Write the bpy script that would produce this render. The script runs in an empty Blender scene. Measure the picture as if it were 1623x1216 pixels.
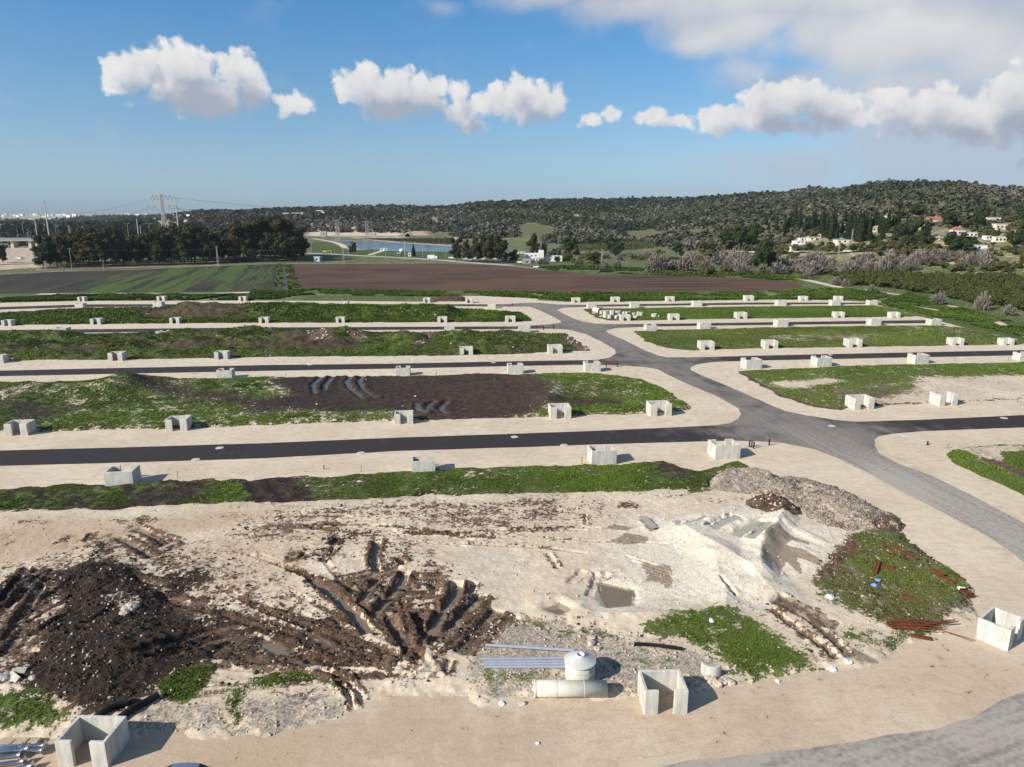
import bpy, bmesh, math, random
import numpy as np
from mathutils import Vector, Matrix
from mathutils.geometry import delaunay_2d_cdt

random.seed(7)
RNG = np.random.default_rng(11)
SC = bpy.context.scene
HAZE = 0.00004
COL = SC.collection
R = math.radians

# ------------------------------------------------------------------ camera
FPX, CXP, CYP, CAMH = 1127.0, 811.5, 608.0, 36.0      # photo focal length and centre in pixels, camera height in m
TILT = R(13.6)
cam = bpy.data.cameras.new('camera')
cam_o = bpy.data.objects.new('camera', cam); COL.objects.link(cam_o)
cam.sensor_width = 36.0
cam.lens = 36.0 * FPX / 1623.0
cam.clip_start = 0.5; cam.clip_end = 40000
cam_o.location = (0, 0, CAMH)
cam_o.rotation_euler = (math.pi / 2 - TILT, 0, 0)
SC.camera = cam_o

# ------------------------------------------------------------------ light
SUN_EL, SUN_AZ = R(31), R(239)          # azimuth clockwise from +Y (the view direction)
sun = bpy.data.lights.new('sun', 'SUN')
sun.energy = 4.6; sun.angle = R(0.5); sun.color = (1.0, 0.94, 0.85)
sun_o = bpy.data.objects.new('sun', sun); COL.objects.link(sun_o)
sdir = Vector((math.sin(SUN_AZ) * math.cos(SUN_EL), math.cos(SUN_AZ) * math.cos(SUN_EL), math.sin(SUN_EL)))
sun_o.rotation_euler = sdir.to_track_quat('Z', 'Y').to_euler()
sun_o.location = sdir * 300
SC.view_settings.view_transform = 'Standard'
SC.view_settings.look = 'None'
SC.view_settings.exposure = 0.5
SC.view_settings.gamma = 1.0

# ------------------------------------------------------------------ node helper
class NT:
    def __init__(s, nt): s.nt = nt; s.n = nt.nodes; s.l = nt.links
    def new(s, t, **kw):
        nd = s.n.new(t)
        for k, v in kw.items(): setattr(nd, k, v)
        return nd
    def put(s, sock, v):
        if v is None: return
        if hasattr(v, 'is_output') or isinstance(v, bpy.types.NodeSocket): s.l.new(v, sock)
        else:
            if isinstance(v, tuple) and len(v) == 3 and sock.type == 'RGBA': v = v + (1,)
            sock.default_value = v
    def math(s, op, a, b=None, c=None, clamp=False):
        nd = s.new('ShaderNodeMath', operation=op, use_clamp=clamp)
        s.put(nd.inputs[0], a); s.put(nd.inputs[1], b); s.put(nd.inputs[2], c)
        return nd.outputs[0]
    def vmath(s, op, a, b=None, sc=None):
        nd = s.new('ShaderNodeVectorMath', operation=op)
        s.put(nd.inputs[0], a); s.put(nd.inputs[1], b)
        if sc is not None: s.put(nd.inputs['Scale'], sc)
        return nd.outputs['Value'] if op in ('LENGTH', 'DOT_PRODUCT', 'DISTANCE') else nd.outputs[0]
    def mix(s, f, a, b, typ='MIX'):
        nd = s.new('ShaderNodeMix', data_type='RGBA', blend_type=typ)
        s.put(nd.inputs[0], f); s.put(nd.inputs[6], a); s.put(nd.inputs[7], b)
        return nd.outputs[2]
    def step(s, v, a, b, o0=0.0, o1=1.0):
        nd = s.new('ShaderNodeMapRange', interpolation_type='SMOOTHSTEP')
        s.put(nd.inputs[0], v); s.put(nd.inputs[1], a); s.put(nd.inputs[2], b); s.put(nd.inputs[3], o0); s.put(nd.inputs[4], o1)
        return nd.outputs[0]
    def noise(s, vec, scale, detail=5, rough=0.55, dist=0.0):
        nd = s.new('ShaderNodeTexNoise')
        s.put(nd.inputs['Vector'], vec); nd.inputs['Scale'].default_value = scale
        nd.inputs['Detail'].default_value = detail; nd.inputs['Roughness'].default_value = rough
        nd.inputs['Distortion'].default_value = dist
        return nd.outputs[0]
    def attr(s, name):
        nd = s.new('ShaderNodeAttribute', attribute_name=name)
        return nd.outputs['Fac']
    def comb(s, x, y, z=0.0):
        nd = s.new('ShaderNodeCombineXYZ')
        s.put(nd.inputs[0], x); s.put(nd.inputs[1], y); s.put(nd.inputs[2], z)
        return nd.outputs[0]
    def bump(s, h, strength=0.5, dist=0.1):
        nd = s.new('ShaderNodeBump'); s.put(nd.inputs['Height'], h)
        nd.inputs['Strength'].default_value = strength; nd.inputs['Distance'].default_value = dist
        return nd.outputs[0]

def dirof(px, py):
    x = (px - CXP) / FPX; y = (py - CYP) / FPX
    return np.array([x, math.cos(TILT) - y * math.sin(TILT), -math.sin(TILT) - y * math.cos(TILT)])
def azel(px, py):
    d = dirof(px, py)
    return math.atan2(d[0], d[1]), math.atan2(d[2], math.hypot(d[0], d[1]))

# ------------------------------------------------------------------ world: blue sky and cumulus clouds as directions on the sky
world = bpy.data.worlds.new('World'); SC.world = world; world.use_nodes = True
wn = NT(world.node_tree); wn.n.clear()
sky = wn.new('ShaderNodeTexSky', sky_type='NISHITA')
sky.sun_disc = False; sky.sun_elevation = SUN_EL; sky.sun_rotation = SUN_AZ
sky.air_density = 1.0; sky.dust_density = 0.6; sky.ozone_density = 2.0; sky.altitude = 50

def cloud_group(name, blobs, base_k, billow=0.0, sc=26):
    """blobs: (az, el, raz, rel, weight) ellipses on the sky -> density with fbm-broken, billowing outline"""
    g = bpy.data.node_groups.new(name, 'ShaderNodeTree')
    g.interface.new_socket('P', in_out='INPUT', socket_type='NodeSocketVector')
    g.interface.new_socket('D', in_out='OUTPUT', socket_type='NodeSocketFloat')
    q = NT(g); gi = q.new('NodeGroupInput'); go = q.new('NodeGroupOutput')
    P = gi.outputs[0]; tot = None
    n = q.new('ShaderNodeTexNoise'); q.put(n.inputs['Vector'], P)
    n.inputs['Scale'].default_value = sc; n.inputs['Detail'].default_value = 7 if billow else 4; n.inputs['Roughness'].default_value = .6
    off = q.vmath('MULTIPLY', q.vmath('SUBTRACT', n.outputs[1], (.5, .5, .5)), (.030, .018, 0))
    Pw = q.vmath('ADD', P, off)
    for (a, e, ra, re, w) in blobs:
        nd = q.new('ShaderNodeVectorMath', operation='MULTIPLY_ADD')
        q.put(nd.inputs[0], Pw); q.put(nd.inputs[1], (1 / ra, 1 / re, 0)); q.put(nd.inputs[2], (-a / ra, -e / re, 0))
        v = q.math('MULTIPLY_ADD', q.vmath('LENGTH', nd.outputs[0]), -w, w)
        tot = v if tot is None else q.math('MAXIMUM', tot, v)
    r = q.math('MULTIPLY_ADD', q.math('SUBTRACT', n.outputs[0], .5), base_k, tot)
    if billow:
        r = q.math('MULTIPLY_ADD', q.math('SUBTRACT', q.noise(Pw, 75, 5, .62), .5), .55, r)
        vo = q.new('ShaderNodeTexVoronoi', feature='SMOOTH_F1'); q.put(vo.inputs['Vector'], Pw); vo.inputs['Scale'].default_value = 48
        vo.inputs['Smoothness'].default_value = .35; vo.inputs['Detail'].default_value = 1
        r = q.math('MULTIPLY_ADD', q.math('SUBTRACT', .42, vo.outputs[0]), billow, r)
    q.l.new(r, go.inputs[0])
    return g

def blob(x, y, rx, ry, w=1.0):
    a, e = azel(x, y); a1, _ = azel(x + rx, y); _, e1 = azel(x, y - ry)
    return (a, e, abs(a1 - a), abs(e1 - e), w)

CUM = [(a_, e_, ra_ * 1.14, re_ * 1.16, w_) for (a_, e_, ra_, re_, w_) in [blob(205, 118, 46, 34), blob(232, 100, 26, 30), blob(285, 112, 70, 52), blob(300, 140, 85, 45), blob(345, 152, 75, 38),
       blob(372, 118, 48, 44), blob(395, 150, 40, 34), blob(330, 170, 70, 22, .9), blob(462, 164, 34, 24, .85), blob(440, 154, 16, 12, .6),
       blob(575, 138, 52, 38), blob(625, 145, 70, 42), blob(670, 150, 48, 40), blob(630, 172, 85, 24, .9),
       blob(728, 150, 22, 26, .8), blob(735, 178, 48, 24, .7), blob(790, 160, 50, 32, .75), blob(820, 145, 30, 32, .9), blob(850, 165, 62, 36),
       blob(875, 160, 34, 24), blob(745, 198, 36, 16, .7), blob(935, 188, 26, 16, .7), blob(968, 180, 24, 14, .7),
       blob(1014, 189, 18, 13, .7), blob(1040, 185, 24, 19, .8), blob(1066, 194, 30, 14, .75),
       blob(1150, 188, 56, 26), blob(1215, 170, 60, 46), blob(1270, 160, 58, 40), blob(1310, 180, 62, 44), blob(1240, 198, 130, 18, .9),
       blob(1362, 185, 24, 26, .7), blob(1410, 175, 50, 40), blob(1470, 180, 80, 44), blob(1530, 190, 80, 42), blob(1600, 170, 70, 66),
       blob(1640, 190, 90, 60), blob(1560, 212, 110, 24, .9), blob(1612, 262, 26, 18, .7)]]
LAYER = [blob(705, 12, 46, 26, .5), blob(860, -8, 160, 40, .9), blob(1000, 5, 200, 60, 1), blob(1180, 0, 280, 112, 1.3), blob(1420, 20, 360, 140, 1.5), blob(1680, 40, 360, 160, 1.5), blob(1120, 60, 130, 40, .8),
         blob(1260, 120, 220, 60, .55), blob(1450, 130, 230, 70, .6), blob(1300, -120, 700, 140, 1.2)]
LOW = [blob(1750, 180, 900, 260, 2.2), blob(1270, 265, 330, 60, .7), blob(1060, 300, 46, 12, .75), blob(1100, 302, 40, 11, .7), blob(1130, 300, 40, 12, .7), blob(1180, 302, 40, 10, .6),
       blob(1447, 290, 26, 10, .8), blob(1580, 296, 60, 16, .6), blob(820, 318, 60, 10, .6), blob(930, 312, 40, 10, .55), blob(330, 178, 40, 14, .0), blob(206, 171, 14, 7, .6)]
tc = wn.new('ShaderNodeTexCoord')
sx = wn.new('ShaderNodeSeparateXYZ'); wn.l.new(tc.outputs['Generated'], sx.inputs[0])
AZ = wn.math('ARCTAN2', sx.outputs[0], sx.outputs[1])
EL = wn.math('ARCSINE', wn.math('MINIMUM', wn.math('MAXIMUM', sx.outputs[2], -1.0), 1.0))
P = wn.comb(AZ, EL, 0.0)
gC = cloud_group('cumulus_field', CUM, .85, .42); gC2 = cloud_group('cumulus_bulk_field', CUM, .45); gL = cloud_group('cloud_layer_field', LAYER, 1.1, sc=8); gW = cloud_group('low_cloud_field', LOW, 1.0, sc=14)
def useg(g, p):
    nd = wn.new('ShaderNodeGroup'); nd.node_tree = g; wn.l.new(p, nd.inputs[0]); return nd.outputs[0]
Lv = (-0.016, 0.018, 0)
c0 = useg(gC, P)
def thick(g, steps, k):
    t = None
    for (dx, dy) in steps:
        v = wn.math('MINIMUM', wn.math('MAXIMUM', useg(g, wn.vmath('ADD', P, (dx, dy, 0))), 0.0), .9)
        t = v if t is None else wn.math('ADD', t, v)
    return wn.math('MULTIPLY', t, k)
T = thick(gC2, ((-.010, .018), (-.022, .044)), 1.0)
low = wn.step(T, .3, 1.2)
aC = wn.mix(low, wn.step(c0, -.06, .24), wn.step(c0, -.12, .62))
rel = wn.math('SUBTRACT', c0, useg(gC2, P))
lit = wn.math('ADD', wn.math('MULTIPLY', wn.step(T, .0, 1.35, 1.0, 0.0), .92), wn.math('MULTIPLY', rel, .55), clamp=True)
colC = wn.mix(lit, (.27, .295, .36), (.63, .62, .605))
l0 = useg(gL, P)
aL = wn.math('MULTIPLY', wn.step(l0, .0, .75), .97)
TL = thick(gL, ((-.012, .05),), 1.0)
topw = wn.math('ADD', wn.step(TL, .25, 1.1), wn.math('MULTIPLY', wn.math('SUBTRACT', l0, TL), .5), clamp=True)
colL = wn.mix(topw, (.28, .325, .42), (.53, .53, .525))
w0 = useg(gW, P)
aW = wn.math('MULTIPLY', wn.step(w0, .0, .8), .84)
bgS = wn.new('ShaderNodeBackground'); bgS.inputs[1].default_value = 0.105
tint = wn.new('ShaderNodeValToRGB')
for k_, (ps, cc) in enumerate(((0.0, (.46, .68, 1.08)), (.025, (.45, .66, .98)), (.073, (.50, .65, .84)), (.142, (.45, .665, .83)), (.246, (.32, .67, .90)), (.40, (.45, .70, .90)), (.6, (.74, .78, .82)))):
    e_ = tint.color_ramp.elements[k_] if k_ < 2 else tint.color_ramp.elements.new(ps)
    e_.position = ps; e_.color = cc + (1,)
wn.l.new(wn.math('MULTIPLY', EL, 1.0), tint.inputs[0])
wn.l.new(wn.mix(1.0, sky.outputs[0], tint.outputs[0], 'MULTIPLY'), bgS.inputs[0])
bgL = wn.new('ShaderNodeBackground'); wn.l.new(colL, bgL.inputs[0])
bgC = wn.new('ShaderNodeBackground'); wn.l.new(colC, bgC.inputs[0])
bgW = wn.new('ShaderNodeBackground'); bgW.inputs[0].default_value = (.345, .395, .47, 1)
def mixsh(f, a, b):
    m = wn.new('ShaderNodeMixShader'); wn.l.new(f, m.inputs[0]); wn.l.new(a.outputs[0], m.inputs[1]); wn.l.new(b.outputs[0], m.inputs[2]); return m
m = mixsh(aW, bgS, bgW); m = mixsh(aL, m, bgL); m = mixsh(aC, m, bgC)
world.cycles.sampling_method = 'NONE'
SC.cycles.max_bounces = 5; SC.cycles.diffuse_bounces = 2; SC.cycles.glossy_bounces = 2; SC.cycles.transmission_bounces = 1; SC.cycles.volume_bounces = 0
wo = wn.new('ShaderNodeOutputWorld'); wn.l.new(m.outputs[0], wo.inputs[0])

# ------------------------------------------------------------------ numpy noise, polygons, projection
def _hash(i, j, s):
    n = (i.astype(np.int64) * 374761393 + j.astype(np.int64) * 668265263 + s * 974711) & 0x7fffffff
    n = ((n ^ (n >> 13)) * 1274126177) & 0x7fffffff
    return ((n ^ (n >> 16)) & 0xffff) / 65535.0
def vnoise(x, y, s=0):
    x = np.asarray(x, float); y = np.asarray(y, float)
    i = np.floor(x); j = np.floor(y); u = x - i; v = y - j
    u = u * u * (3 - 2 * u); v = v * v * (3 - 2 * v)
    a = _hash(i, j, s); b = _hash(i + 1, j, s); c = _hash(i, j + 1, s); d = _hash(i + 1, j + 1, s)
    return (a * (1 - u) + b * u) * (1 - v) + (c * (1 - u) + d * u) * v
def fbm(x, y, o=4, s=0, g=.5):
    t = 0; a = 1; n = 0; x = np.asarray(x, float); y = np.asarray(y, float)
    for k in range(o):
        t = t + a * vnoise(x, y, s + k * 17); n += a; a *= g
        x, y = x * 2.03 + 11.3, y * 2.03 - 7.7
    return t / n
def ss(v, a, b):
    t = np.clip((v - a) / (b - a), 0, 1); return t * t * (3 - 2 * t)
def un(px, py, z=0.0):
    d = dirof(px, py); t = (z - CAMH) / d[2]
    return float(d[0] * t), float(d[1] * t)
def W(pts, z=0.0):
    return np.array([un(x, y, z) for x, y in pts])
def sdf(X, Y, poly):
    """signed distance, positive inside"""
    shp = X.shape; X = X.ravel(); Y = Y.ravel()
    d2 = np.full(X.shape, 1e18); ins = np.zeros(X.shape, bool); n = len(poly)
    for k in range(n):
        x0, y0 = poly[k]; x1, y1 = poly[(k + 1) % n]
        ex, ey = x1 - x0, y1 - y0; L = ex * ex + ey * ey + 1e-12
        t = np.clip(((X - x0) * ex + (Y - y0) * ey) / L, 0, 1)
        dx = X - x0 - t * ex; dy = Y - y0 - t * ey
        d2 = np.minimum(d2, dx * dx + dy * dy)
        if y0 != y1:
            c = (y0 > Y) != (y1 > Y)
            ins ^= c & (X < (x1 - x0) * (Y - y0) / (y1 - y0) + x0)
    d = np.sqrt(d2)
    return np.where(ins, d, -d).reshape(shp)
def pdist(X, Y, line):
    """distance to polyline and fraction along it"""
    best = np.full(X.shape, 1e9); fr = np.zeros(X.shape)
    n = len(line) - 1
    for k in range(n):
        x0, y0 = line[k]; x1, y1 = line[k + 1]
        ex, ey = x1 - x0, y1 - y0; L = ex * ex + ey * ey + 1e-12
        t = np.clip(((X - x0) * ex + (Y - y0) * ey) / L, 0, 1)
        d = np.hypot(X - x0 - t * ex, Y - y0 - t * ey)
        m = d < best; best = np.where(m, d, best); fr = np.where(m, (k + t) / n, fr)
    return best, fr

# terrain: heights (m) by photo column and distance, read off the hills' skyline and slopes
TCOL = {-600: [(0, 0), (13000, 0)], 0: [(0, 0), (13000, 0)], 200: [(0, 0), (2000, 0), (3500, 14), (5000, 12), (9000, 0)],
        330: [(0, 0), (1300, 0), (1900, 30), (2600, 35), (4000, 10)], 480: [(0, 0), (1250, 0), (1600, 28), (1900, 39), (2500, 30)],
        600: [(0, 0), (1180, 0), (1500, 25), (2000, 46), (2600, 30)], 690: [(0, 0), (1120, 0), (1400, 25), (2000, 45), (2600, 30)],
        800: [(0, 0), (850, 0), (1100, 18), (1500, 42), (1900, 58), (2500, 40)], 900: [(0, 0), (740, 0), (900, 7), (1200, 24), (1600, 48), (2000, 62), (2600, 40)],
        1000: [(0, 0), (800, 0), (1000, 6), (1300, 26), (1700, 50), (2000, 66), (2600, 45)],
        1200: [(0, 0), (600, 0), (800, 16), (1000, 30), (1300, 50), (1700, 70), (2400, 50)],
        1300: [(0, 0), (470, 0), (560, 9), (700, 23), (900, 38), (1200, 57), (1500, 73), (2200, 50)],
        1400: [(0, 0), (450, 0), (560, 16), (700, 30), (1000, 53), (1300, 80), (1800, 55)],
        1500: [(0, 0), (450, 0), (560, 17), (700, 30), (950, 50), (1200, 72), (1700, 50)],
        1623: [(0, 0), (440, 0), (560, 18.5), (700, 28), (900, 42), (1100, 62), (1600, 45)], 2200: [(0, 0), (440, 0), (560, 19), (700, 30), (1000, 50), (1200, 58), (1700, 45)]}
TR = np.concatenate([np.linspace(0, 2600, 261), np.linspace(2700, 13000, 104)])
TAZ = np.array([azel(c, 335)[0] for c in TCOL])
TZ = np.array([np.interp(TR, [p[0] for p in v], [p[1] for p in v]) for v in TCOL.values()])
k7 = np.array([1, 2, 3, 4, 3, 2, 1]) / 16.0
TZ[:, :261] = np.array([np.convolve(np.pad(r, 3, mode='edge'), k7, 'valid') for r in TZ[:, :261]])
def terrain(x, y):
    x = np.asarray(x, float); y = np.asarray(y, float)
    az = np.arctan2(x, y); r = np.hypot(x, y)
    ci = np.clip(np.interp(az, TAZ, np.arange(len(TAZ))), 0, len(TAZ) - 1.001)
    ri = np.interp(r, TR, np.arange(len(TR))); ri = np.clip(ri, 0, len(TR) - 1.001)
    a = ci.astype(int); b = ri.astype(int); u = ci - a; u = u * u * (3 - 2 * u); v = ri - b
    z = (TZ[a, b] * (1 - v) + TZ[a, b + 1] * v) * (1 - u) + (TZ[a + 1, b] * (1 - v) + TZ[a + 1, b + 1] * v) * u
    return z + (fbm(x / 90., y / 90., 4, 5) - .5) * 9 * np.clip(z / 22, 0, 1)
ISL = []          # raised plots: used to find the ground height under things
def top(x, y):
    z = float(terrain(x, y))
    for I in ISL:
        fx = (x - I['x0']) / I['dx']; fy = (y - I['y0']) / I['dy']
        i = int(math.floor(fx)); j = int(math.floor(fy)); Z = I['Z']
        if 0 <= i < Z.shape[1] - 1 and 0 <= j < Z.shape[0] - 1:
            u = fx - i; v = fy - j
            zz = (Z[j, i] * (1 - u) + Z[j, i + 1] * u) * (1 - v) + (Z[j + 1, i] * (1 - u) + Z[j + 1, i + 1] * u) * v
            z = max(z, zz)
    return max(z, 0.03)
TT = np.geomspace(25, 9000, 2600)
def at(px, py):
    """ground point seen at a photo position"""
    d = dirof(px, py); h = math.hypot(d[0], d[1])
    x = TT * d[0] / h; y = TT * d[1] / h; z = CAMH + TT * d[2] / h
    g = terrain(x, y); k = np.nonzero(z < g)[0]
    if len(k) == 0: k = [len(TT) - 1]
    k = k[0]
    if TT[k] < 420:
        zz = 0.03
        for _ in range(5):
            X, Y = un(px, py, zz); zz = top(X, Y)
        return X, Y, zz
    return float(x[k]), float(y[k]), float(g[k])
def zc(x, y, z=0): return y * math.cos(TILT) + (CAMH - z) * math.sin(TILT)      # depth along the view
def mpp(x, y, z=0): return zc(x, y, z) / FPX                                     # metres per photo pixel
def height_for(x, y, z, toppy):
    d = dirof(CXP, toppy); e = math.atan2(d[2], d[1]); r = y
    return max(.3, CAMH + r * math.tan(e) - z)

# ------------------------------------------------------------------ object helpers
def tag(o, label=None, cat=None, group=None, kind=None):
    if label: o['label'] = label
    if cat: o['category'] = cat
    if group: o['group'] = group
    if kind: o['kind'] = kind
    return o
def empty(name, loc, rz=0.0, label=None, cat=None, group=None):
    o = bpy.data.objects.new(name, None); COL.objects.link(o)
    o.empty_display_size = .3; o.location = loc; o.rotation_euler = (0, 0, rz)
    return tag(o, label, cat, group)
def mesh_np(name, V, F, mat, attrs=None, smooth=False, parent=None, loc=None):
    me = bpy.data.meshes.new(name); V = np.asarray(V, np.float32); F = np.asarray(F, np.int32)
    k = F.shape[1]
    me.vertices.add(len(V)); me.vertices.foreach_set('co', V.ravel())
    me.loops.add(F.size); me.loops.foreach_set('vertex_index', F.ravel())
    me.polygons.add(len(F)); me.polygons.foreach_set('loop_start', np.arange(0, F.size, k, dtype=np.int32))
    if smooth: me.polygons.foreach_set('use_smooth', np.ones(len(F), bool))
    for a, v in (attrs or {}).items():
        at_ = me.attributes.new(a, 'FLOAT', 'POINT'); at_.data.foreach_set('value', np.asarray(v, np.float32).ravel())
    me.update(calc_edges=True); me.materials.append(mat)
    o = bpy.data.objects.new(name, me); COL.objects.link(o)
    if parent: o.parent = parent
    if loc is not None: o.location = loc
    return o
class MB:
    """collects boxes, tubes and prisms into one mesh"""
    def __init__(s): s.v = []; s.f = []
    def add(s, vs, fs, M=None):
        b = len(s.v)
        s.v += [tuple(M @ Vector(v)) if M else tuple(v) for v in vs]
        s.f += [tuple(i + b for i in f) for f in fs]; return s
    def box(s, c, d, rz=0.0, M=None):
        x, y, z = d[0] / 2, d[1] / 2, d[2] / 2
        vs = [(-x, -y, -z), (x, -y, -z), (x, y, -z), (-x, y, -z), (-x, -y, z), (x, -y, z), (x, y, z), (-x, y, z)]
        T = Matrix.Translation(c) @ Matrix.Rotation(rz, 4, 'Z')
        if M: T = M @ T
        return s.add(vs, [(0, 3, 2, 1), (4, 5, 6, 7), (0, 1, 5, 4), (1, 2, 6, 5), (2, 3, 7, 6), (3, 0, 4, 7)], T)
    def tube(s, p, q, r0, r1=None, n=8, caps=True):
        r1 = r0 if r1 is None else r1
        p = Vector(p); q = Vector(q); d = q - p; L = d.length
        if L < 1e-6: return s
        M = Matrix.Translation(p) @ d.to_track_quat('Z', 'Y').to_matrix().to_4x4()
        vs = [(r0 * math.cos(2 * math.pi * i / n), r0 * math.sin(2 * math.pi * i / n), 0) for i in range(n)]
        vs += [(r1 * math.cos(2 * math.pi * i / n), r1 * math.sin(2 * math.pi * i / n), L) for i in range(n)]
        fs = [(i, (i + 1) % n, n + (i + 1) % n, n + i) for i in range(n)]
        if caps: fs += [tuple(range(n - 1, -1, -1)), tuple(range(n, 2 * n))]
        return s.add(vs, fs, M)
    def pipe(s, p, q, ro, ri, n=20):
        p = Vector(p); q = Vector(q); d = q - p; L = d.length
        M = Matrix.Translation(p) @ d.to_track_quat('Z', 'Y').to_matrix().to_4x4()
        vs = []
        for (r, z) in ((ro, 0), (ro, L), (ri, L), (ri, 0)):
            vs += [(r * math.cos(2 * math.pi * i / n), r * math.sin(2 * math.pi * i / n), z) for i in range(n)]
        fs = []
        for k in range(4):
            a, b = k * n, ((k + 1) % 4) * n
            fs += [(a + i, a + (i + 1) % n, b + (i + 1) % n, b + i) for i in range(n)]
        return s.add(vs, fs, M)
    def lathe(s, prof, n=32, c=(0, 0, 0)):
        vs = []; m = len(prof)
        for (r, z) in prof:
            vs += [(c[0] + r * math.cos(2 * math.pi * i / n), c[1] + r * math.sin(2 * math.pi * i / n), c[2] + z) for i in range(n)]
        fs = [(k * n + i, k * n + (i + 1) % n, (k + 1) * n + (i + 1) % n, (k + 1) * n + i) for k in range(m - 1) for i in range(n)]
        return s.add(vs, fs)
    def prism(s, poly, z0, z1):
        n = len(poly)
        vs = [(x, y, z0) for x, y in poly] + [(x, y, z1) for x, y in poly]
        return s.add(vs, [tuple(range(n - 1, -1, -1)), tuple(range(n, 2 * n))] + [(i, (i + 1) % n, n + (i + 1) % n, n + i) for i in range(n)])
    def build(s, name, mat, parent=None, loc=None, smooth=False, bevel=0.0):
        me = bpy.data.meshes.new(name); me.from_pydata(s.v, [], s.f)
        bm = bmesh.new(); bm.from_mesh(me)
        bmesh.ops.recalc_face_normals(bm, faces=bm.faces)
        if bevel: bmesh.ops.bevel(bm, geom=[e for e in bm.edges if len(e.link_faces) == 2 and e.calc_face_angle(0) > .6], offset=bevel, segments=1, affect='EDGES')
        bm.to_mesh(me); bm.free()
        if smooth:
            for p in me.polygons: p.use_smooth = True
        me.materials.append(mat)
        o = bpy.data.objects.new(name, me); COL.objects.link(o)
        if parent: o.parent = parent
        if loc is not None: o.location = loc
        return o
def dup(root, loc, rz=0.0, scale=None, label=None, group=None, cat=None):
    r = root.copy(); COL.objects.link(r); r.location = loc; r.rotation_euler = (0, 0, rz)
    if scale is not None: r.scale = scale
    tag(r, label, cat, group)
    for ch in list(root.children):
        c = ch.copy(); COL.objects.link(c); c.parent = r
        for g in list(ch.children):
            d = g.copy(); COL.objects.link(d); d.parent = c
    return r
def smoothline(pts, n=8):
    """Catmull-Rom through points"""
    P = [np.array(p, float) for p in pts]; P = [2 * P[0] - P[1]] + P + [2 * P[-1] - P[-2]]; out = []
    for k in range(1, len(P) - 2):
        for i in range(n):
            t = i / n; a, b, c, d = P[k - 1:k + 3]
            out.append(.5 * (2 * b + (c - a) * t + (2 * a - 5 * b + 4 * c - d) * t * t + (3 * b - a - 3 * c + d) * t ** 3))
    out.append(P[-2]); return np.array(out)
def ribbon_poly(pts, w):
    P = np.array(pts, float); T = np.gradient(P, axis=0); T /= np.linalg.norm(T, axis=1)[:, None] + 1e-9
    Nn = np.stack([-T[:, 1], T[:, 0]], 1)
    return np.concatenate([P + Nn * w / 2, (P - Nn * w / 2)[::-1]])

# ------------------------------------------------------------------ materials
def new_mat(name):
    m = bpy.data.materials.new(name); m.use_nodes = True
    q = NT(m.node_tree); q.n.clear()
    o = q.new('ShaderNodeOutputMaterial'); b = q.new('ShaderNodeBsdfPrincipled'); q.l.new(b.outputs[0], o.inputs[0])
    b.inputs['Specular IOR Level'].default_value = .3
    return m, q, b
def plain(name, c, rough=.8, var=.18, scale=3.0, metal=0.0, streak=False, bump=0.0):
    m, q, b = new_mat(name)
    tcn = q.new('ShaderNodeTexCoord'); v = tcn.outputs['Object']
    if streak: v = q.vmath('MULTIPLY', v, (1.0, 1.0, .12))
    n = q.noise(v, scale, 6, .6); n2 = q.noise(tcn.outputs['Object'], scale * .25, 3)
    f = q.math('ADD', q.math('MULTIPLY', n, .6), q.math('MULTIPLY', n2, .4))
    lo = tuple(x * (1 - var) for x in c); hi = tuple(min(1, x * (1 + var)) for x in c)
    q.put(b.inputs['Base Color'], q.mix(q.step(f, .3, .7), lo, hi))
    b.inputs['Roughness'].default_value = rough; b.inputs['Metallic'].default_value = metal
    if bump: q.put(b.inputs['Normal'], q.bump(n, bump, .05))
    return m

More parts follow.
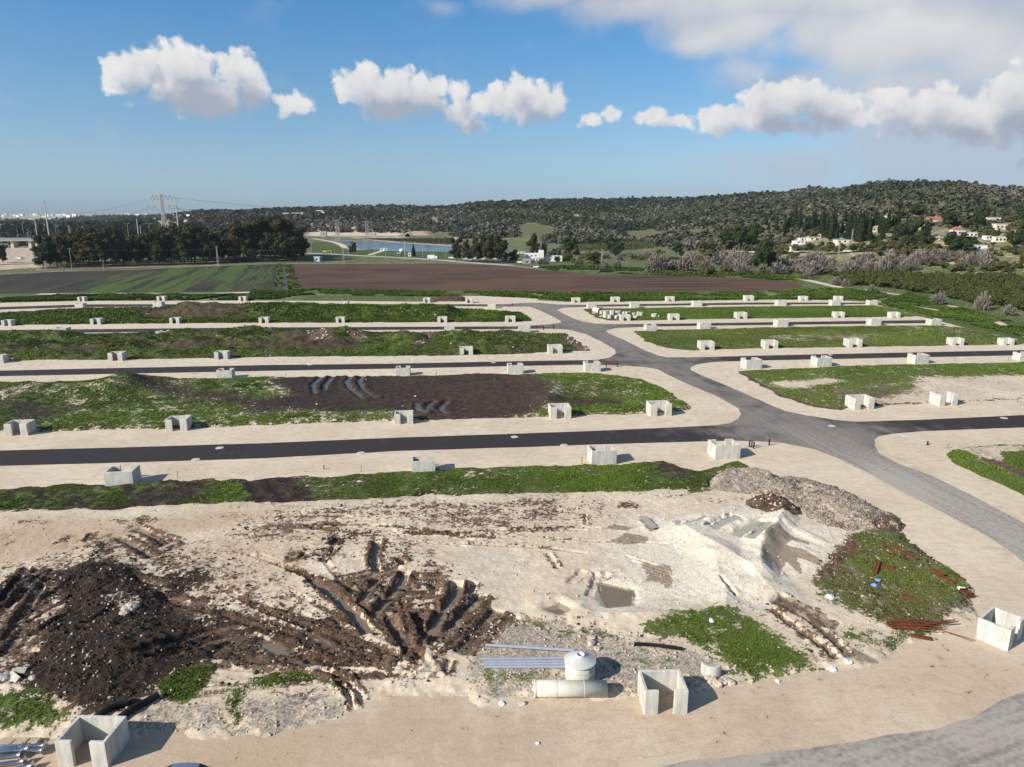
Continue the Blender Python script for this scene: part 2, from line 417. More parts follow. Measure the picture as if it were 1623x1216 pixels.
def land_material():
    """ground cover from per-point attributes: grass, soil, dark, pale, wet, ochre (each broken up by noise)"""
    m, q, b = new_mat('land')
    geo = q.new('ShaderNodeNewGeometry'); p = geo.outputs['Position']
    nL = q.noise(p, .09, 5, .6); nM = q.noise(p, .7, 6, .62); nF = q.noise(p, 5.0, 6, .65); nG = q.noise(p, 16, 3, .7); nK = q.noise(p, 2.0, 5, .62, .4)
    nS = q.noise(q.vmath('MULTIPLY', p, (.35, 1.6, 1)), 1.1, 6, .62, .6)
    cM = q.math('SUBTRACT', nM, .5); cF = q.math('SUBTRACT', nF, .5); cK = q.math('SUBTRACT', nK, .5); cL = q.math('SUBTRACT', nL, .5)
    def brk(a, kl, km, kk, kf):
        v = q.attr(a)
        for n_, k_ in ((cL, kl), (cM, km), (cK, kk), (cF, kf)):
            if k_: v = q.math('ADD', v, q.math('MULTIPLY', n_, k_))
        return v
    c = q.mix(q.step(nL, .38, .62), (.655, .555, .42), (.595, .49, .365))
    c = q.mix(q.step(nM, .38, .62), q.mix(1.0, c, (.90, .88, .85), 'MULTIPLY'), c)
    c = q.mix(q.math('MULTIPLY', q.step(nS, .52, .66), .42), c, (.38, .29, .20))
    c = q.mix(q.math('MULTIPLY', q.step(nK, .60, .72), .25), c, (.70, .62, .50))
    nT = q.noise(q.vmath('MULTIPLY', p, (.16, 1.5, 1)), 1.0, 5, .65, .9)
    c = q.mix(q.math('MULTIPLY', q.step(nT, .55, .70), .26), c, (.36, .285, .205))
    och = q.step(brk('ochre', .8, 1.2, .5, 0), .25, .85)
    c = q.mix(q.math('MULTIPLY', och, .74), c, (.43, .305, .20))
    pale = q.step(brk('pale', .4, 1.6, 1.0, .4), .30, .70)
    c = q.mix(pale, c, q.mix(q.step(nF, .40, .60), q.mix(q.step(nK, .42, .58), (.56, .485, .38), (.63, .555, .44)), (.72, .65, .53)))
    grey = q.step(brk('gravel', .4, 1.2, 1.0, 1.2), .4, .6)
    vo = q.new('ShaderNodeTexVoronoi'); q.put(vo.inputs['Vector'], p); vo.inputs['Scale'].default_value = 6.5
    st = q.new('ShaderNodeSeparateColor'); q.l.new(vo.outputs['Color'], st.inputs[0])
    gcol = q.mix(st.outputs[0], (.20, .165, .130), (.50, .44, .36))
    gcol = q.mix(q.step(nM, .40, .60), q.mix(1.0, gcol, (.74, .70, .66), 'MULTIPLY'), gcol)
    c = q.mix(grey, c, gcol)
    # soil
    smask = q.step(brk('soil', .6, 1.7, 1.7, 1.3), .40, .60)
    sc_ = q.mix(q.attr('dark'), (.105, .065, .042), (.024, .0155, .0105))
    sc_ = q.mix(q.step(nF, .40, .62), q.mix(1.0, sc_, (.60, .60, .60), 'MULTIPLY'), q.mix(1.0, sc_, (1.7, 1.62, 1.5), 'MULTIPLY'))
    sc_ = q.mix(q.math('MULTIPLY', q.step(nK, .50, .66), .28), sc_, q.mix(q.attr('dark'), (.23, .165, .115), (.060, .046, .036)))
    sc_ = q.mix(q.step(nM, .40, .60), q.mix(1.0, sc_, (.68, .66, .64), 'MULTIPLY'), q.mix(1.0, sc_, (1.35, 1.33, 1.3), 'MULTIPLY'))
    stone = q.math('MULTIPLY', q.math('GREATER_THAN', st.outputs[1], .95), q.math('LESS_THAN', vo.outputs[0], .35))
    sc_ = q.mix(q.math('MULTIPLY', stone, .6), sc_, (.38, .33, .28))
    c = q.mix(smask, c, sc_)
    # wet mud
    wet = q.step(brk('wet', .3, .9, .6, .2), .38, .56)
    c = q.mix(wet, c, q.mix(smask, (.285, .225, .160), (.125, .082, .054)))
    # grass
    gmask = q.step(brk('grass', .7, 1.7, 1.2, .9), .42, .58)
    gc = q.mix(q.step(nL, .38, .62), (.062, .105, .012), (.095, .135, .020))
    gc = q.mix(q.step(nM, .40, .62), q.mix(1.0, gc, (.55, .58, .6), 'MULTIPLY'), gc)
    gc = q.mix(q.math('MULTIPLY', q.step(nK, .54, .68), .45), gc, (.060, .050, .026))
    gc = q.mix(q.attr('dry'), gc, (.17, .150, .080))
    c = q.mix(gmask, c, gc)
    q.put(b.inputs['Base Color'], q.mix(q.step(q.math('ADD', q.math('MULTIPLY', nG, .6), q.math('MULTIPLY', nF, .4)), .38, .62), q.mix(1.0, c, (.88, .875, .865), 'MULTIPLY'), q.mix(1.0, c, (1.08, 1.08, 1.08), 'MULTIPLY')))
    q.put(b.inputs['Roughness'], q.math('SUBTRACT', .95, q.math('MULTIPLY', wet, .35)))
    hb = q.math('ADD', q.math('MULTIPLY', nM, .5), q.math('ADD', q.math('MULTIPLY', nF, .3), q.math('MULTIPLY', nG, .08)))
    bs = q.new('ShaderNodeBump'); q.put(bs.inputs['Height'], hb); bs.inputs['Distance'].default_value = .35
    q.put(bs.inputs['Strength'], q.math('ADD', .22, q.math('MULTIPLY', smask, .55)))
    q.put(b.inputs['Normal'], bs.outputs[0])
    return m
LAND = land_material()

def asphalt_material(ang=-11.5):
    m, q, b = new_mat('asphalt')
    geo = q.new('ShaderNodeNewGeometry'); p = geo.outputs['Position']
    n1 = q.noise(p, .22, 5, .6); n2 = q.noise(p, 2.2, 6, .6); n3 = q.noise(p, 14, 3, .7)
    # fine tyre streaks along the main road's direction
    rot = q.new('ShaderNodeVectorRotate', rotation_type='Z_AXIS'); q.put(rot.inputs['Vector'], p); rot.inputs['Angle'].default_value = R(ang)
    ns = q.noise(q.vmath('MULTIPLY', rot.outputs[0], (1.1, .035, 1)), 1.3, 5, .6)
    d = q.attr('dust')
    dm = q.step(q.math('ADD', d, q.math('ADD', q.math('MULTIPLY', q.math('SUBTRACT', n1, .5), 1.6), q.math('MULTIPLY', q.math('SUBTRACT', ns, .5), .8))), .12, 1.1)
    c = q.mix(dm, (.032, .027, .026), (.215, .190, .162))
    c = q.mix(q.step(n2, .3, .7), q.mix(1.0, c, (.88, .88, .88), 'MULTIPLY'), c)
    c = q.mix(q.math('MULTIPLY', q.step(q.math('ADD', d, q.math('ADD', q.math('MULTIPLY', q.math('SUBTRACT', ns, .5), 1.2), q.math('MULTIPLY', q.math('SUBTRACT', n2, .5), 1.2))), .95, 1.7), .9), c, (.40, .355, .295))
    sp = q.math('MULTIPLY', q.step(q.noise(p, .55, 5, .7), .70, .78), .5)
    c = q.mix(sp, c, (.36, .31, .26))
    c = q.mix(n3, q.mix(1.0, c, (.8, .8, .8), 'MULTIPLY'), q.mix(1.0, c, (1.2, 1.2, 1.2), 'MULTIPLY'))
    q.put(b.inputs['Base Color'], c); b.inputs['Roughness'].default_value = .82
    q.put(b.inputs['Normal'], q.bump(n3, .25, .02))
    return m
ASPH = asphalt_material()

def field_material(name, dark, light, green, gthr, ang, sc):
    m, q, b = new_mat(name)
    geo = q.new('ShaderNodeNewGeometry'); p = geo.outputs['Position']
    rot = q.new('ShaderNodeVectorRotate', rotation_type='Z_AXIS'); q.put(rot.inputs['Vector'], p); rot.inputs['Angle'].default_value = ang
    a = q.noise(q.vmath('MULTIPLY', rot.outputs[0], (1, .04, 1)), sc, 5, .65)
    n = q.noise(p, .02, 4, .5); f = q.noise(p, .5, 5, .7)
    c = q.mix(q.step(q.math('ADD', q.math('MULTIPLY', a, .6), q.math('MULTIPLY', f, .4)), .43, .57), dark, light)
    c = q.mix(q.math('MULTIPLY', q.step(n, .42, .58), .5), c, q.mix(1.0, light, (1.25, 1.15, 1.0), 'MULTIPLY'))
    g = q.math('ADD', q.math('ADD', q.math('MULTIPLY', q.step(a, .40, .60), .5), q.math('MULTIPLY', q.step(f, .36, .64), .22)), q.math('MULTIPLY', q.attr('green'), .5))
    c = q.mix(q.math('MULTIPLY', q.step(g, gthr, gthr + .34), .85), c, green)
    q.put(b.inputs['Base Color'], c); b.inputs['Roughness'].default_value = .95
    q.put(b.inputs['Normal'], q.bump(f, .8, .5))
    return m

def leaf_material(name, lo, hi, alt=None, rough=.75):
    m, q, b = new_mat(name)
    t = q.attr('tint'); oi = q.new('ShaderNodeObjectInfo')
    c = q.mix(t, lo, hi)
    c = q.mix(q.math('MULTIPLY', q.attr('dry'), .8), c, q.mix(t, (.075, .060, .022), (.19, .165, .06)))
    if alt: c = q.mix(q.math('MULTIPLY', q.step(oi.outputs['Random'], .45, 1.0), .8), c, alt)
    q.put(b.inputs['Base Color'], c); b.inputs['Roughness'].default_value = rough
    b.inputs['Specular IOR Level'].default_value = .15
    return m
M_GRASS = leaf_material('grass_blade', (.040, .072, .007), (.165, .255, .026))
M_DRY = None
M_WEED = leaf_material('weed_leaf', (.024, .050, .007), (.120, .180, .024))
M_EUC = leaf_material('eucalyptus_leaf', (.012, .017, .007), (.060, .066, .026), (.07, .055, .022))
M_PINE = leaf_material('pine_needle', (.012, .022, .008), (.060, .082, .026))
M_CYP = leaf_material('cypress_leaf', (.010, .017, .007), (.036, .050, .018))
M_BUSH = leaf_material('bush_leaf', (.035, .045, .012), (.120, .120, .040), (.13, .10, .045))
M_BARE = leaf_material('bare_twig', (.085, .074, .060), (.275, .245, .205), (.21, .175, .135))
M_ORCH = leaf_material('orchard_leaf', (.022, .034, .008), (.098, .105, .026))
def scrub_material():
    m, q, b = new_mat('scrub_leaf'); t = q.attr('tint'); r = q.new('ShaderNodeValToRGB'); q.l.new(t, r.inputs[0])
    for k_, (ps, cc) in enumerate(((0, (.028, .035, .020)), (.35, (.054, .060, .034)), (.62, (.088, .092, .052)), (.82, (.122, .112, .084)), (1, (.17, .15, .12)))):
        e_ = r.color_ramp.elements[k_] if k_ < 2 else r.color_ramp.elements.new(ps)
        e_.position = ps; e_.color = cc + (1,)
    q.put(b.inputs['Base Color'], r.outputs[0]); b.inputs['Roughness'].default_value = .8; b.inputs['Specular IOR Level'].default_value = .1
    return m
M_SCRUB = scrub_material()
M_TRUNK = plain('bark', (.11, .085, .065), .9)
M_CONC = plain('concrete', (.51, .485, .425), .85, .28, 2.2, streak=True, bump=.15)
M_CONC2 = plain('worn_concrete', (.50, .46, .39), .9, .2, 3)
M_WHITE = plain('white_plaster', (.78, .76, .72), .8, .06, 1)
M_CREAM = plain('cream_plaster', (.70, .62, .50), .85, .1, 1)
M_GREYW = plain('grey_plaster', (.42, .39, .36), .85, .1, 1)
M_ROOFR = plain('red_roof_tile', (.36, .13, .075), .8, .25, 3)
M_ROOFT = plain('tan_roof', (.45, .34, .25), .85, .15, 2)
M_ROOFG = plain('pale_roof', (.60, .57, .52), .8, .12, 2)
M_GLASS = plain('window_glass', (.03, .035, .04), .15, .2, 2)
M_STEEL = plain('galvanised_steel', (.62, .63, .66), .32, .12, 6, metal=.85)
M_STEELD = plain('weathered_steel', (.36, .34, .32), .6, .15, 2, metal=.2)
M_RUST = plain('rusty_steel', (.15, .042, .020), .85, .45, 6, bump=.3)
M_WOOD = plain('weathered_wood', (.22, .15, .10), .9, .25, 5)
M_BLACK = plain('black_plastic', (.012, .012, .013), .5, .2, 4)
M_PVC = plain('grey_pvc', (.30, .33, .38), .35, .08, 2)
M_FRP = plain('fibreglass', (.50, .485, .40), .42, .10, 2.0)
M_FRPT = plain('fibreglass_top', (.52, .51, .48), .5, .08, 2)
M_ROCK = plain('limestone_rock', (.47, .40, .31), .9, .30, 2, bump=.5)
M_BAG = plain('plastic_bag', (.66, .68, .70), .3, .15, 3)
M_WIRE = plain('wire', (.10, .10, .11), .6)
M_RUBBER = plain('tyre_rubber', (.02, .02, .02), .8)
M_CARBLUE = plain('blue_grey_paint', (.22, .29, .40), .22, .04, 1, metal=.5)
M_CARW = plain('white_paint', (.78, .78, .77), .25, .04, 1)
M_YELLOW = plain('yellow_paint', (.55, .38, .04), .5, .1, 1)
M_BLUE = plain('blue_sheet', (.16, .32, .55), .5, .1, 1)
def water_material(name, c, rough, sc, st):
    m, q, b = new_mat(name)
    geo = q.new('ShaderNodeNewGeometry')
    n = q.noise(geo.outputs['Position'], sc, 4, .6)
    q.put(b.inputs['Base Color'], q.mix(n, tuple(x * .8 for x in c), tuple(x * 1.2 for x in c)))
    b.inputs['Roughness'].default_value = rough; b.inputs['Specular IOR Level'].default_value = .5
    q.put(b.inputs['Normal'], q.bump(n, st, .05)); return m
M_PUD = water_material('muddy_water', (.19, .145, .095), .12, 1.2, .05)
M_PUDG = water_material('chalky_water', (.36, .35, .285), .38, 1.2, .05)
M_LAKE = water_material('reservoir_water', (.02, .055, .11), .12, .3, .25)
# ================================================================== SETTING
def g8(pts, ox, oy, s): return [(ox + x / s, oy + y / s) for x, y in pts]

# ---- the land, one sheet out to the horizon (polar grid, finer near the site)
az = np.linspace(R(-62), R(62), 620); rr = np.concatenate([[4, 16], np.geomspace(26, 13000, 620)])
A_, R_ = np.meshgrid(az, rr)
GX = R_ * np.sin(A_); GY = R_ * np.cos(A_); GZ = terrain(GX, GY)
n = len(az); m_ = len(rr)
idx = np.arange(n * m_).reshape(m_, n)
F = np.stack([idx[:-1, :-1], idx[:-1, 1:], idx[1:, 1:], idx[1:, :-1]], -1).reshape(-1, 4)
hill = ss(GZ, 1.5, 9)
gr = .72 - .12 * hill; soil = np.where(R_ > 480, .25, .12) + .12 * hill
dry = .25 * hill + .25 * ss(R_, 380, 700)
meadow = [([(815, 357), (850, 352), (890, 362), (880, 378), (820, 376)], 25), ([(985, 366), (1040, 362), (1060, 372), (1040, 381), (985, 379)], 20),
          ([(1085, 363), (1140, 362), (1140, 375), (1085, 374)], 20), ([(1322, 335), (1335, 337), (1335, 352), (1320, 352)], 10)]
MEAD = []
for poly, e in meadow:
    P_ = np.array([at(x, y)[:2] for x, y in poly]); MEAD.append(P_)
    k = ss(sdf(GX, GY, P_), -e, e); gr = np.maximum(gr, k * 1.1); soil = soil * (1 - k)
MEAD_OLIVE = MEAD[1:3]
for P_ in MEAD_OLIVE: dry = np.maximum(dry, .55 * ss(sdf(GX, GY, P_), -20, 20))
# dark strip of turned earth between the field edge and the last cross road
strip = ss(sdf(GX, GY, W([(-300, 480), (0, 474), (430, 470), (434, 474), (660, 468), (735, 470), (690, 478), (420, 475), (0, 478), (-300, 484)])), -3, 3)
soil = np.maximum(soil, .5 * strip)
soil = np.maximum(soil, .75 * ss(sdf(GX, GY, W([(488, 469), (672, 465), (672, 477), (500, 475)])), -3, 3))
soil = np.maximum(soil, .45 * ss(sdf(GX, GY, W([(1050, 469), (1320, 463), (1380, 468), (1300, 474), (1060, 475)])), -3, 3))
soil = np.maximum(soil, .7 * ss(sdf(GX, GY, W([(1305, 462), (1365, 463), (1372, 467), (1310, 469)])), -3, 3))
# bare dry ground near the overpass and the town slope, dark grove floor
bare = ss(sdf(GX, GY, W([(-80, 398), (60, 390), (62, 424), (-80, 432)])), -8, 8)
gr = gr * (1 - .7 * bare); soil = np.maximum(soil, .4 * bare)
flo = ss(sdf(GX, GY, W([(60, 424), (330, 417), (345, 412), (345, 420), (60, 428)])), -2, 2)
soil = np.maximum(soil, .8 * flo); gr *= 1 - .6 * flo
vine = ss(sdf(GX, GY, W([(560, 377), (720, 378), (720, 389), (640, 385)])), -12, 12)
soil = np.maximum(soil, .8 * vine); gr *= 1 - vine
gl = ss(sdf(GX, GY, W([(489, 384), (540, 384), (548, 396), (720, 399), (720, 412), (490, 401)])), -6, 6)
gr = np.maximum(gr, 1.0 * gl); soil *= 1 - gl; dry *= 1 - gl
tan = ss(sdf(GX, GY, W([(490, 365), (640, 372), (640, 377), (490, 375)])), -15, 15); gr *= 1 - .8 * tan; soil *= 1 - tan
rg = ss(sdf(GX, GY, W([(1395, 480), (1450, 455), (1500, 480), (1700, 530), (1700, 560), (1500, 512)])), -4, 4)
gr = np.maximum(gr, rg * .95); dry *= 1 - rg; soil *= 1 - .6 * rg
far = ss(R_, 1500, 3500); gr = gr * (1 - .3 * far)
tag(mesh_np('ground', np.stack([GX, GY, GZ], -1).reshape(-1, 3), F, LAND, dict(grass=gr, soil=soil, dark=np.clip(.55 * vine + .5 * flo, 0, 1), dry=dry, pale=np.zeros_like(gr)), smooth=True), kind='structure')

# ---- flat sheets with crisp outlines
def sheet(name, poly, z, mat, maxlen=8.0, afun=None, jit=0.0, kind='structure'):
    P_ = np.array(poly, float)
    out = []
    for k in range(len(P_)):
        a, b = P_[k], P_[(k + 1) % len(P_)]; L = np.linalg.norm(b - a); c = max(1, int(L / max(1.2, maxlen / 4)))
        c = min(c, 120)
        for i in range(c): out.append(a + (b - a) * i / c)
    out = np.array(out)
    if jit:
        out = out + jit * np.stack([fbm(out[:, 0] * .5, out[:, 1] * .5, 3, 3) - .5, fbm(out[:, 0] * .5, out[:, 1] * .5, 3, 9) - .5], 1) * 2
    lo, hi = out.min(0), out.max(0)
    gx, gy = np.meshgrid(np.arange(lo[0], hi[0], maxlen), np.arange(lo[1], hi[1], maxlen * .87)); gx[1::2] += maxlen / 2
    gx = gx.ravel(); gy = gy.ravel()
    k = (sdf(gx, gy, out) > maxlen * .45) & (np.abs(np.arctan2(gx, gy)) < R(50)); inn = np.stack([gx[k], gy[k]], 1)
    pts = [Vector((float(a), float(b))) for a, b in np.concatenate([out, inn])]
    vo_, _, fo_, *_r = delaunay_2d_cdt(pts, [], [list(range(len(out)))], 1, 1e-4)
    me = bpy.data.meshes.new(name); me.from_pydata([(v.x, v.y, z) for v in vo_], [], fo_)
    bm = bmesh.new(); bm.from_mesh(me); flip = [f for f in bm.faces if f.normal.z < 0]
    if flip: bmesh.ops.reverse_faces(bm, faces=flip)
    bm.to_mesh(me); bm.free(); me.materials.append(mat)
    if afun:
        co = np.empty(len(me.vertices) * 3); me.vertices.foreach_get('co', co); co = co.reshape(-1, 3)
        for a, v in afun(co[:, 0], co[:, 1]).items():
            t = me.attributes.new(a, 'FLOAT', 'POINT'); t.data.foreach_set('value', np.asarray(v, np.float32))
    o = bpy.data.objects.new(name, me); COL.objects.link(o)
    return tag(o, kind=kind)

SITE = W([(-700, 1500), (2300, 1500), (2300, 560), (1900, 545), (1623, 543), (1530, 520), (1505, 513.5), (1470, 504.5), (1440, 499), (1402, 487), (1390, 482), (1380, 479.2),
          (1330, 476), (1260, 475.5), (1200, 475.5), (1050, 477.5), (903, 479), (853, 476.2), (851, 472), (874, 466.8), (848, 467.2), (833, 472), (820, 469.4), (734, 469.4), (742, 474), (700, 478),
          (684, 478.6), (560, 477.5), (420, 476.6), (129, 477.3), (0, 480.5), (-400, 490)])
main_c = W([(850, 481), (880, 494), (930, 516), (985, 545), (1040, 572), (1100, 602), (1180, 645), (1240, 675), (1330, 705), (1420, 752), (1520, 805), (1640, 875), (1760, 940)])
ochre1 = W(g8([(720, 215), (800, 240), (960, 330), (1100, 410), (1250, 490), (1160, 470), (900, 350), (730, 270)], 1200, 650, 3.837))
ochre2 = W(g8([(600, 405), (720, 425), (880, 500), (1000, 570), (800, 480), (640, 430)], 1200, 650, 3.837))
ochre3 = W([(1250, 700), (1290, 716), (1270, 720), (1220, 712)])
def site_attr(x, y):
    o = .75 * ss(sdf(x, y, ochre1), -.8, .8) + .6 * ss(sdf(x, y, ochre2), -.8, .8)
    o = o + .58 * ss(y, 66, 44) + .22 * np.exp(-((x + 45) / 40) ** 2) * ss(y, 140, 95)
    pale = .35 * ss(y, 90, 170)
    return dict(ochre=np.clip(o, 0, 1), pale=pale, gravel=.0 * x)
sheet('limestone_ground', SITE, 0.03, LAND, 3.0, site_attr, .35)

ROAD = [(-300, 724), (0, 714.7), (189, 710), (420, 703), (638, 694), (820, 688), (942, 683.6), (1059, 678.5), (1136, 674.6), (1158, 671), (1170, 664), (1174, 657), (1170, 648), (1136.5, 628.6), (1092.5, 610.5),
        (1053.6, 592), (1043, 586), (1025, 582.5), (981, 579.4), (914, 578.6), (800, 580.9), (628, 584.6), (400, 588.7), (186, 592.9), (0, 596.7), (-300, 603), (-300, 594), (0, 588), (186, 583.8), (420, 579.2),
        (628, 576.8), (820, 573), (945, 571), (965, 567.5), (976, 561), (974, 554), (955, 543), (929, 530), (914, 526), (901, 522.8), (877, 521.2), (800, 522), (628, 523.2), (400, 524.5), (0, 529), (-300, 533),
        (-300, 527), (0, 523.6), (420, 519.4), (628, 518.5), (820, 517.6), (870, 514.6), (889, 511.6), (889, 509), (877.6, 503), (854, 491.4), (838.8, 486.2), (800, 486.2), (700, 485.3), (449, 485), (135, 486.8), (0, 491), (-300, 499),
        (-300, 494), (0, 487), (135, 482.8), (420, 482.2), (700, 482.6), (800, 482.6), (828, 480.6), (852, 480.2), (885, 483), (932, 483.6), (1110, 481), (1200, 480), (1380, 480), (1380, 482), (1200, 483), (1110, 484), (932, 486.4), (893, 488),
        (883, 491.4), (890.6, 496.6), (908.7, 505), (924, 510), (945, 513.4), (981, 514.3), (1022, 514), (1220, 511.2), (1474, 507.6), (1474, 512.4), (1220, 515.4), (1022, 518), (976, 520.4), (961, 524), (961, 526.5), (968, 530),
        (991.5, 540.6), (1020, 554.8), (1043, 563.9), (1058.8, 566.8), (1100, 566.8), (1220, 563.7), (1420, 559.6), (1623, 555.4), (1900, 549), (1900, 558), (1623, 563.4), (1420, 567.4), (1220, 571.4), (1131, 574), (1105.4, 577.6),
        (1095, 582), (1094, 586), (1110.6, 595), (1149.4, 610.5), (1200, 633), (1244, 652), (1278, 659), (1325, 666.4), (1356, 669.2), (1460, 666), (1623, 658.5), (1900, 648), (1900, 669), (1623, 677.9), (1460, 683.9), (1416, 687.8),
        (1393, 691.7), (1386, 697), (1386, 706), (1393, 719), (1424, 736), (1474, 754), (1539, 785.5), (1623, 830), (1750, 900), (1750, 985), (1680, 940), (1606.6, 879), (1565, 850.7), (1486.7, 809), (1429, 780), (1377, 751.6),
        (1330, 728), (1291, 712.5), (1239, 702), (1200, 700), (1162, 699), (1033, 702.4), (916.5, 706), (820, 709.5), (638, 715), (420, 726.8), (191, 734), (0, 739), (-300, 749)]
def road_attr(x, y):
    d, fr = pdist(x, y, main_c)
    dist = np.hypot(x, y)
    k = np.exp(-(d / 13) ** 2) * .62 + .42 * np.exp(-(d / 26) ** 2)
    k = k * (.80 + .35 * ss(y, 150, 90))
    k = k + .22 * ss(dist, 150, 260) + .30 * ss(y, 125, 70) * np.exp(-(d / 9) ** 2)
    k = k + .55 * np.exp(-((x - 51) / 3.0) ** 2 - ((y - 90) / 7.0) ** 2)
    return dict(dust=np.clip(k, 0, 1.7))
sheet('asphalt_road', W(ROAD), 0.065, ASPH, 2.5, road_attr, .10)
sheet('asphalt_road', W([(1040, 1222), (1065, 1214), (1100, 1207), (1200, 1197), (1268, 1187), (1337, 1178.5), (1405, 1166), (1460, 1160), (1484, 1156), (1542, 1137), (1586.7, 1111), (1623, 1096), (1800, 1030), (2200, 1400), (1040, 1400)]), 0.065, asphalt_material(70), 1.5,
      lambda x, y: dict(dust=1.02 + .75 * fbm(x * .25 - y * .1, y * .9, 3, 4)), .25)

# ---- fields, tracks and water beyond the site
F_DARK = field_material('dark_field', (.021, .019, .013), (.046, .040, .026), (.066, .108, .013), .70, R(-14), .17)
F_RED = field_material('ploughed_earth', (.048, .025, .0155), (.108, .060, .037), (.075, .095, .025), .72, R(84), .16)
fl = W([(-300, 446), (0, 436.5), (140, 428), (357, 422), (395, 420.2), (440, 419), (434, 458), (398, 462), (111, 463.8), (0, 466), (-300, 474)])
gpoly = W([(80, 464), (170, 440), (270, 425), (440, 419), (434, 458), (300, 462)])
sheet('dark_field', fl, .05, F_DARK, 14, lambda x, y: dict(green=ss(sdf(x, y, gpoly), -16, 8) + .25 * fbm(x / 30, y / 30, 2, 3)), 1.0)
fr_ = W([(457, 419.5), (684, 418.2), (800, 421.5), (852, 428), (942, 435), (1059, 437), (1144, 440), (1240, 445), (1272, 450), (1272, 456), (1200, 461.5), (1080, 462.5), (955, 463.5), (820, 461.4), (612, 460), (478, 456), (459, 452)])
gp2 = W([(900, 440), (960, 447), (1060, 455), (1060, 462), (960, 455)])
sheet('ploughed_field', fr_, .05, F_RED, 14, lambda x, y: dict(green=.5 * ss(sdf(x, y, gp2), -10, 8) + .3 * ss(y, 480, 540)), 1.0)
sheet('drainage_channel', W([(443, 420), (450, 420), (458, 462), (436, 462)]), .06, plain('channel_mud', (.085, .075, .068), .6, .2, .3), 10, None, .5)
def track(name, pts, w, z=.055, mat=LAND, n=6, attrs=None):
    L = smoothline([un(*p) for p in pts], n)
    return sheet(name, ribbon_poly(L, w), z, mat, 8, attrs or (lambda x, y: dict(pale=.15 + 0 * x)), .4)
track('dirt_track', [(-200, 442), (0, 434), (110, 430), (222, 427), (330, 421.8), (420, 418.6), (560, 417.6), (690, 417), (790, 420), (850, 425.5)], 4.5, .075, plain('grey_track', (.25, .22, .19), .9, .15, .2))
track('dirt_track', [(60, 466.5), (110, 466.2), (200, 466), (300, 466.2), (398, 463.5)], 5.0, .06)
track('dirt_path', [(1330, 456), (1372, 460), (1440, 470), (1500, 483), (1562, 503), (1600, 520), (1650, 545)], 2.6, .06)
track('dirt_path', [(1380, 477), (1430, 483), (1492, 493)], 2.2, .06)
track('dirt_path', [(1205, 441), (1240, 440), (1268, 442), (1330, 456)], 5.0, .07)
H_ROAD = plain('light_grey_highway', (.40, .39, .38), .8, .1, .1)  # light grey road surface, shared with the country road
track('highway', [(330, 398), (490, 401.5), (560, 405), (620, 408), (690, 412), (740, 416), (810, 421)], 9.0, .08, H_ROAD)
track('railway_track', [(430, 375), (560, 374.6), (650, 375.8), (760, 379)], 26, .09, plain('rail_bed', (.13, .12, .115), .9, .2, .1))
sheet('reservoir_water', W([(523, 381.5), (571, 383), (633, 385.5), (711, 391), (760, 394), (760, 401), (712, 399.2), (615, 398.2), (568, 395), (550, 392.5), (538, 386)]), .10, M_LAKE, 60)
track('reservoir_bank', [(496, 378.5), (524, 383), (540, 388), (548, 392.6), (566, 395.8)], 7, .12)
track('reservoir_bank', [(523, 380.8), (571, 382.3), (633, 384.8), (711, 390.2), (760, 393.4)], 5, .12)
track('dirt_path', [(566, 396), (590, 396), (605, 397.5), (592, 402), (585, 404.5)], 5, .10)
def terrain_ribbon(name, pix, w, mat, lift=.5):
    L = smoothline([at(*p)[:2] for p in pix], 10); T = np.gradient(L, axis=0); T /= np.linalg.norm(T, axis=1)[:, None]
    N_ = np.stack([-T[:, 1], T[:, 0]], 1); V = []
    for k in range(len(L)):
        zz = float(terrain(*L[k])) + lift
        for s in (-1, 1): V.append((*(L[k] + N_[k] * s * w / 2), zz))
    Fq = [(2 * k, 2 * k + 1, 2 * k + 3, 2 * k + 2) for k in range(len(L) - 1)]
    return tag(mesh_np(name, V, Fq, mat), kind='structure')
terrain_ribbon('country_road', [(1150, 402), (1195, 401.2), (1262, 401.2), (1343, 401), (1400, 399.5), (1480, 396)], 5.5, H_ROAD, .6)
terrain_ribbon('dirt_path', [(939, 386), (944, 378), (941, 372), (938, 366)], 7, LAND, .5)
terrain_ribbon('dirt_path', [(1395, 395), (1450, 385), (1480, 380), (1530, 382)], 5, LAND, .5)

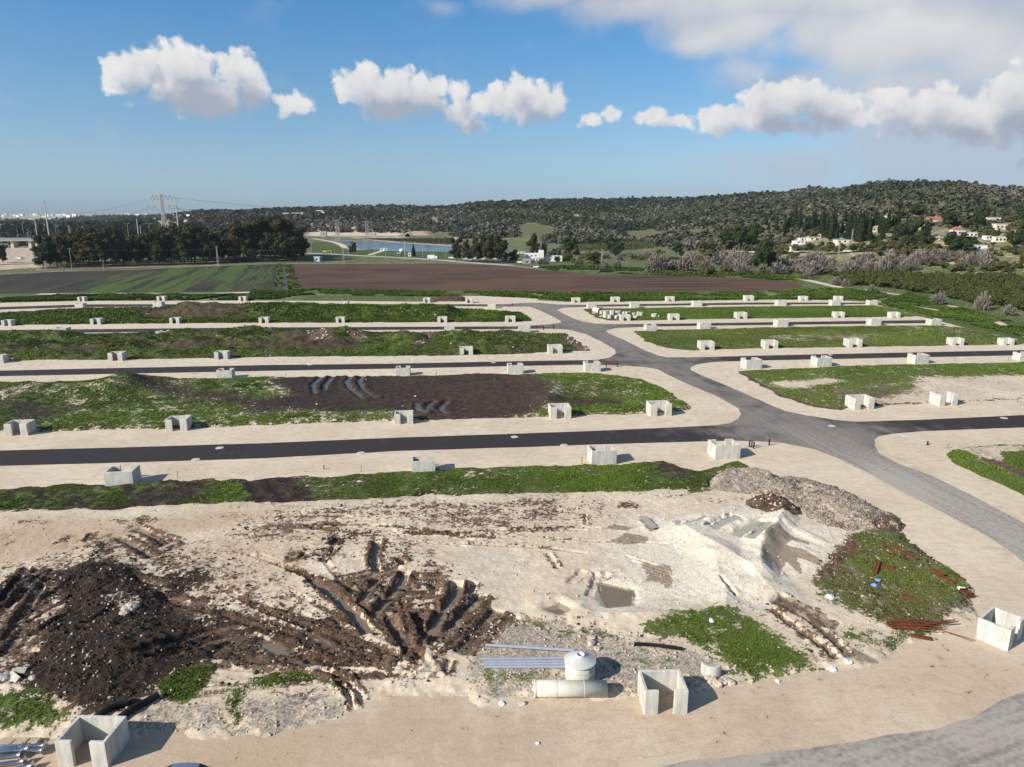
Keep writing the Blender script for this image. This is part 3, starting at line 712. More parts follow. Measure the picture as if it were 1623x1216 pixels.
# ---- raised plots (weeds, turned soil, mud): height fields whose edges dip under the limestone
def plot(name, poly, dx, dy, hfun, afun, edge=1.2, jit=.8, sink=.05, kind='structure', mat=None, register=True, base=None, label=None, cat=None, group=None, z0f=None):
    P_ = np.array(poly); x0, y0 = P_.min(0) - 1.5; x1, y1 = P_.max(0) + 1.5
    X, Y = np.meshgrid(np.arange(x0, x1 + dx, dx), np.arange(y0, y1 + dy, dy))
    D = sdf(X, Y, P_) + (fbm(X * .45, Y * .45, 4, 21) - .5) * 2 * jit + (fbm(X * 1.8, Y * 1.8, 2, 5) - .5) * jit * .5
    e = ss(D, -.15, edge)
    Z = hfun(X, Y, D) * e - sink * (1 - ss(D, -.6, .1))
    if z0f is not None: Z = Z + z0f(X, Y)
    A = afun(X, Y, D) if afun else {}
    ok = D > -.55
    keep = ok[:-1, :-1] | ok[1:, :-1] | ok[:-1, 1:] | ok[1:, 1:]
    idx = np.arange(X.size).reshape(X.shape)
    Fq = np.stack([idx[:-1, :-1], idx[:-1, 1:], idx[1:, 1:], idx[1:, :-1]], -1)[keep]
    used = np.unique(Fq); remap = np.full(X.size, -1); remap[used] = np.arange(len(used))
    V = np.stack([X, Y, Z], -1).reshape(-1, 3)[used]
    o = mesh_np(name, V, remap[Fq], mat or LAND, {k: v.ravel()[used] for k, v in A.items()}, smooth=True)
    tag(o, label, cat, group, kind if not label else None)
    I = dict(x0=x0, y0=y0, dx=dx, dy=dy, Z=np.where(D > -.2, Z, -9), D=D, A=A, o=o, X=X, Y=Y)
    if register: ISL.append(I)
    return I
def sample(I, arr, x, y):
    fx = np.clip((x - I['x0']) / I['dx'], 0, arr.shape[1] - 1.01); fy = np.clip((y - I['y0']) / I['dy'], 0, arr.shape[0] - 1.01)
    i = fx.astype(int); j = fy.astype(int); u = fx - i; v = fy - j
    return (arr[j, i] * (1 - u) + arr[j, i + 1] * u) * (1 - v) + (arr[j + 1, i] * (1 - u) + arr[j + 1, i + 1] * u) * v
def band(X, Y, pix, w0, w1):
    """1 near a photo polyline, fading from w0 to w1 metres"""
    d, _ = pdist(X, Y, np.array([un(*p) for p in pix])); return 1 - ss(d, w0, w1)
def inpoly(X, Y, pix, e=1.5): return ss(sdf(X, Y, W(pix)), -e, e)

# strip of weeds just south of the nearest cross road
pA = W([(-160, 782), (0, 775.5), (88, 770), (145, 768), (181, 770.5), (220, 766.5), (269, 761), (323, 762), (383, 758.7), (400, 761), (465, 754.8), (524, 758), (581, 749.6), (648, 748), (736, 743), (820, 740.6), (916, 736.7),
        (981, 738), (1020, 732.8), (1053, 732), (1072, 738), (1108, 747), (1136, 742), (1157, 731), (1175, 732), (1197, 748), (1160, 752), (1124, 764), (1131, 779), (1059, 783), (1020, 795), (955, 795), (903, 787), (800, 786), (721, 792),
        (685, 785), (646, 793), (586, 796), (511, 800), (420, 803), (259, 807), (215, 805), (181, 815), (103, 816), (0, 818), (-160, 826)])
trkA = [[(395, 762), (410, 790), (440, 805)], [(425, 762), (445, 785), (465, 800)]]
def hA(X, Y, D):
    h = .28 + .45 * (fbm(X * .35, Y * .35, 4, 31) - .4) + .10 * (fbm(X * 2.2, Y * 2.2, 3, 8) - .5)
    for t in trkA: h = h - .16 * band(X, Y, t, .25, .8)
    return np.maximum(h, .06)
def aA(X, Y, D):
    s = .40 + 0 * X
    s = s + .6 * inpoly(X, Y, [(385, 757), (440, 755), (500, 800), (400, 806)]) + .35 * inpoly(X, Y, [(1010, 734), (1060, 732), (1110, 748), (1100, 770), (1050, 755)])
    for t in trkA: s = s + .8 * band(X, Y, t, .4, 1)
    s = s + .3 * ss(X, -30, -62) + .35 * inpoly(X, Y, [(190, 775), (330, 765), (300, 800), (215, 805)])
    g = .62 - .5 * inpoly(X, Y, [(385, 757), (450, 755), (510, 800), (400, 806)]) - .35 * inpoly(X, Y, [(1010, 734), (1060, 732), (1110, 748), (1100, 770), (1050, 755)], 2) - .14 * ss(X, -20, -50) - .22 * inpoly(X, Y, [(190, 775), (330, 765), (300, 800), (215, 805)])
    return dict(grass=g - .5 * (1 - ss(D, .1, 1.0)), soil=np.clip(s + .4, 0, 1.1), dark=np.clip(.75 + .3 * ss(X, 20, -40), 0, 1), dry=.05 + 0 * X)
IA = plot('weedy_strip', pA, .22, .22, hA, aA, 1.0, .9)

# plot with the dark turned soil and water-filled ruts
pB = W([(-160, 608), (0, 606.6), (129, 607.9), (207, 604), (272, 603), (420, 598.8), (581, 596.7), (820, 595), (929, 590.5), (981, 596), (1020, 603), (1058, 621), (1100, 649), (1079, 653.5), (1020, 656), (903, 659), (800, 663.5), (685, 666), (625, 667),
        (529, 670), (420, 674), (303, 679), (155, 681.6), (96, 684), (0, 684), (-160, 690)])
rutB = [g8(l, 400, 450, 3.864) for l in ([(425, 575), (370, 625), (385, 680)], [(490, 578), (450, 625), (440, 660)], [(600, 575), (580, 610), (600, 650), (680, 712)], [(675, 575), (655, 610), (680, 660), (755, 705)],
                                        [(1120, 730), (1070, 755), (1070, 790)], [(1190, 735), (1150, 770), (1190, 805)], [(1010, 740), (1010, 775), (1050, 800)])]
soilB = [(440, 605), (500, 597), (560, 596), (640, 600), (730, 597), (820, 597), (858, 612), (868, 632), (845, 652), (790, 662), (685, 665), (625, 650), (540, 655), (430, 640), (480, 630)]
moundB = [[(160, 612, 2.6, 9), (196, 618, 2.4, 7), (30, 628, 1.0, 9)], ]
def bump_at(X, Y, px, py, h, r, ry=None):
    x, y = un(px, py); return h * np.exp(-((X - x) / r) ** 2 - ((Y - y) / (ry or r)) ** 2)
def hB(X, Y, D):
    h = .32 + .6 * (fbm(X * .16, Y * .16, 4, 41) - .4) + .18 * (fbm(X * 1.3, Y * 1.3, 3, 9) - .5)
    h = h + bump_at(X, Y, 178, 622, 1.7, 7, 6) + bump_at(X, Y, 205, 617, 1.5, 4, 5) + bump_at(X, Y, 40, 632, 1.1, 9, 7) + bump_at(X, Y, 85, 622, .8, 8, 6) + bump_at(X, Y, 240, 609, .7, 9, 4)
    h = h + .9 * band(X, Y, [(705, 604), (760, 600), (840, 603), (862, 620), (866, 640)], .5, 4.5)
    s = inpoly(X, Y, soilB, 2); h = h * (1 - .55 * s) + s * (.05 + .30 * np.abs(fbm(X * .9, Y * .9, 4, 43) - .5) + .12 * fbm(X * 2.0, Y * 2.0, 2, 47))
    for t in rutB: h = h - .30 * band(X, Y, t, .25, .9) + .22 * band(X, Y, t, 1.0, 1.9) * (1 - band(X, Y, t, .3, 1.0))
    return np.maximum(h, .04)
dkB = [(195, 610), (225, 606), (330, 618), (420, 632), (520, 640), (420, 660), (330, 640), (210, 625)]
rubB = g8([(0, 680), (180, 640), (270, 610), (340, 615), (300, 650), (200, 680), (60, 730), (0, 750)], 0, 450, 3.864)
def aB(X, Y, D):
    s = .35 + .8 * inpoly(X, Y, soilB, 2.5) + .30 * inpoly(X, Y, dkB, 5) + .5 * inpoly(X, Y, [(0, 645), (60, 640), (120, 650), (60, 672), (0, 665)], 4)
    s = s + .6 * inpoly(X, Y, [(870, 634), (985, 635), (985, 643), (870, 645)], 2)
    g = .64 - .80 * inpoly(X, Y, soilB, 6) - .36 * inpoly(X, Y, dkB, 5) - .32 * inpoly(X, Y, [(0, 645), (60, 640), (120, 650), (60, 672), (0, 665)], 4) - .35 * inpoly(X, Y, [(870, 635), (985, 636), (985, 643), (870, 645)], 1)
    r = inpoly(X, Y, rubB, 1.5)
    wet = 0 * X
    for t in rutB: wet = wet + .6 * band(X, Y, t, .4, .9)
    return dict(grass=g - .7 * r - .4 * (1 - ss(D, 0, .8)), soil=np.clip(s + .25, 0, 1.1), gravel=.62 * r, dark=.74 + .24 * ss(X, 10, -50), dry=.55 * inpoly(X, Y, [(880, 612), (960, 612), (985, 635), (880, 632)], 3), wet=wet)
IB = plot('weedy_plot', pB, .38, .38, hB, aB, 1.2, .9)

# plot with the weed-grown spoil mounds between the second and third cross road
pC = W([(-200, 536), (0, 533), (109, 530.7), (259, 527), (420, 526.3), (659, 527), (820, 527.6), (898, 529), (916, 540.6), (938, 556.3), (878, 558), (820, 561.8), (685, 564.5), (581, 565), (400, 566.5), (259, 569.6), (100, 571), (0, 572), (-200, 576)])
def hC(X, Y, D):
    xl, yl = un(420, 540); lx = un(920, 540)[0]
    b = np.clip(fbm(X * .10, Y * .13, 4, 51) - .36, 0, 1) * 5.5 + 1.0 * fbm(X * .35, Y * .35, 3, 12)
    k = ss(X, lx, un(760, 540)[0]); core = ss(D, .5, 8)
    return np.maximum(.2 + b * core * (.25 + .75 * k), .05)
spC = [(g8(p, 400, 450, 3.864), e) for p, e in (([(340, 330), (480, 320), (480, 380), (350, 385)], 1.5), ([(580, 305), (690, 300), (690, 345), (590, 350)], 1.5), ([(880, 310), (960, 295), (1150, 315), (1080, 360), (900, 340)], 1.5), ([(1000, 380), (1060, 375), (1060, 405), (980, 405)], 1))]
spC += [([(895, 533), (905, 535), (935, 555), (925, 557), (900, 545)], 1)]
def aC_(X, Y, D):
    r = 0 * X
    for p, e in spC: r = np.maximum(r, inpoly(X, Y, p, e))
    s = .62 + .5 * band(X, Y, [(0, 558), (200, 556), (420, 553), (560, 551)], 1, 5)
    d = .35 * inpoly(X, Y, [(150, 540), (420, 535), (420, 552), (150, 556)], 6) + .3 * ss(X, un(700, 545)[0], un(880, 545)[0])
    return dict(grass=.60 - .55 * r - .30 * band(X, Y, [(0, 558), (200, 556), (420, 553), (560, 551)], 1, 5) - .25 * inpoly(X, Y, [(440, 536), (560, 540), (560, 556), (440, 556)], 4), soil=s + .3, gravel=.0 * X, ochre=r * .35, pale=r * .3, dark=.62 + 0 * X - .4 * r, dry=d)
IC = plot('weedy_plot', pC, .55, .55, hC, aC_, 1.5, 1.0)

pD = W([(-200, 503), (0, 497.4), (129, 489.5), (285, 487), (420, 486.5), (560, 486.5), (672, 488), (740, 490.5), (790, 493.5), (828, 496), (846, 509), (800, 511), (700, 511.5), (400, 512.2), (200, 514), (0, 516), (-200, 520)])
def hD(X, Y, D):
    k = band(X, Y, [(305, 498), (420, 497), (540, 498), (660, 500), (700, 502)], 2.0, 10.5)
    k2 = band(X, Y, [(180, 497), (290, 497), (330, 500)], 1, 8)
    h = .25 + k * (3.0 + 1.6 * (fbm(X * .16, Y * .16, 4, 61) - .5)) + k2 * 1.0 + .7 * (fbm(X * .5, Y * .5, 3, 9) - .4)
    return np.maximum(h * ss(D, -.2, 3.2), .05)
def aD(X, Y, D):
    d = inpoly(X, Y, [(215, 494), (290, 488), (400, 488), (400, 505), (240, 507)], 4) + inpoly(X, Y, [(480, 486), (680, 486), (680, 490), (480, 490)], 3)
    return dict(grass=.66 - .36 * d + .12 * ss(X, un(380, 500)[0], un(430, 500)[0]), soil=.8 + .2 * d, dark=.6 + 0 * X, dry=0 * X)
ID = plot('weedy_plot', pD, .8, .8, hD, aD, 1.5, 1.0)

flat_h = lambda s: (lambda X, Y, D: .14 + .3 * (fbm(X * .2, Y * .2, 4, s) - .35) + .15 * (fbm(X * 1.1, Y * 1.1, 2, s) - .5))
pG = W([(921, 490), (935, 489.4), (1020, 488.6), (1220, 485.9), (1382, 484.3), (1402, 487), (1440, 498), (1455, 502), (1220, 505), (1090, 506.5), (1000, 509), (965, 508.5), (945, 504)])
IG = plot('grass_plot', pG, .9, .9, flat_h(71), lambda X, Y, D: dict(grass=.88 + 0 * X, soil=.5 + 0 * X, dark=.4 + 0 * X, dry=.1 * fbm(X * .05, Y * .05, 3, 2) + .35 * inpoly(X, Y, [(925, 490), (960, 492), (960, 508), (940, 502)], 2)), 1.2, .8)
pH = W([(1004, 525), (1041, 523.6), (1128, 522), (1220, 519.4), (1408, 516.6), (1490, 516.8), (1530, 520), (1623, 543), (1623, 546.5), (1420, 549.5), (1200, 552.5), (1092, 556), (1054, 552), (1022, 540.6)])
IH = plot('grass_plot', pH, .7, .7, flat_h(81), lambda X, Y, D: dict(grass=.80 - .30 * inpoly(X, Y, [(1220, 533), (1400, 530), (1380, 540), (1240, 542)], 4) - .18 * inpoly(X, Y, [(1420, 518), (1540, 520), (1560, 535), (1440, 530)], 5), soil=.62 + 0 * X, dark=.3 + 0 * X, dry=.30 + .2 * inpoly(X, Y, [(1220, 533), (1400, 530), (1380, 540), (1240, 542)], 4)), 1.2, .8)
pI = W([(1168, 588.5), (1220, 585.8), (1356, 579.5), (1500, 576.5), (1623, 573.8), (1850, 568), (1850, 628), (1623, 634.5), (1539, 636.4), (1408, 643), (1348, 646.8), (1335, 650.7), (1291, 645.5), (1239, 629.8), (1188, 603)])
def aI(X, Y, D):
    r = inpoly(X, Y, [(1460, 601), (1560, 598), (1850, 592), (1850, 632), (1400, 645), (1390, 634), (1450, 622)], 3)
    r2 = inpoly(X, Y, [(1228, 608), (1300, 600), (1340, 604), (1300, 612), (1240, 618)], 2)
    s = inpoly(X, Y, [(1300, 620), (1450, 610), (1420, 630), (1360, 640)], 4)
    e = 1 - ss(D, .4, 1.6)
    return dict(grass=.70 - .62 * r - .42 * r2 - .25 * s - .35 * e, soil=.62 + .4 * e + .2 * s - .50 * np.maximum(r, r2), dark=.12 + .4 * e, dry=.38 + .25 * s - .3 * ss(Y, 150, 165), pale=.22 * np.maximum(r, r2), gravel=.34 * np.maximum(r, r2))
II = plot('grass_plot', pI, .45, .45, flat_h(91), aI, 1.0, .8)
pJ = W([(1497, 721.7), (1505, 716), (1526, 710), (1570, 706), (1623, 703.4), (1850, 695), (1850, 900), (1740, 850), (1623, 785.5), (1591, 772), (1552, 754), (1513, 736)])
def aJ(X, Y, D):
    r = inpoly(X, Y, g8([(1210, 235), (1623, 210), (1623, 250), (1480, 260), (1500, 320), (1380, 310), (1330, 280)], 1200, 650, 3.837), .8)
    s = band(X, Y, g8([(1400, 310), (1480, 340), (1623, 400)], 1200, 650, 3.837), .6, 1.8)
    return dict(grass=.80 - .7 * r - .6 * s, soil=.5 + .5 * s - .3 * r, dark=.1 + 0 * X, gravel=.4 * r, dry=.1 + 0 * X)
IJ = plot('grass_plot', pJ, .3, .3, flat_h(95), aJ, 1.0, .5)
# ---- the churned foreground
MUCK = [(-220, 806), (0, 806), (181, 804), (259, 797), (420, 793), (511, 790), (600, 786), (720, 782), (900, 778), (1060, 774), (1131, 768), (1200, 770), (1300, 790), (1400, 838), (1434, 842), (1445, 852), (1475, 878), (1512, 902), (1545, 935), (1552, 975),
        (1540, 998), (1500, 1004), (1453, 1022), (1405, 1053), (1364, 1057), (1327, 1066), (1220, 1083), (1133, 1096), (1000, 1108), (900, 1113), (843, 1114), (760, 1119), (729, 1110), (690, 1105), (640, 1108), (600, 1118), (577, 1128), (560, 1141), (500, 1158), (420, 1179), (340, 1171), (304, 1168), (250, 1170),
        (190, 1172), (110, 1180), (41, 1180), (0, 1186), (-60, 1190), (-220, 1200)]
# (points, half width, depth, brown rut = 1 / water rut = 2 / dry = 0)
z6 = lambda l: g8(l, 440, 800, 4.271)
b6 = lambda l: g8(l, 400, 880, 3.62)
b5 = lambda l: g8(l, 0, 880, 3.62)
l7 = lambda l: g8(l, 0, 830, 5.287)
s8 = lambda l: g8(l, 860, 800, 4.271)
RUTS = [(z6([(205, 515), (330, 600), (440, 690), (500, 750), (560, 810), (625, 910)]), .62, .40, 2), (z6([(690, 520), (620, 600), (565, 695)]), .50, .36, 2), (z6([(860, 480), (835, 560), (740, 680), (635, 795)]), .62, .42, 2),
        (z6([(1225, 550), (1180, 680), (1100, 790), (1015, 925)]), .66, .42, 2), (z6([(1325, 555), (1295, 640)]), .45, .34, 2), (z6([(1400, 630), (1250, 800), (1060, 970)]), .75, .22, 1),
        (z6([(760, 785), (800, 880), (885, 1000)]), .50, .40, 1), (z6([(930, 770), (970, 860), (1005, 925)]), .45, .36, 1), (z6([(650, 655), (900, 655), (1110, 635)]), .42, .26, 1), (z6([(780, 755), (950, 745), (1105, 735)]), .45, .28, 1),
        (z6([(900, 518), (1110, 527)]), .40, .22, 2), (z6([(1500, 735), (1380, 880), (1230, 1045)]), .75, .20, 1), (z6([(1640, 785), (1440, 880), (1330, 985)]), .55, .20, 1), (z6([(680, 265), (655, 400), (675, 480)]), .5, .36, 2), (z6([(815, 380), (860, 440)]), .5, .32, 2),
        (z6([(420, 250), (370, 300)]), .5, .25, 2), (z6([(890, 570), (905, 620)]), .5, .3, 2), (z6([(1050, 550), (1090, 600)]), .6, .3, 1), (z6([(960, 780), (990, 830)]), .5, .3, 1), (z6([(870, 900), (900, 960)]), .35, .3, 1),
        (z6([(700, 590), (760, 580)]), .5, .25, 1), (z6([(200, 880), (320, 970), (420, 1050)]), .55, .18, 1), (z6([(360, 780), (430, 850)]), .25, .2, 0), (z6([(100, 960), (230, 1110)]), .25, .24, 0),
        (z6([(200, 350), (130, 400)]), .4, .2, 1), (z6([(300, 420), (400, 310)]), .3, .2, 0), (z6([(340, 350), (240, 350)]), .5, .15, 2), (z6([(60, 380), (130, 380)]), .5, .15, 2), (z6([(840, 450), (600, 520), (380, 560)]), .7, .13, 1), (z6([(640, 580), (470, 620)]), .5, .12, 2),
        (b6([(370, 670), (470, 700), (560, 765), (640, 840), (662, 885)]), .22, .30, 0), (b6([(460, 720), (540, 800), (585, 900)]), .22, .30, 0), (b6([(-60, 625), (180, 632), (330, 658)]), .45, .16, 1), (b6([(180, 490), (260, 580), (340, 640)]), .22, .25, 0),
        (b6([(740, 600), (775, 640)]), .2, .2, 0), (b6([(600, 710), (620, 740)]), .15, .15, 0), (b6([(1140, 620), (1110, 700)]), .25, .15, 0), (b6([(440, 380), (520, 440)]), .2, .25, 0),
        (l7([(245, 395), (190, 470), (120, 590), (20, 760)]), .40, .34, 0), (l7([(490, 425), (380, 480), (290, 560), (190, 690), (80, 800)]), .42, .30, 0), (l7([(390, 560), (340, 660), (230, 770), (130, 910), (30, 1040)]), .40, .32, 0), (l7([(330, 410), (230, 540)]), .3, .2, 0),
        (l7([(400, 540), (420, 560)]), .4, .1, 1), (l7([(250, 860), (150, 1000), (20, 1180)]), .6, .14, 1), (l7([(1000, 140), (1150, 220), (1290, 325)]), .5, .26, 2), (l7([(1140, 60), (1300, 130), (1410, 215)]), .6, .26, 2), (l7([(1500, 230), (1440, 210)]), .6, .2, 2), (l7([(780, 100), (720, 180)]), .22, .2, 0), (l7([(620, 120), (460, 205)]), .2, .15, 0),
        (l7([(1300, 90), (1480, 170)]), .3, .15, 0), (l7([(1330, 640), (1420, 690), (1586, 700)]), .55, .25, 1), (l7([(1110, 520), (1250, 545), (1420, 550)]), .45, .22, 1), (l7([(1586, 560), (1430, 530)]), .3, .2, 0),
        (b5([(930, 262), (1080, 300), (1200, 305)]), .5, .22, 1), (b5([(770, 625), (1000, 540), (1200, 470), (1400, 425)]), .5, .20, 1), (b5([(840, 650), (1000, 610), (1250, 520), (1480, 480)]), .42, .18, 1), (b5([(1200, 610), (1340, 530), (1490, 470)]), .6, .2, 1), (b5([(900, 470), (1100, 440), (1300, 400)]), .35, .2, 0), (b5([(1000, 580), (1200, 510)]), .3, .25, 0),
        (s8([(290, 90), (290, 160)]), .18, .2, 0), (s8([(665, 115), (720, 165), (760, 205)]), .55, .34, 3), (s8([(915, 150), (915, 190)]), .3, .3, 3), (s8([(1140, 212), (1230, 160), (1330, 118)]), .72, .42, 3), (s8([(1300, 260), (1400, 205), (1500, 163)]), .75, .42, 3), (s8([(1395, 285), (1480, 225), (1555, 172)]), .68, .42, 3),
        (s8([(980, 180), (1060, 140), (1110, 118)]), .35, .3, 3), (s8([(1090, 200), (1190, 140), (1280, 110)]), .25, .28, 0), (s8([(310, 655), (370, 490)]), .35, .18, 0), (s8([(180, 560), (280, 470)]), .5, .2, 0), (s8([(440, 490), (400, 540)]), .4, .2, 0), (s8([(600, 580), (640, 660)]), .25, .15, 0), (s8([(1200, 530), (1310, 670)]), .22, .25, 0), (s8([(40, 350), (110, 460)]), .3, .15, 0),
        ([(1218, 968), (1240, 985), (1290, 1020), (1330, 1052)], .40, .26, 1), ([(1232, 956), (1262, 975), (1312, 1012), (1350, 1050)], .40, .26, 1), ([(1225, 955), (1290, 985), (1330, 1000)], 1.0, .10, 1)]
for a, b in ((560, 370), (590, 400), (620, 430)):
    RUTS.append((s8([(a, b), (a + 130, b + 40), (a + 280, b + 90)]), .16, .12, 0))
POOLS = [s8([(385, 550), (600, 600), (600, 690), (455, 705), (410, 640)]), b6([(60, 515), (160, 518), (250, 590), (150, 575), (60, 545)]), s8([(50, 730), (110, 705), (170, 735), (120, 755)])]
WET = [([(1205, 850), (1225, 862), (1232, 885), (1220, 905), (1210, 880)], 1), (g8([(500, 830), (520, 690), (560, 590), (640, 570), (760, 620), (700, 600), (890, 670), (870, 690), (740, 650), (700, 680), (830, 720), (985, 815), (940, 830), (780, 770), (820, 880), (800, 890), (700, 800), (660, 870), (630, 860), (560, 780), (610, 870)], 1100, 730, 4.774), .5),
       (s8([(400, 185), (480, 160), (640, 170), (580, 200)]), 1), (s8([(440, 275), (560, 210), (740, 240), (700, 290), (560, 305)]), 1), (s8([(640, 400), (880, 440), (880, 600), (700, 540)]), 1.5), (g8([(80, 440), (200, 470), (370, 560), (330, 570), (200, 520)], 1200, 800, 2.922), .5), (g8([(440, 680), (600, 740), (480, 745), (380, 690)], 1200, 800, 2.922), .8), (z6([(0, 90), (150, 180), (120, 230), (0, 260)]), 2), (b6([(1050, 620), (1100, 640), (1090, 690), (1040, 700)]), .6)]
SOIL = [([(-150, 905), (60, 900), (150, 850), (330, 862), (470, 925), (600, 985), (612, 1090), (440, 1062), (330, 1075), (250, 1125), (110, 1160), (-150, 1120)], .46, .30, 5), ([(380, 815), (520, 805), (760, 800), (960, 790), (980, 830), (860, 870), (700, 860), (560, 900), (470, 900), (330, 860)], .34, .15, 4), ([(560, 870), (700, 880), (800, 950), (790, 1010), (700, 1055), (600, 1030), (540, 960)], .34, .15, 3), ([(600, 1030), (720, 1040), (760, 1080), (690, 1105), (600, 1100)], .24, .1, 2), ([(1190, 930), (1340, 1000), (1400, 1040), (1330, 1062), (1200, 975)], .20, .1, 2),
        ([(80, 935), (125, 905), (170, 892), (210, 905), (262, 950), (300, 980), (350, 1010), (380, 1030), (330, 1058), (262, 1100), (215, 1128), (150, 1150), (70, 1125), (0, 1100), (0, 1060), (40, 1060), (60, 1040), (62, 1005), (95, 975)], 1.0, 1.0, 1.5),
        ([(250, 915), (330, 905), (345, 925), (300, 950), (260, 960)], .8, 1.0, 1.5), ([(0, 935), (20, 918), (45, 925), (30, 965), (0, 1000), (-100, 1060), (-100, 940)], 1.0, 1.0, 1.0), ([(135, 880), (165, 862), (178, 872), (160, 895), (140, 915)], .6, 1.0, .8),
        ([(280, 940), (420, 960), (540, 1000), (600, 1050), (560, 1075), (440, 1045), (350, 1060), (280, 1010)], .52, .55, 3), ([(400, 930), (480, 950), (560, 1000), (590, 1055), (500, 1055), (430, 1010)], .50, .35, 2),
        ([(515, 805), (640, 793), (760, 800), (900, 790), (900, 830), (770, 850), (640, 830), (500, 838), (420, 836), (470, 820)], .50, .10, 2.5), ([(600, 842), (700, 845), (660, 880), (640, 912), (590, 900)], .42, .15, 2), ([(760, 800), (860, 800), (890, 850), (830, 870), (760, 850)], .34, .0, 2),
        ([(580, 880), (680, 900), (740, 925), (790, 960), (770, 1000), (720, 1040), (680, 1030), (640, 1020), (590, 975), (600, 930)], .44, .12, 2), ([(725, 985), (770, 940), (790, 965), (740, 1035), (700, 1045)], .62, .2, 1), ([(470, 862), (520, 850), (600, 855), (560, 880), (480, 895)], .30, .6, 1.2),
        ([(980, 800), (1010, 800), (1015, 812), (975, 812)], .7, .1, .8), ([(1060, 800), (1160, 790), (1180, 797), (1080, 808)], .35, .0, 1), ([(1010, 785), (1100, 775), (1130, 770), (1130, 785), (1080, 795), (1000, 800)], .30, .1, 1.2),
        ([(170, 830), (230, 820), (255, 830), (200, 845)], .55, .4, 1), ([(30, 830), (80, 828), (75, 838), (30, 836)], .5, .5, .8), ([(190, 850), (300, 860), (320, 900), (200, 890)], .30, .4, 2), ([(440, 905), (480, 912), (500, 925), (470, 922)], .6, .9, .6), ([(0, 850), (30, 850), (30, 870), (0, 868)], .4, .2, 1),
        ([(1200, 955), (1250, 990), (1340, 1050), (1300, 1062), (1230, 1000)], .28, .2, 1), ([(1320, 925), (1400, 940), (1390, 990), (1300, 960), (1280, 935)], .45, .05, 2), ([(1347, 852), (1434, 843), (1542, 935), (1538, 965), (1470, 1008), (1380, 985), (1278, 930)], .80, .12, 1), ([(480, 1075), (560, 1095), (500, 1130), (440, 1120), (440, 1095)], .30, .35, 1.5), ([(380, 1110), (420, 1140), (470, 1160), (440, 1168), (390, 1140)], .30, .3, 1),
        ([(880, 975), (960, 1000), (1050, 1010), (1080, 1040), (960, 1030), (870, 1000)], .34, .0, 1.5), ([(700, 1060), (718, 1065), (712, 1085), (698, 1080)], .4, .1, .6), ([(1015, 1024), (1080, 1020), (1090, 1035), (1020, 1035)], .45, .1, 1)]
GRASS = [([(1347, 852), (1400, 838), (1434, 843), (1470, 880), (1510, 905), (1542, 935), (1538, 965), (1500, 980), (1470, 1008), (1430, 1012), (1380, 985), (1330, 968), (1290, 948), (1278, 930), (1325, 908), (1345, 885), (1360, 880)], .69, 1.8), ([(1005, 1000), (1060, 985), (1130, 968), (1190, 982), (1240, 1015), (1290, 1062), (1240, 1074), (1180, 1086), (1160, 1065), (1130, 1045), (1090, 1030), (1030, 1018)], .76, 1.9),
         ([(-100, 1100), (0, 1108), (40, 1100), (90, 1118), (112, 1150), (60, 1162), (-100, 1165)], .66, 1.0), ([(248, 1095), (300, 1065), (345, 1060), (335, 1088), (298, 1125), (255, 1118)], .85, .8), ([(358, 1100), (400, 1080), (470, 1068), (500, 1080), (440, 1095), (392, 1108), (386, 1150), (372, 1166), (352, 1130)], .62, .8), ([(420, 1075), (470, 1070), (560, 1088), (545, 1112), (500, 1095)], .50, 1),
         ([(770, 985), (830, 980), (900, 1000), (1000, 1010), (1000, 1030), (880, 1015), (780, 1000)], .40, 1), ([(750, 1060), (860, 1065), (900, 1085), (760, 1100)], .34, 1), ([(950, 1040), (1060, 1030), (1090, 1060), (960, 1075)], .33, 1), ([(1340, 990), (1440, 1015), (1440, 1035), (1370, 1050), (1320, 1010)], .36, 1.5),
         ([(1230, 750), (1140, 745), (1160, 732), (1195, 745), (1150, 770)], .7, .8), ([(1090, 775), (1140, 775), (1130, 785), (1090, 788)], .5, .6)]
GRAV = [([(740, 1040), (765, 985), (870, 985), (1000, 1015), (1100, 1035), (1165, 1070), (1150, 1095), (1000, 1107), (850, 1112), (760, 1116), (735, 1100)], .62, 1.2), ([(190, 1130), (270, 1110), (330, 1120), (420, 1110), (520, 1100), (555, 1115), (570, 1130), (500, 1158), (420, 1178), (300, 1165), (190, 1170)], .58, 1), ([(130, 1050), (170, 1060), (160, 1120), (100, 1130), (110, 1080)], .40, 1), ([(1430, 835), (1560, 920), (1600, 960), (1560, 985), (1540, 930), (1460, 870)], .35, 1)]
PALE = [([(960, 850), (1000, 820), (1120, 812), (1200, 800), (1290, 835), (1345, 850), (1355, 885), (1320, 910), (1260, 950), (1300, 985), (1250, 960), (1200, 985), (1080, 985), (980, 1000), (930, 980), (940, 920)], .72, 5), ([(490, 870), (600, 880), (590, 920), (540, 950), (480, 915)], .5, 2), ([(700, 840), (860, 850), (870, 980), (800, 980), (790, 930), (700, 890)], .34, 3), ([(620, 1040), (700, 1045), (740, 1085), (700, 1105), (620, 1090)], .35, 2), ([(1400, 1010), (1470, 1010), (1440, 1030), (1400, 1045)], .5, 1)]
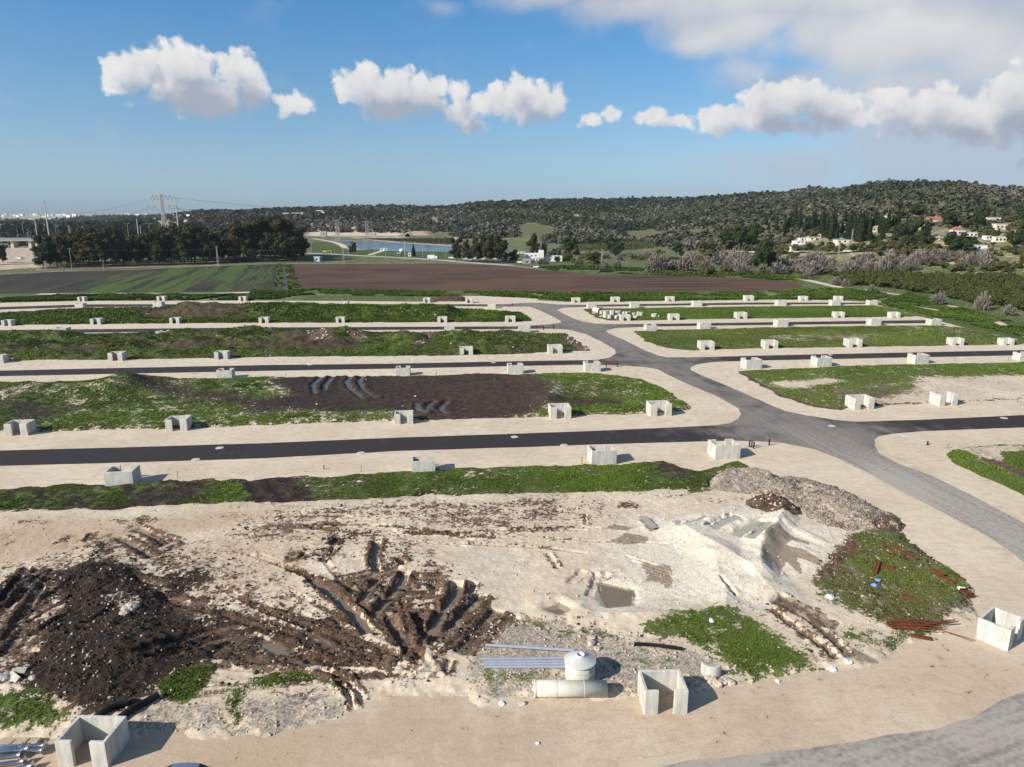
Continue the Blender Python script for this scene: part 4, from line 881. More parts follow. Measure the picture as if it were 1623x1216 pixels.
OCHRE = [([(-150, 1080), (600, 1060), (1000, 1080), (1340, 1050), (1450, 1000), (1450, 1060), (700, 1130), (-150, 1210)], .34, 3), ([(-150, 800), (420, 795), (620, 830), (640, 1110), (300, 1175), (-150, 1200)], .46, 8), ([(600, 830), (900, 800), (900, 1000), (640, 1110)], .16, 8), ([(-100, 860), (60, 815), (250, 822), (420, 810), (500, 800), (480, 815), (300, 860), (120, 880), (60, 900), (-100, 930)], .78, 4), ([(600, 1095), (620, 1090), (620, 1110), (590, 1120), (580, 1105)], .8, .8), ([(0, 895), (20, 895), (20, 905), (0, 905)], .8, 1)]
FAN = []
frs = random.Random(3)
for k in range(30):
    a = R(118 + 74 * frs.random()) if k % 3 else R(68 + 40 * frs.random()); x_, y_ = un(655 + frs.uniform(-40, 45), 1062 + frs.uniform(-20, 20)); L_ = frs.uniform(12, 34) if k % 3 else frs.uniform(6, 16)
    bend = frs.uniform(-.5, .5); pt = [(x_, y_)]
    for i in range(5): x_ += math.cos(a) * L_ / 5; y_ += math.sin(a) * L_ / 5 * .8; a += bend / 5; pt.append((x_, y_))
    FAN.append((smoothline(pt, 4), frs.uniform(.22, .45), frs.uniform(.6, 1.2)))
for k in range(22):
    x_, y_ = un(frs.uniform(360, 900), frs.uniform(808, 870)); L_ = frs.uniform(5, 16); a = R(frs.uniform(-14, 22)); pt = [(x_, y_)]
    for i in range(4): x_ += math.cos(a) * L_ / 4; y_ += math.sin(a) * L_ / 4 * .6; a += frs.uniform(-.2, .2); pt.append((x_, y_))
    FAN.append((smoothline(pt, 4), frs.uniform(.18, .40), frs.uniform(.5, 1.1)))
for k in range(14):
    x_, y_ = un(frs.uniform(-20, 120), frs.uniform(960, 1060)); a = R(frs.uniform(62, 84)); L_ = frs.uniform(6, 13); pt = [(x_, y_)]
    for i in range(4): x_ += math.cos(a) * L_ / 4; y_ += math.sin(a) * L_ / 4; a += frs.uniform(-.12, .04); pt.append((x_, y_))
    FAN.append((smoothline(pt, 4), frs.uniform(.2, .4), frs.uniform(.6, 1.1)))
HEAPS = []      # (px, py, height, rx, ry)
HEAPS += [(155, 930, 1.5, 4.2, 3.2), (200, 965, .9, 3.0, 2.4), (140, 1015, 1.1, 4.5, 4.0), (205, 1030, 1.0, 3.5, 4.0), (110, 1090, .8, 3.5, 3.5), (10, 965, 1.2, 3.2, 4.5), (165, 1110, .7, 3.5, 2.5), (155, 880, .35, 1.6, 1.4), (250, 1060, .5, 4, 2.5), (310, 915, .5, 3.5, 1.8), (0, 1090, .5, 2.5, 2.0)]
def hM(X, Y, D):
    g = hM.g
    h = .42 * ss(D, 0, 2.2) + .22 * (fbm(X * .22, Y * .22, 4, 101) - .5) * ss(D, .5, 3)
    h = h + .05 * (fbm(X * 1.6, Y * 1.6, 3, 103) - .5)
    sm = np.clip(g['soil'] + .5 * (fbm(X * .7, Y * .7, 3, 107) - .5), 0, 1)
    cl = fbm(X * 1.5, Y * 1.5, 3, 105); h = h + .07 * (fbm(X * 4, Y * 4, 2, 127) - .5) * ss(D, 0, 3)
    h = h + sm * (.50 * np.abs(cl - .5) + .20 * (fbm(X * 3.2, Y * 3.2, 2, 109) - .5))
    for (px, py, hh, rx, ry) in HEAPS:
        x, y = un(px, py); q_ = np.exp(-((X - x) / rx) ** 2 - ((Y - y) / ry) ** 2)
        h = h + .8 * hh * q_ * (.75 + .6 * (fbm(X * .8, Y * .8, 4, 111) - .3))
    # chalk spoil ridge and its flanks
    d, f_ = pdist(X, Y, smoothline([un(*p) for p in ((1085, 850), (1115, 868), (1160, 893), (1190, 918), (1212, 938))]))
    h = h + .82 * np.clip(1 - d / 3.8, 0, 1) ** 1.2 * (.8 + .4 * fbm(X * .5, Y * .5, 3, 113))
    d, f_ = pdist(X, Y, smoothline([un(*p) for p in ((1130, 888), (1140, 925), (1150, 960), (1120, 985), (1040, 985), (950, 985), (880, 965))]))
    h = h + .52 * np.clip(1 - d / 3.6, 0, 1) ** 1.3 * (.7 + .6 * fbm(X * .5, Y * .5, 3, 115))
    d, f_ = pdist(X, Y, smoothline([un(*p) for p in ((1240, 826), (1226, 848), (1208, 872), (1203, 895), (1205, 915))]))
    h = h + .85 * np.clip(1 - d / 2.0, 0, 1) ** 1.2 * (.75 + .5 * fbm(X * 1.1, Y * 1.1, 3, 117))
    h = h + .55 * inpoly(X, Y, [(1095, 850), (1110, 825), (1200, 812), (1240, 826), (1215, 870), (1150, 870)], 2.5)
    h = h + .35 * inpoly(X, Y, [(1240, 826), (1330, 845), (1350, 870), (1320, 900), (1280, 900), (1230, 870)], 4)
    h = h + .18 * band(X, Y, [(1250, 842), (1300, 868)], .2, 1.0) + .2 * band(X, Y, [(1240, 860), (1290, 892)], .2, 1.2) * fbm(X, Y, 2, 3)
    h = h + .16 * inpoly(X, Y, [(470, 900), (600, 850), (720, 880), (800, 960), (700, 1030), (600, 1010), (540, 980)], 3)
    for L_, w_, v_ in FAN: d, _f = pdist(X, Y, L_); h = h - .10 * v_ * (1 - ss(d, w_ * .5, w_)) + .04 * v_ * (1 - ss(d, w_, w_ + .4)) * ss(d, w_ * .6, w_)
    base = h.copy(); hM.rut = np.zeros_like(h); hM.berm = np.zeros_like(h); hM.kind = np.zeros_like(h)
    for pts, w, dep, kd in RUTS:
        L = smoothline([un(*p) for p in pts], 6)
        x0, y0 = L.min(0) - 2.6; x1, y1 = L.max(0) + 2.6
        m = (X > x0) & (X < x1) & (Y > y0) & (Y < y1)
        if not m.any(): continue
        xs, ys = X[m], Y[m]; d, f_ = pdist(xs, ys, L)
        d = d + (fbm(xs * 1.7, ys * 1.7, 3, 119) - .5) * .30 
        end = ss(f_, 0, .06) * ss(1 - f_, 0, .06)
        c = (1 - ss(d, w * .65, w * 1.05)) * end
        berm = (ss(d, w * .9, w * 1.2) - ss(d, w * 1.3, w * 1.3 + .65)) * end
        lvl = .42 - dep if kd in (1, 2) else base[m] - dep
        if kd == 3: lvl = base[m] * 0 + .74
        z = h[m] * (1 - c) + np.minimum(lvl, h[m]) * c + berm * min(.17, dep * .4) * ss(fbm(xs * 1.3, ys * 1.3, 3, 121), .36, .66) * (.5 + 1.0 * fbm(xs * 4, ys * 4, 2, 123))
        h[m] = z; hM.berm[m] = np.maximum(hM.berm[m], np.maximum(berm, .5 * (ss(d, 0, w) - ss(d, w, w * 1.3 + .9)) * end) * (kd != 3) * (.55 if xs.mean() < 6 else .25)); r_ = hM.rut[m]; k_ = hM.kind[m]
        hM.kind[m] = np.where(c > .5, kd, k_); hM.rut[m] = np.maximum(r_, c)
    for p in POOLS:
        k = ss(sdf(X, Y, W(p)), -1.3, .5); h = h * (1 - k) + .05 * k
        hM.kind = np.where(k > .5, 2, hM.kind); hM.rut = np.maximum(hM.rut, k)
    return np.maximum(h, .035)
def paintM(X, Y):
    g = dict(grass=0 * X, soil=0 * X, dark=0 * X, dry=0 * X, wet=0 * X, pale=0 * X, gravel=0 * X, ochre=0 * X)
    for p, v, dk, e in SOIL:
        k = inpoly(X, Y, p, e); g['soil'] = np.maximum(g['soil'], v * k); g['dark'] = np.maximum(g['dark'], dk * k)
    for p, v, e in GRASS: g['grass'] = np.maximum(g['grass'], v * inpoly(X, Y, p, e))
    for p, v, e in PALE: g['pale'] = np.maximum(g['pale'], v * inpoly(X, Y, p, e))
    for p, v, e in GRAV: g['gravel'] = np.maximum(g['gravel'], v * inpoly(X, Y, p, e))
    for p, v, e in OCHRE: g['ochre'] = np.maximum(g['ochre'], v * inpoly(X, Y, p, e))
    for p, e in WET: g['wet'] = np.maximum(g['wet'], .8 * inpoly(X, Y, p, e))
    for L_, w_, v_ in FAN: d, _f = pdist(X, Y, L_); g['soil'] = np.maximum(g['soil'], (g['soil'] + .34 * v_) * (1 - ss(d, w_ * .7, w_ * 1.5 + .15)) * ss(_f, 0, .1) * ss(1 - _f, 0, .25))
    # stony white patch on the black heap
    g['gravel'] = np.maximum(g['gravel'], .66 * inpoly(X, Y, [(165, 965), (190, 952), (215, 955), (230, 980), (200, 988), (165, 972)], .5)); s_ = inpoly(X, Y, [(165, 965), (190, 952), (215, 955), (230, 980), (200, 988), (165, 972)], .5)
    g['soil'] = g['soil'] * (1 - .6 * s_)
    g['soil'] = np.clip(g['soil'] + .25 * (fbm(X * .3, Y * .9, 4, 131) - .5), 0, 1)
    return g
def aM(X, Y, D):
    g = hM.g; k = hM.kind; r = hM.rut
    g['wet'] = np.maximum(g['wet'], .85 * r * (k == 1)); g['wet'] = np.maximum(g['wet'], .9 * r * (k >= 2))
    g['soil'] = np.where((k == 1), np.maximum(g['soil'], .48 * r), g['soil'])
    g['soil'] = np.clip(g['soil'] + hM.berm, 0, 1)
    g['dry'] = .35 * inpoly(X, Y, [(1347, 852), (1434, 843), (1542, 935), (1538, 965), (1470, 1008), (1380, 985), (1278, 930)], 1) + .35 * inpoly(X, Y, [(1280, 930), (1330, 905), (1420, 940), (1500, 950), (1480, 990), (1380, 985), (1320, 965)], 2) + .15
    g['grass'] = g['grass'] * (1 - r)
    return g
mp = W(MUCK); gx0, gy0 = mp.min(0) - 1.5; gx1, gy1 = mp.max(0) + 1.5
CELL = .15
Xm, Ym = np.meshgrid(np.arange(gx0, gx1 + CELL, CELL), np.arange(gy0, gy1 + CELL, CELL))
hM.g = paintM(Xm, Ym)
IM = plot('churned_ground', mp, CELL, CELL, hM, aM, .8, 1.0)
# water standing in the ruts
def puddle(kd, level, mat):
    m = (hM.kind == kd) & (IM['Z'] < level + .03)
    m2 = m.copy(); m2[1:] |= m[:-1]; m2[:-1] |= m[1:]; m2[:, 1:] |= m[:, :-1]; m2[:, :-1] |= m[:, 1:]
    keep = m2[:-1, :-1] & m2[1:, 1:] & m2[1:, :-1] & m2[:-1, 1:]
    idx = np.arange(Xm.size).reshape(Xm.shape)
    Fq = np.stack([idx[:-1, :-1], idx[:-1, 1:], idx[1:, 1:], idx[1:, :-1]], -1)[keep]
    used = np.unique(Fq); rm = np.full(Xm.size, -1); rm[used] = np.arange(len(used))
    V = np.stack([Xm, Ym, np.full_like(Xm, level)], -1).reshape(-1, 3)[used]
    tag(mesh_np('puddle_water', V, rm[Fq], mat), kind='structure')
puddle(2, .135, M_PUD); puddle(3, .82, M_PUDG)
mB = np.zeros(IB['X'].shape, bool)
for t in rutB: mB |= band(IB['X'], IB['Y'], t, .3, 1.0) > .25
for p in ([(478, 641), (540, 640), (545, 644), (520, 645)], [(638, 622), (652, 621), (652, 624), (636, 624)], [(757, 633), (783, 631), (778, 637), (762, 638)], [(720, 645), (735, 643), (738, 652), (722, 652)], [(736, 648), (755, 649), (752, 655)], [(640, 643), (668, 639), (664, 643)]):
    mB |= sdf(IB['X'], IB['Y'], W(p)) > -.2
keep = mB[:-1, :-1] & mB[1:, 1:] & mB[1:, :-1] & mB[:-1, 1:]
idx = np.arange(mB.size).reshape(mB.shape)
Fq = np.stack([idx[:-1, :-1], idx[:-1, 1:], idx[1:, 1:], idx[1:, :-1]], -1)[keep]
used = np.unique(Fq); rm = np.full(mB.size, -1); rm[used] = np.arange(len(used))
tag(mesh_np('puddle_water', np.stack([IB['X'], IB['Y'], np.maximum(IB['Z'], .02) * 0 + np.clip(IB['Z'] + .03, 0, .20)], -1).reshape(-1, 3)[used], rm[Fq], water_material('rain_water', (.085, .078, .070), .36, 1, .04)), kind='structure')

# ---- heaps of spoil that were tipped on the ground, each a thing of its own
def heap(name, pix, h, ridge, w, attrs, label, cat, rough=.35, cell=.2, seed=1, group=None):
    L = smoothline([un(*p) for p in ridge], 6)
    def hf(X, Y, D):
        d, _ = pdist(X, Y, L)
        z = h * np.clip(1 - d / w, 0, 1) ** .85 * (.75 + .7 * (fbm(X * .45, Y * .45, 4, seed) - .3)) + .15
        return z + rough * (fbm(X * 1.2, Y * 1.2, 4, seed + 7) - .45) + rough * .5 * (fbm(X * 3, Y * 3, 2, seed + 9) - .5)
    zz = lambda X, Y: np.maximum(sample(IM, np.maximum(IM['Z'], .02), X, Y), .02) if cell < .3 else 0 * X
    return plot(name, W(pix), cell, cell, hf, lambda X, Y, D: {k: (v(X, Y) if callable(v) else v + 0 * X) for k, v in attrs.items()}, .9, .7, label=label, cat=cat, group=group, z0f=zz)
IR1 = heap('rubble_heap', g8([(120, 160), (220, 100), (330, 70), (480, 90), (600, 110), (640, 170), (560, 230), (430, 280), (300, 270), (160, 240)], 1100, 730, 4.774), 1.2, g8([(220, 150), (400, 130), (560, 150)], 1100, 730, 4.774), 3.8,
           dict(gravel=.7, soil=lambda X, Y: .12 + .45 * fbm(X * .5, Y * .5, 3, 4), dark=.1), 'pale grey stony rubble heap beside the green weeds, left end of the long spoil heap', 'rubble heap', .5, seed=3)
IR2 = heap('rubble_heap', g8([(430, 270), (560, 180), (660, 130), (800, 130), (1000, 200), (1160, 250), (1320, 330), (1460, 410), (1600, 490), (1570, 560), (1400, 540), (1180, 570), (1000, 520), (880, 480), (820, 420), (700, 330), (560, 300)], 1100, 730, 4.774), 1.5, g8([(640, 230), (820, 240), (1000, 300), (1150, 390), (1280, 450)], 1100, 730, 4.774), 4.6,
           dict(gravel=.66, soil=lambda X, Y: .42 + .35 * ss(sdf(X, Y, W(g8([(830, 130), (1000, 170), (1200, 260), (1440, 400), (1620, 490), (1570, 570), (1380, 545), (1400, 420), (1150, 270), (950, 200)], 1100, 730, 4.774))), -.6, .6) + .6 * (fbm(X * .45, Y * .45, 4, 6) - .5), dark=.22), 'long grey heap of stony rubble and brown soil beside the sandy verge', 'rubble heap', .55, seed=13)
IR3 = heap('soil_heap', g8([(400, 330), (500, 295), (620, 300), (700, 330), (830, 430), (680, 460), (560, 450), (430, 400)], 1100, 730, 4.774), 1.0, g8([(520, 340), (640, 370), (720, 410)], 1100, 730, 4.774), 3.2,
           dict(soil=1.1, dark=.25), 'dark brown soil heap in front of the grey rubble', 'soil heap', .4, seed=23)
heap('soil_heap', [(688, 478), (690, 472), (712, 469), (735, 473), (738, 478)], 1.6, [(700, 475), (728, 476)], 6, dict(soil=1.0, dark=.5, gravel=.2), 'low dark soil heap at the end of the last cross road, between two concrete enclosures', 'soil heap', .5, .6, 33)
# ================================================================== GRASS AND STONES (uncountable: stuff)
def tufts(name, I, dens, size, hgt, mat, thr=.5, noise=.8, tint=(0, 1), blades=4, seed=1):
    X = I['X']; x0, x1, y0, y1 = X.min(), X.max(), I['Y'].min(), I['Y'].max()
    n = int((x1 - x0) * (y1 - y0) * dens); r = np.random.default_rng(seed)
    x = r.uniform(x0, x1, n); y = r.uniform(y0, y1, n)
    d = sample(I, I['D'], x, y); g = sample(I, I['A']['grass'], x, y)
    g = g + noise * (fbm(x * .35, y * .35, 4, 201) - .5) + .5 * (fbm(x * 1.6, y * 1.6, 2, 203) - .5)
    az_ = np.abs(np.arctan2(x, y)) < R(41)
    ok = (d > .05) & (g > thr) & az_ & (sample(I, I['Z'], x, y) > .02); x, y, g = x[ok], y[ok], g[ok]; n = len(x)
    z = sample(I, np.maximum(I['Z'], 0), x, y)
    big = (.55 + .9 * fbm(x * .25, y * .25, 3, 205)) * r.uniform(.6, 1.4, n)
    big = np.where(g > thr + .12, big, big * .7)
    V = np.empty((n, blades, 3, 3)); T = np.empty((n, blades, 3))
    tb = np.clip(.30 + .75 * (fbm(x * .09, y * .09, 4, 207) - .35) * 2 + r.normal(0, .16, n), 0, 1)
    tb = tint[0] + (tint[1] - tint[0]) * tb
    for b in range(blades):
        a = r.uniform(0, 2 * np.pi, n); c, s = np.cos(a), np.sin(a); ln = size * big * r.uniform(.6, 1.2, n); w = ln * r.uniform(.28, .48, n); hh = hgt * big * r.uniform(.5, 1.3, n)
        ox, oy = -c * ln * .35, -s * ln * .35
        V[:, b, 0] = np.stack([x + ox - s * w, y + oy + c * w, z - .02], 1); V[:, b, 1] = np.stack([x + ox + s * w, y + oy - c * w, z - .02], 1)
        V[:, b, 2] = np.stack([x + c * ln, y + s * ln, z + hh], 1)
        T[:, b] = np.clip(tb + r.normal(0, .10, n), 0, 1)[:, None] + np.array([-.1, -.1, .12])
    F = np.arange(n * blades * 3).reshape(-1, 3); dr = np.clip(sample(I, I['A']['dry'], x, y) * 1.1 + r.normal(0, .18, n) + .5 * (fbm(x * .5, y * .5, 3, 211) - .55), 0, 1)
    return tag(mesh_np(name, V.reshape(-1, 3), F, mat, dict(tint=np.clip(T, 0, 1), dry=np.repeat(dr, blades * 3))), kind='stuff')
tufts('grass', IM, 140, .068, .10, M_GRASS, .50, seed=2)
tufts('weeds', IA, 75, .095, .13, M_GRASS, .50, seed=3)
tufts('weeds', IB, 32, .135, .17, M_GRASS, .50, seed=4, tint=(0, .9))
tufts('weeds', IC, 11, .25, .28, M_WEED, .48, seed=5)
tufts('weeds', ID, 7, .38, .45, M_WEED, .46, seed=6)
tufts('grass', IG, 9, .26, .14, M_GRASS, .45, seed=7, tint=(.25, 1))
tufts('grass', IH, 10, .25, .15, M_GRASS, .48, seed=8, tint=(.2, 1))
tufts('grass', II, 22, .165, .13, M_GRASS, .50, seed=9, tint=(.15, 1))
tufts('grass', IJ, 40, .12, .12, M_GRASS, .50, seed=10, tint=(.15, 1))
# tall weeds on the field margin
def margin(pix, n, size, hgt, seed, tint=(0, .9)):
    P_ = W(pix); lo, hi = P_.min(0), P_.max(0); r = np.random.default_rng(seed)
    x = r.uniform(lo[0], hi[0], n); y = r.uniform(lo[1], hi[1], n)
    ok = (sdf(x, y, P_) > 0) & (fbm(x * .12, y * .12, 4, seed) > .43); x, y = x[ok], y[ok]
    I = dict(X=np.array([[lo[0], hi[0]]]))
    m = len(x); V = np.empty((m, 4, 3, 3)); T = np.empty((m, 4, 3)); tb = np.clip(.4 + r.normal(0, .2, m) + (fbm(x * .05, y * .05, 3, 4) - .5), 0, 1)
    big = .5 + 1.1 * fbm(x * .2, y * .2, 3, seed + 2)
    for b in range(4):
        a = r.uniform(0, 2 * np.pi, m); c, s = np.cos(a), np.sin(a); ln = size * big; w = ln * .5
        V[:, b, 0] = np.stack([x - s * w - c * ln * .4, y + c * w - s * ln * .4, 0 * x + .02], 1); V[:, b, 1] = np.stack([x + s * w - c * ln * .4, y - c * w - s * ln * .4, 0 * x + .02], 1)
        V[:, b, 2] = np.stack([x + c * ln, y + s * ln, hgt * big * r.uniform(.5, 1.3, m)], 1); T[:, b] = tb[:, None] + np.array([-.1, -.1, .1])
    tag(mesh_np('weeds', V.reshape(-1, 3), np.arange(m * 12).reshape(-1, 3), M_WEED, dict(tint=np.clip(T, 0, 1))), kind='stuff')
margin([(400, 460), (434, 458), (478, 458), (612, 461), (820, 462.5), (955, 464.5), (1200, 463), (1340, 457), (1420, 468), (1380, 476), (1200, 474.5), (1050, 476.5), (904, 477.5), (860, 474), (740, 468.5), (690, 470), (480, 468), (430, 475), (390, 474)], 60000, .6, .6, 301)
margin([(0, 475), (110, 467.5), (390, 467.5), (400, 476), (130, 476.5), (0, 479)], 26000, .6, .7, 302, )
margin([(840, 423), (900, 421), (1000, 424), (1200, 434), (1290, 440), (1290, 447), (1140, 440), (1000, 435), (880, 430)], 26000, .8, .7, 303)
margin([(1395, 478), (1440, 464), (1510, 484), (1700, 535), (1700, 552), (1560, 520), (1470, 500), (1410, 486)], 30000, .5, .4, 304)
margin([(440, 418), (446, 418), (452, 456), (434, 460)], 4000, .7, .9, 305); margin([(450, 419), (462, 419), (476, 456), (458, 460)], 5000, .7, .8, 306)

def stones(name, I, n, r0, r1, field, seed, mat=M_ROCK):
    r = np.random.default_rng(seed); x0, x1, y0, y1 = I['X'].min(), I['X'].max(), I['Y'].min(), I['Y'].max()
    x = r.uniform(x0, x1, n); y = r.uniform(y0, y1, n); w = field(x, y)
    ok = (sample(I, I['D'], x, y) > .1) & (r.uniform(0, 1, n) < w) & (sample(I, I['Z'], x, y) > .02); x, y = x[ok], y[ok]; n = len(x)
    z = sample(I, np.maximum(I['Z'], 0), x, y); s = r0 + (r1 - r0) * r.uniform(0, 1, n) ** 3
    base = np.array([(1, 0, -.3), (-.5, .87, -.3), (-.5, -.87, -.3), (.55, .45, .55), (-.6, .3, .65), (.1, -.65, .6)])
    fc = np.array([(0, 1, 3), (1, 4, 3), (1, 2, 4), (2, 5, 4), (2, 0, 5), (0, 3, 5), (3, 4, 5)])
    V = base[None] * r.uniform(.7, 1.3, (n, 6, 3)); a = r.uniform(0, 6.28, n); c, sn = np.cos(a)[:, None], np.sin(a)[:, None]
    Vx = V[..., 0] * c - V[..., 1] * sn; Vy = V[..., 0] * sn + V[..., 1] * c
    V = np.stack([Vx, Vy, V[..., 2] * .8], -1) * s[:, None, None] + np.stack([x, y, z + s * .2], -1)[:, None]
    F = (fc[None] + (np.arange(n) * 6)[:, None, None]).reshape(-1, 3)
    return tag(mesh_np(name, V.reshape(-1, 3), F, mat), kind='stuff')
stones('stones', IM, 60000, .03, .17, lambda x, y: np.clip(.05 + .5 * sample(IM, IM['A']['gravel'], x, y) * 1.3 + .07 * sample(IM, IM['A']['soil'], x, y), 0, 1), 5)
stones('soil_clods', IM, 80000, .05, .19, lambda x, y: np.clip(1.25 * sample(IM, IM['A']['soil'], x, y) - .25, 0, 1) * (fbm(x * .6, y * .6, 3, 9) > .45), 15, plain('soil_clod', (.042, .028, .019), .95, .5, .8))
M_RUB = plain('rubble_stone', (.30, .26, .21), .9, .35, 1.2)
stones('stones', IR1, 9000, .03, .13, lambda x, y: .6 + 0 * x, 6, M_RUB); stones('stones', IR2, 26000, .03, .14, lambda x, y: .5 * (1 - .8 * (sample(IR2, IR2['A']['soil'], x, y) > .55)), 7, M_RUB); stones('stones', IR3, 1600, .05, .2, lambda x, y: .22 + 0 * x, 8)
M_CHALK = plain('chalk_stone', (.56, .49, .39), .9, .25, 2)
stones('stones', IM, 60000, .025, .11, lambda x, y: np.clip(1.1 * sample(IM, IM['A']['pale'], x, y) - .25, 0, 1) * (fbm(x * .3, y * .3, 3, 19) > .44), 25, M_CHALK)
stones('stones', IB, 4000, .08, .3, lambda x, y: np.clip(1.3 * ss(sdf(x, y, W(rubB)), -1, 1) + .02, 0, 1), 9)
stones('stones', IC, 16000, .12, .5, lambda x, y: np.clip(1.5 * sample(IC, IC['A']['pale'], x, y) + .008, 0, 1), 10)

# ================================================================== CONCRETE ENCLOSURES along the cross roads
def enclosure_parts(root, w=3.4, d=2.6, h=1.95, t=.24, lip=1.08, loose=True):
    """three-sided precast enclosure with two front returns; opening towards -Y, origin under the middle of the front"""
    m = MB().box((0, d - t / 2, h / 2 - .1), (w, t, h + .2)); m.build('back_wall', M_CONC, root, bevel=.02)
    for s in (-1, 1):
        MB().box((s * (w / 2 - t / 2), d / 2, h / 2 - .1), (t, d - 2 * t, h + .2)).build('side_wall', M_CONC, root, bevel=.02)
        MB().box((s * (w / 2 - lip / 2), t / 2, h / 2 - .1), (lip, t, h + .2)).build('front_pier', M_CONC, root, bevel=.02)
    return root
ENC_G = 'open concrete enclosures along the cross roads'
proto = empty('concrete_enclosure', (0, 0, 0), 0, 'x', 'concrete enclosure', ENC_G); enclosure_parts(proto)
first = [True]
def place_enc(x, y, z, rz, s, label):
    if first[0]:
        o = proto; o.location = (x, y, z); o.rotation_euler = (0, 0, rz); o.scale = s; o['label'] = label; first[0] = False
    else: o = dup(proto, (x, y, z), rz, s, label)
    return o
ORD = ['first', 'second', 'third', 'fourth', 'fifth', 'sixth', 'seventh', 'eighth']
ROWS = [  # (x0, x1, base y) in the photo; N = verge beyond the road, opening towards us; S = near verge, back towards us
    ('N', 'beyond the nearest cross road, left of the main road', [(4, 49, 691), (260, 300, 683.5), (624.6, 656, 672.6), (871.7, 906, 664), (1029, 1066.6, 660)]),
    ('N', 'beyond the nearest cross road, right of the main road', [(1349, 1390, 649.4), (1483, 1523, 643.4)]),
    ('S', 'on the near verge of the nearest cross road', [(163.6, 215, 769.6), (652, 691, 748), (936, 978.6, 736.7), (1130, 1176, 728)]),
    ('N', 'beyond the second cross road, left of the main road', [(-16, 8, 576), (169, 197, 572.4), (338, 363, 570), (728.7, 750, 563), (869, 892, 561)]),
    ('N', 'beyond the second cross road, right of the main road', [(1108.7, 1134, 555), (1210, 1235, 553), (1342, 1369, 551), (1505.5, 1531, 548), (1586, 1611, 548)]),
    ('S', 'on the near verge of the second cross road, left of the main road', [(148, 180, 606.6), (342, 369.6, 600.6), (627, 650.8, 596), (805, 830, 593), (926.8, 953, 589.8)]),
    ('S', 'on the near verge of the second cross road, right of the main road', [(1180, 1209.7, 585), (1291.7, 1321, 581.6), (1446, 1475.7, 577), (1612, 1638, 571.7)]),
    ('N', 'beyond the third cross road, left of the main road', [(0, 20.7, 517), (141, 161.7, 514.7), (267, 286, 513), (409, 426.7, 512.6), (531.5, 547, 512), (693, 709, 511.6), (801, 817, 511)]),
    ('N', 'beyond the third cross road, right of the main road', [(982.6, 1000, 508.8), (1060, 1078, 507.8), (1166, 1185.6, 505.6), (1321.7, 1340.7, 504), (1410, 1429, 504)]),
    ('S', 'on the near verge of the third cross road, left of the main road', [(84.6, 107.7, 531), (244.6, 266, 529), (382.5, 402, 526), (704, 721, 527.6), (822, 840.6, 527.6)]),
    ('S', 'on the near verge of the third cross road, right of the main road', [(1023, 1042, 525), (1108, 1128, 522), (1230, 1251, 518), (1378, 1399, 516), (1473, 1494.5, 516.5)]),
    ('N', 'beyond the farthest cross road, left of the main road', [(121, 136, 478), (247, 262.7, 477.3), (377, 391, 477.4), (670, 682, 479.8), (737, 749.4, 480.5)]),
    ('N', 'beyond the farthest cross road, right of the main road', [(906.6, 920, 480), (968.8, 983, 479), (1055.6, 1070, 478), (1180, 1196, 477), (1267, 1282, 477), (1323, 1338, 477)]),
    ('S', 'on the near verge of the farthest cross road, left of the main road', [(117, 134, 489), (241, 258, 486.9), (433.6, 448.7, 485.5), (538, 552, 485.5), (679.5, 692.5, 490.6), (772.7, 786, 489)]),
    ('S', 'on the near verge of the farthest cross road, right of the main road', [(931, 946, 489.4), (999, 1014, 488.4), (1098, 1114, 486), (1231, 1248, 484.9), (1317, 1334, 484.4), (1376, 1393, 484.7)])]
ROWANG = {}
for kind, where, L in ROWS:
    a = un((L[0][0] + L[0][1]) / 2, L[0][2]); b = un((L[-1][0] + L[-1][1]) / 2, L[-1][2])
    rz = math.atan2(b[1] - a[1], b[0] - a[0]) if len(L) > 1 else 0
    rz = max(-.12, min(.16, rz))
    for k, (x0, x1, yb) in enumerate(L):
        xc = (x0 + x1) / 2; X, Y, Z = at(xc, yb); m = mpp(X, Y)
        # apparent width includes a little of one side
        w = (x1 - x0) * m; side = abs(xc - CXP) / FPX * 2.2
        w = max(2.9, w - side * .75) if kind == 'N' else max(2.9, w - side * .6)
        s = w / 3.4; hs = min(1.12, max(.95, s))
        n_ = len(L); pos = 'only' if n_ == 1 else (f'{ORD[k]} from the left' if k < n_ - 1 else 'rightmost') if n_ > 1 else ''
        label = f'{pos} concrete enclosure {where}'.replace(' the nearest', ' nearest').replace(' the second', ' second').replace(' the third', ' third').replace(' the farthest', ' farthest').replace('of the main', 'of main').replace('from the left', 'from left').replace('on the near', 'on near')
        if kind == 'N': place_enc(X, Y, .02, rz, (s, s, hs), label)
        else:
            d = 2.6 * s; place_enc(X - math.sin(rz) * d, Y + math.cos(rz) * d, .02, rz + math.pi, (s, s, hs), label)
X, Y, Z = at(1054, 1134); place_enc(un(1050, 1134)[0] + .25, Y + .1, .05, R(2), (.94, .98, 1.0), 'open concrete enclosure beside the lying fibreglass cylinder, facing the sandy road')
X, Y, Z = at(131, 1216); place_enc(X + .05, Y, .05, R(-2), (1.0, 1.0, .98), 'open concrete enclosure beside the stacked lamp posts at the lower left')
X, Y, Z = at(1584, 1025); place_enc(X + 1.5, Y + .3, .03, R(38), (.95, .95, 1.0), 'concrete enclosure standing askew at the right edge beside the rusty scrap')
# ================================================================== SMALL THINGS ON THE SITE
def P3(px, py, dz=0.0):
    x, y, z = at(px, py); return Vector((x, y, z + dz))
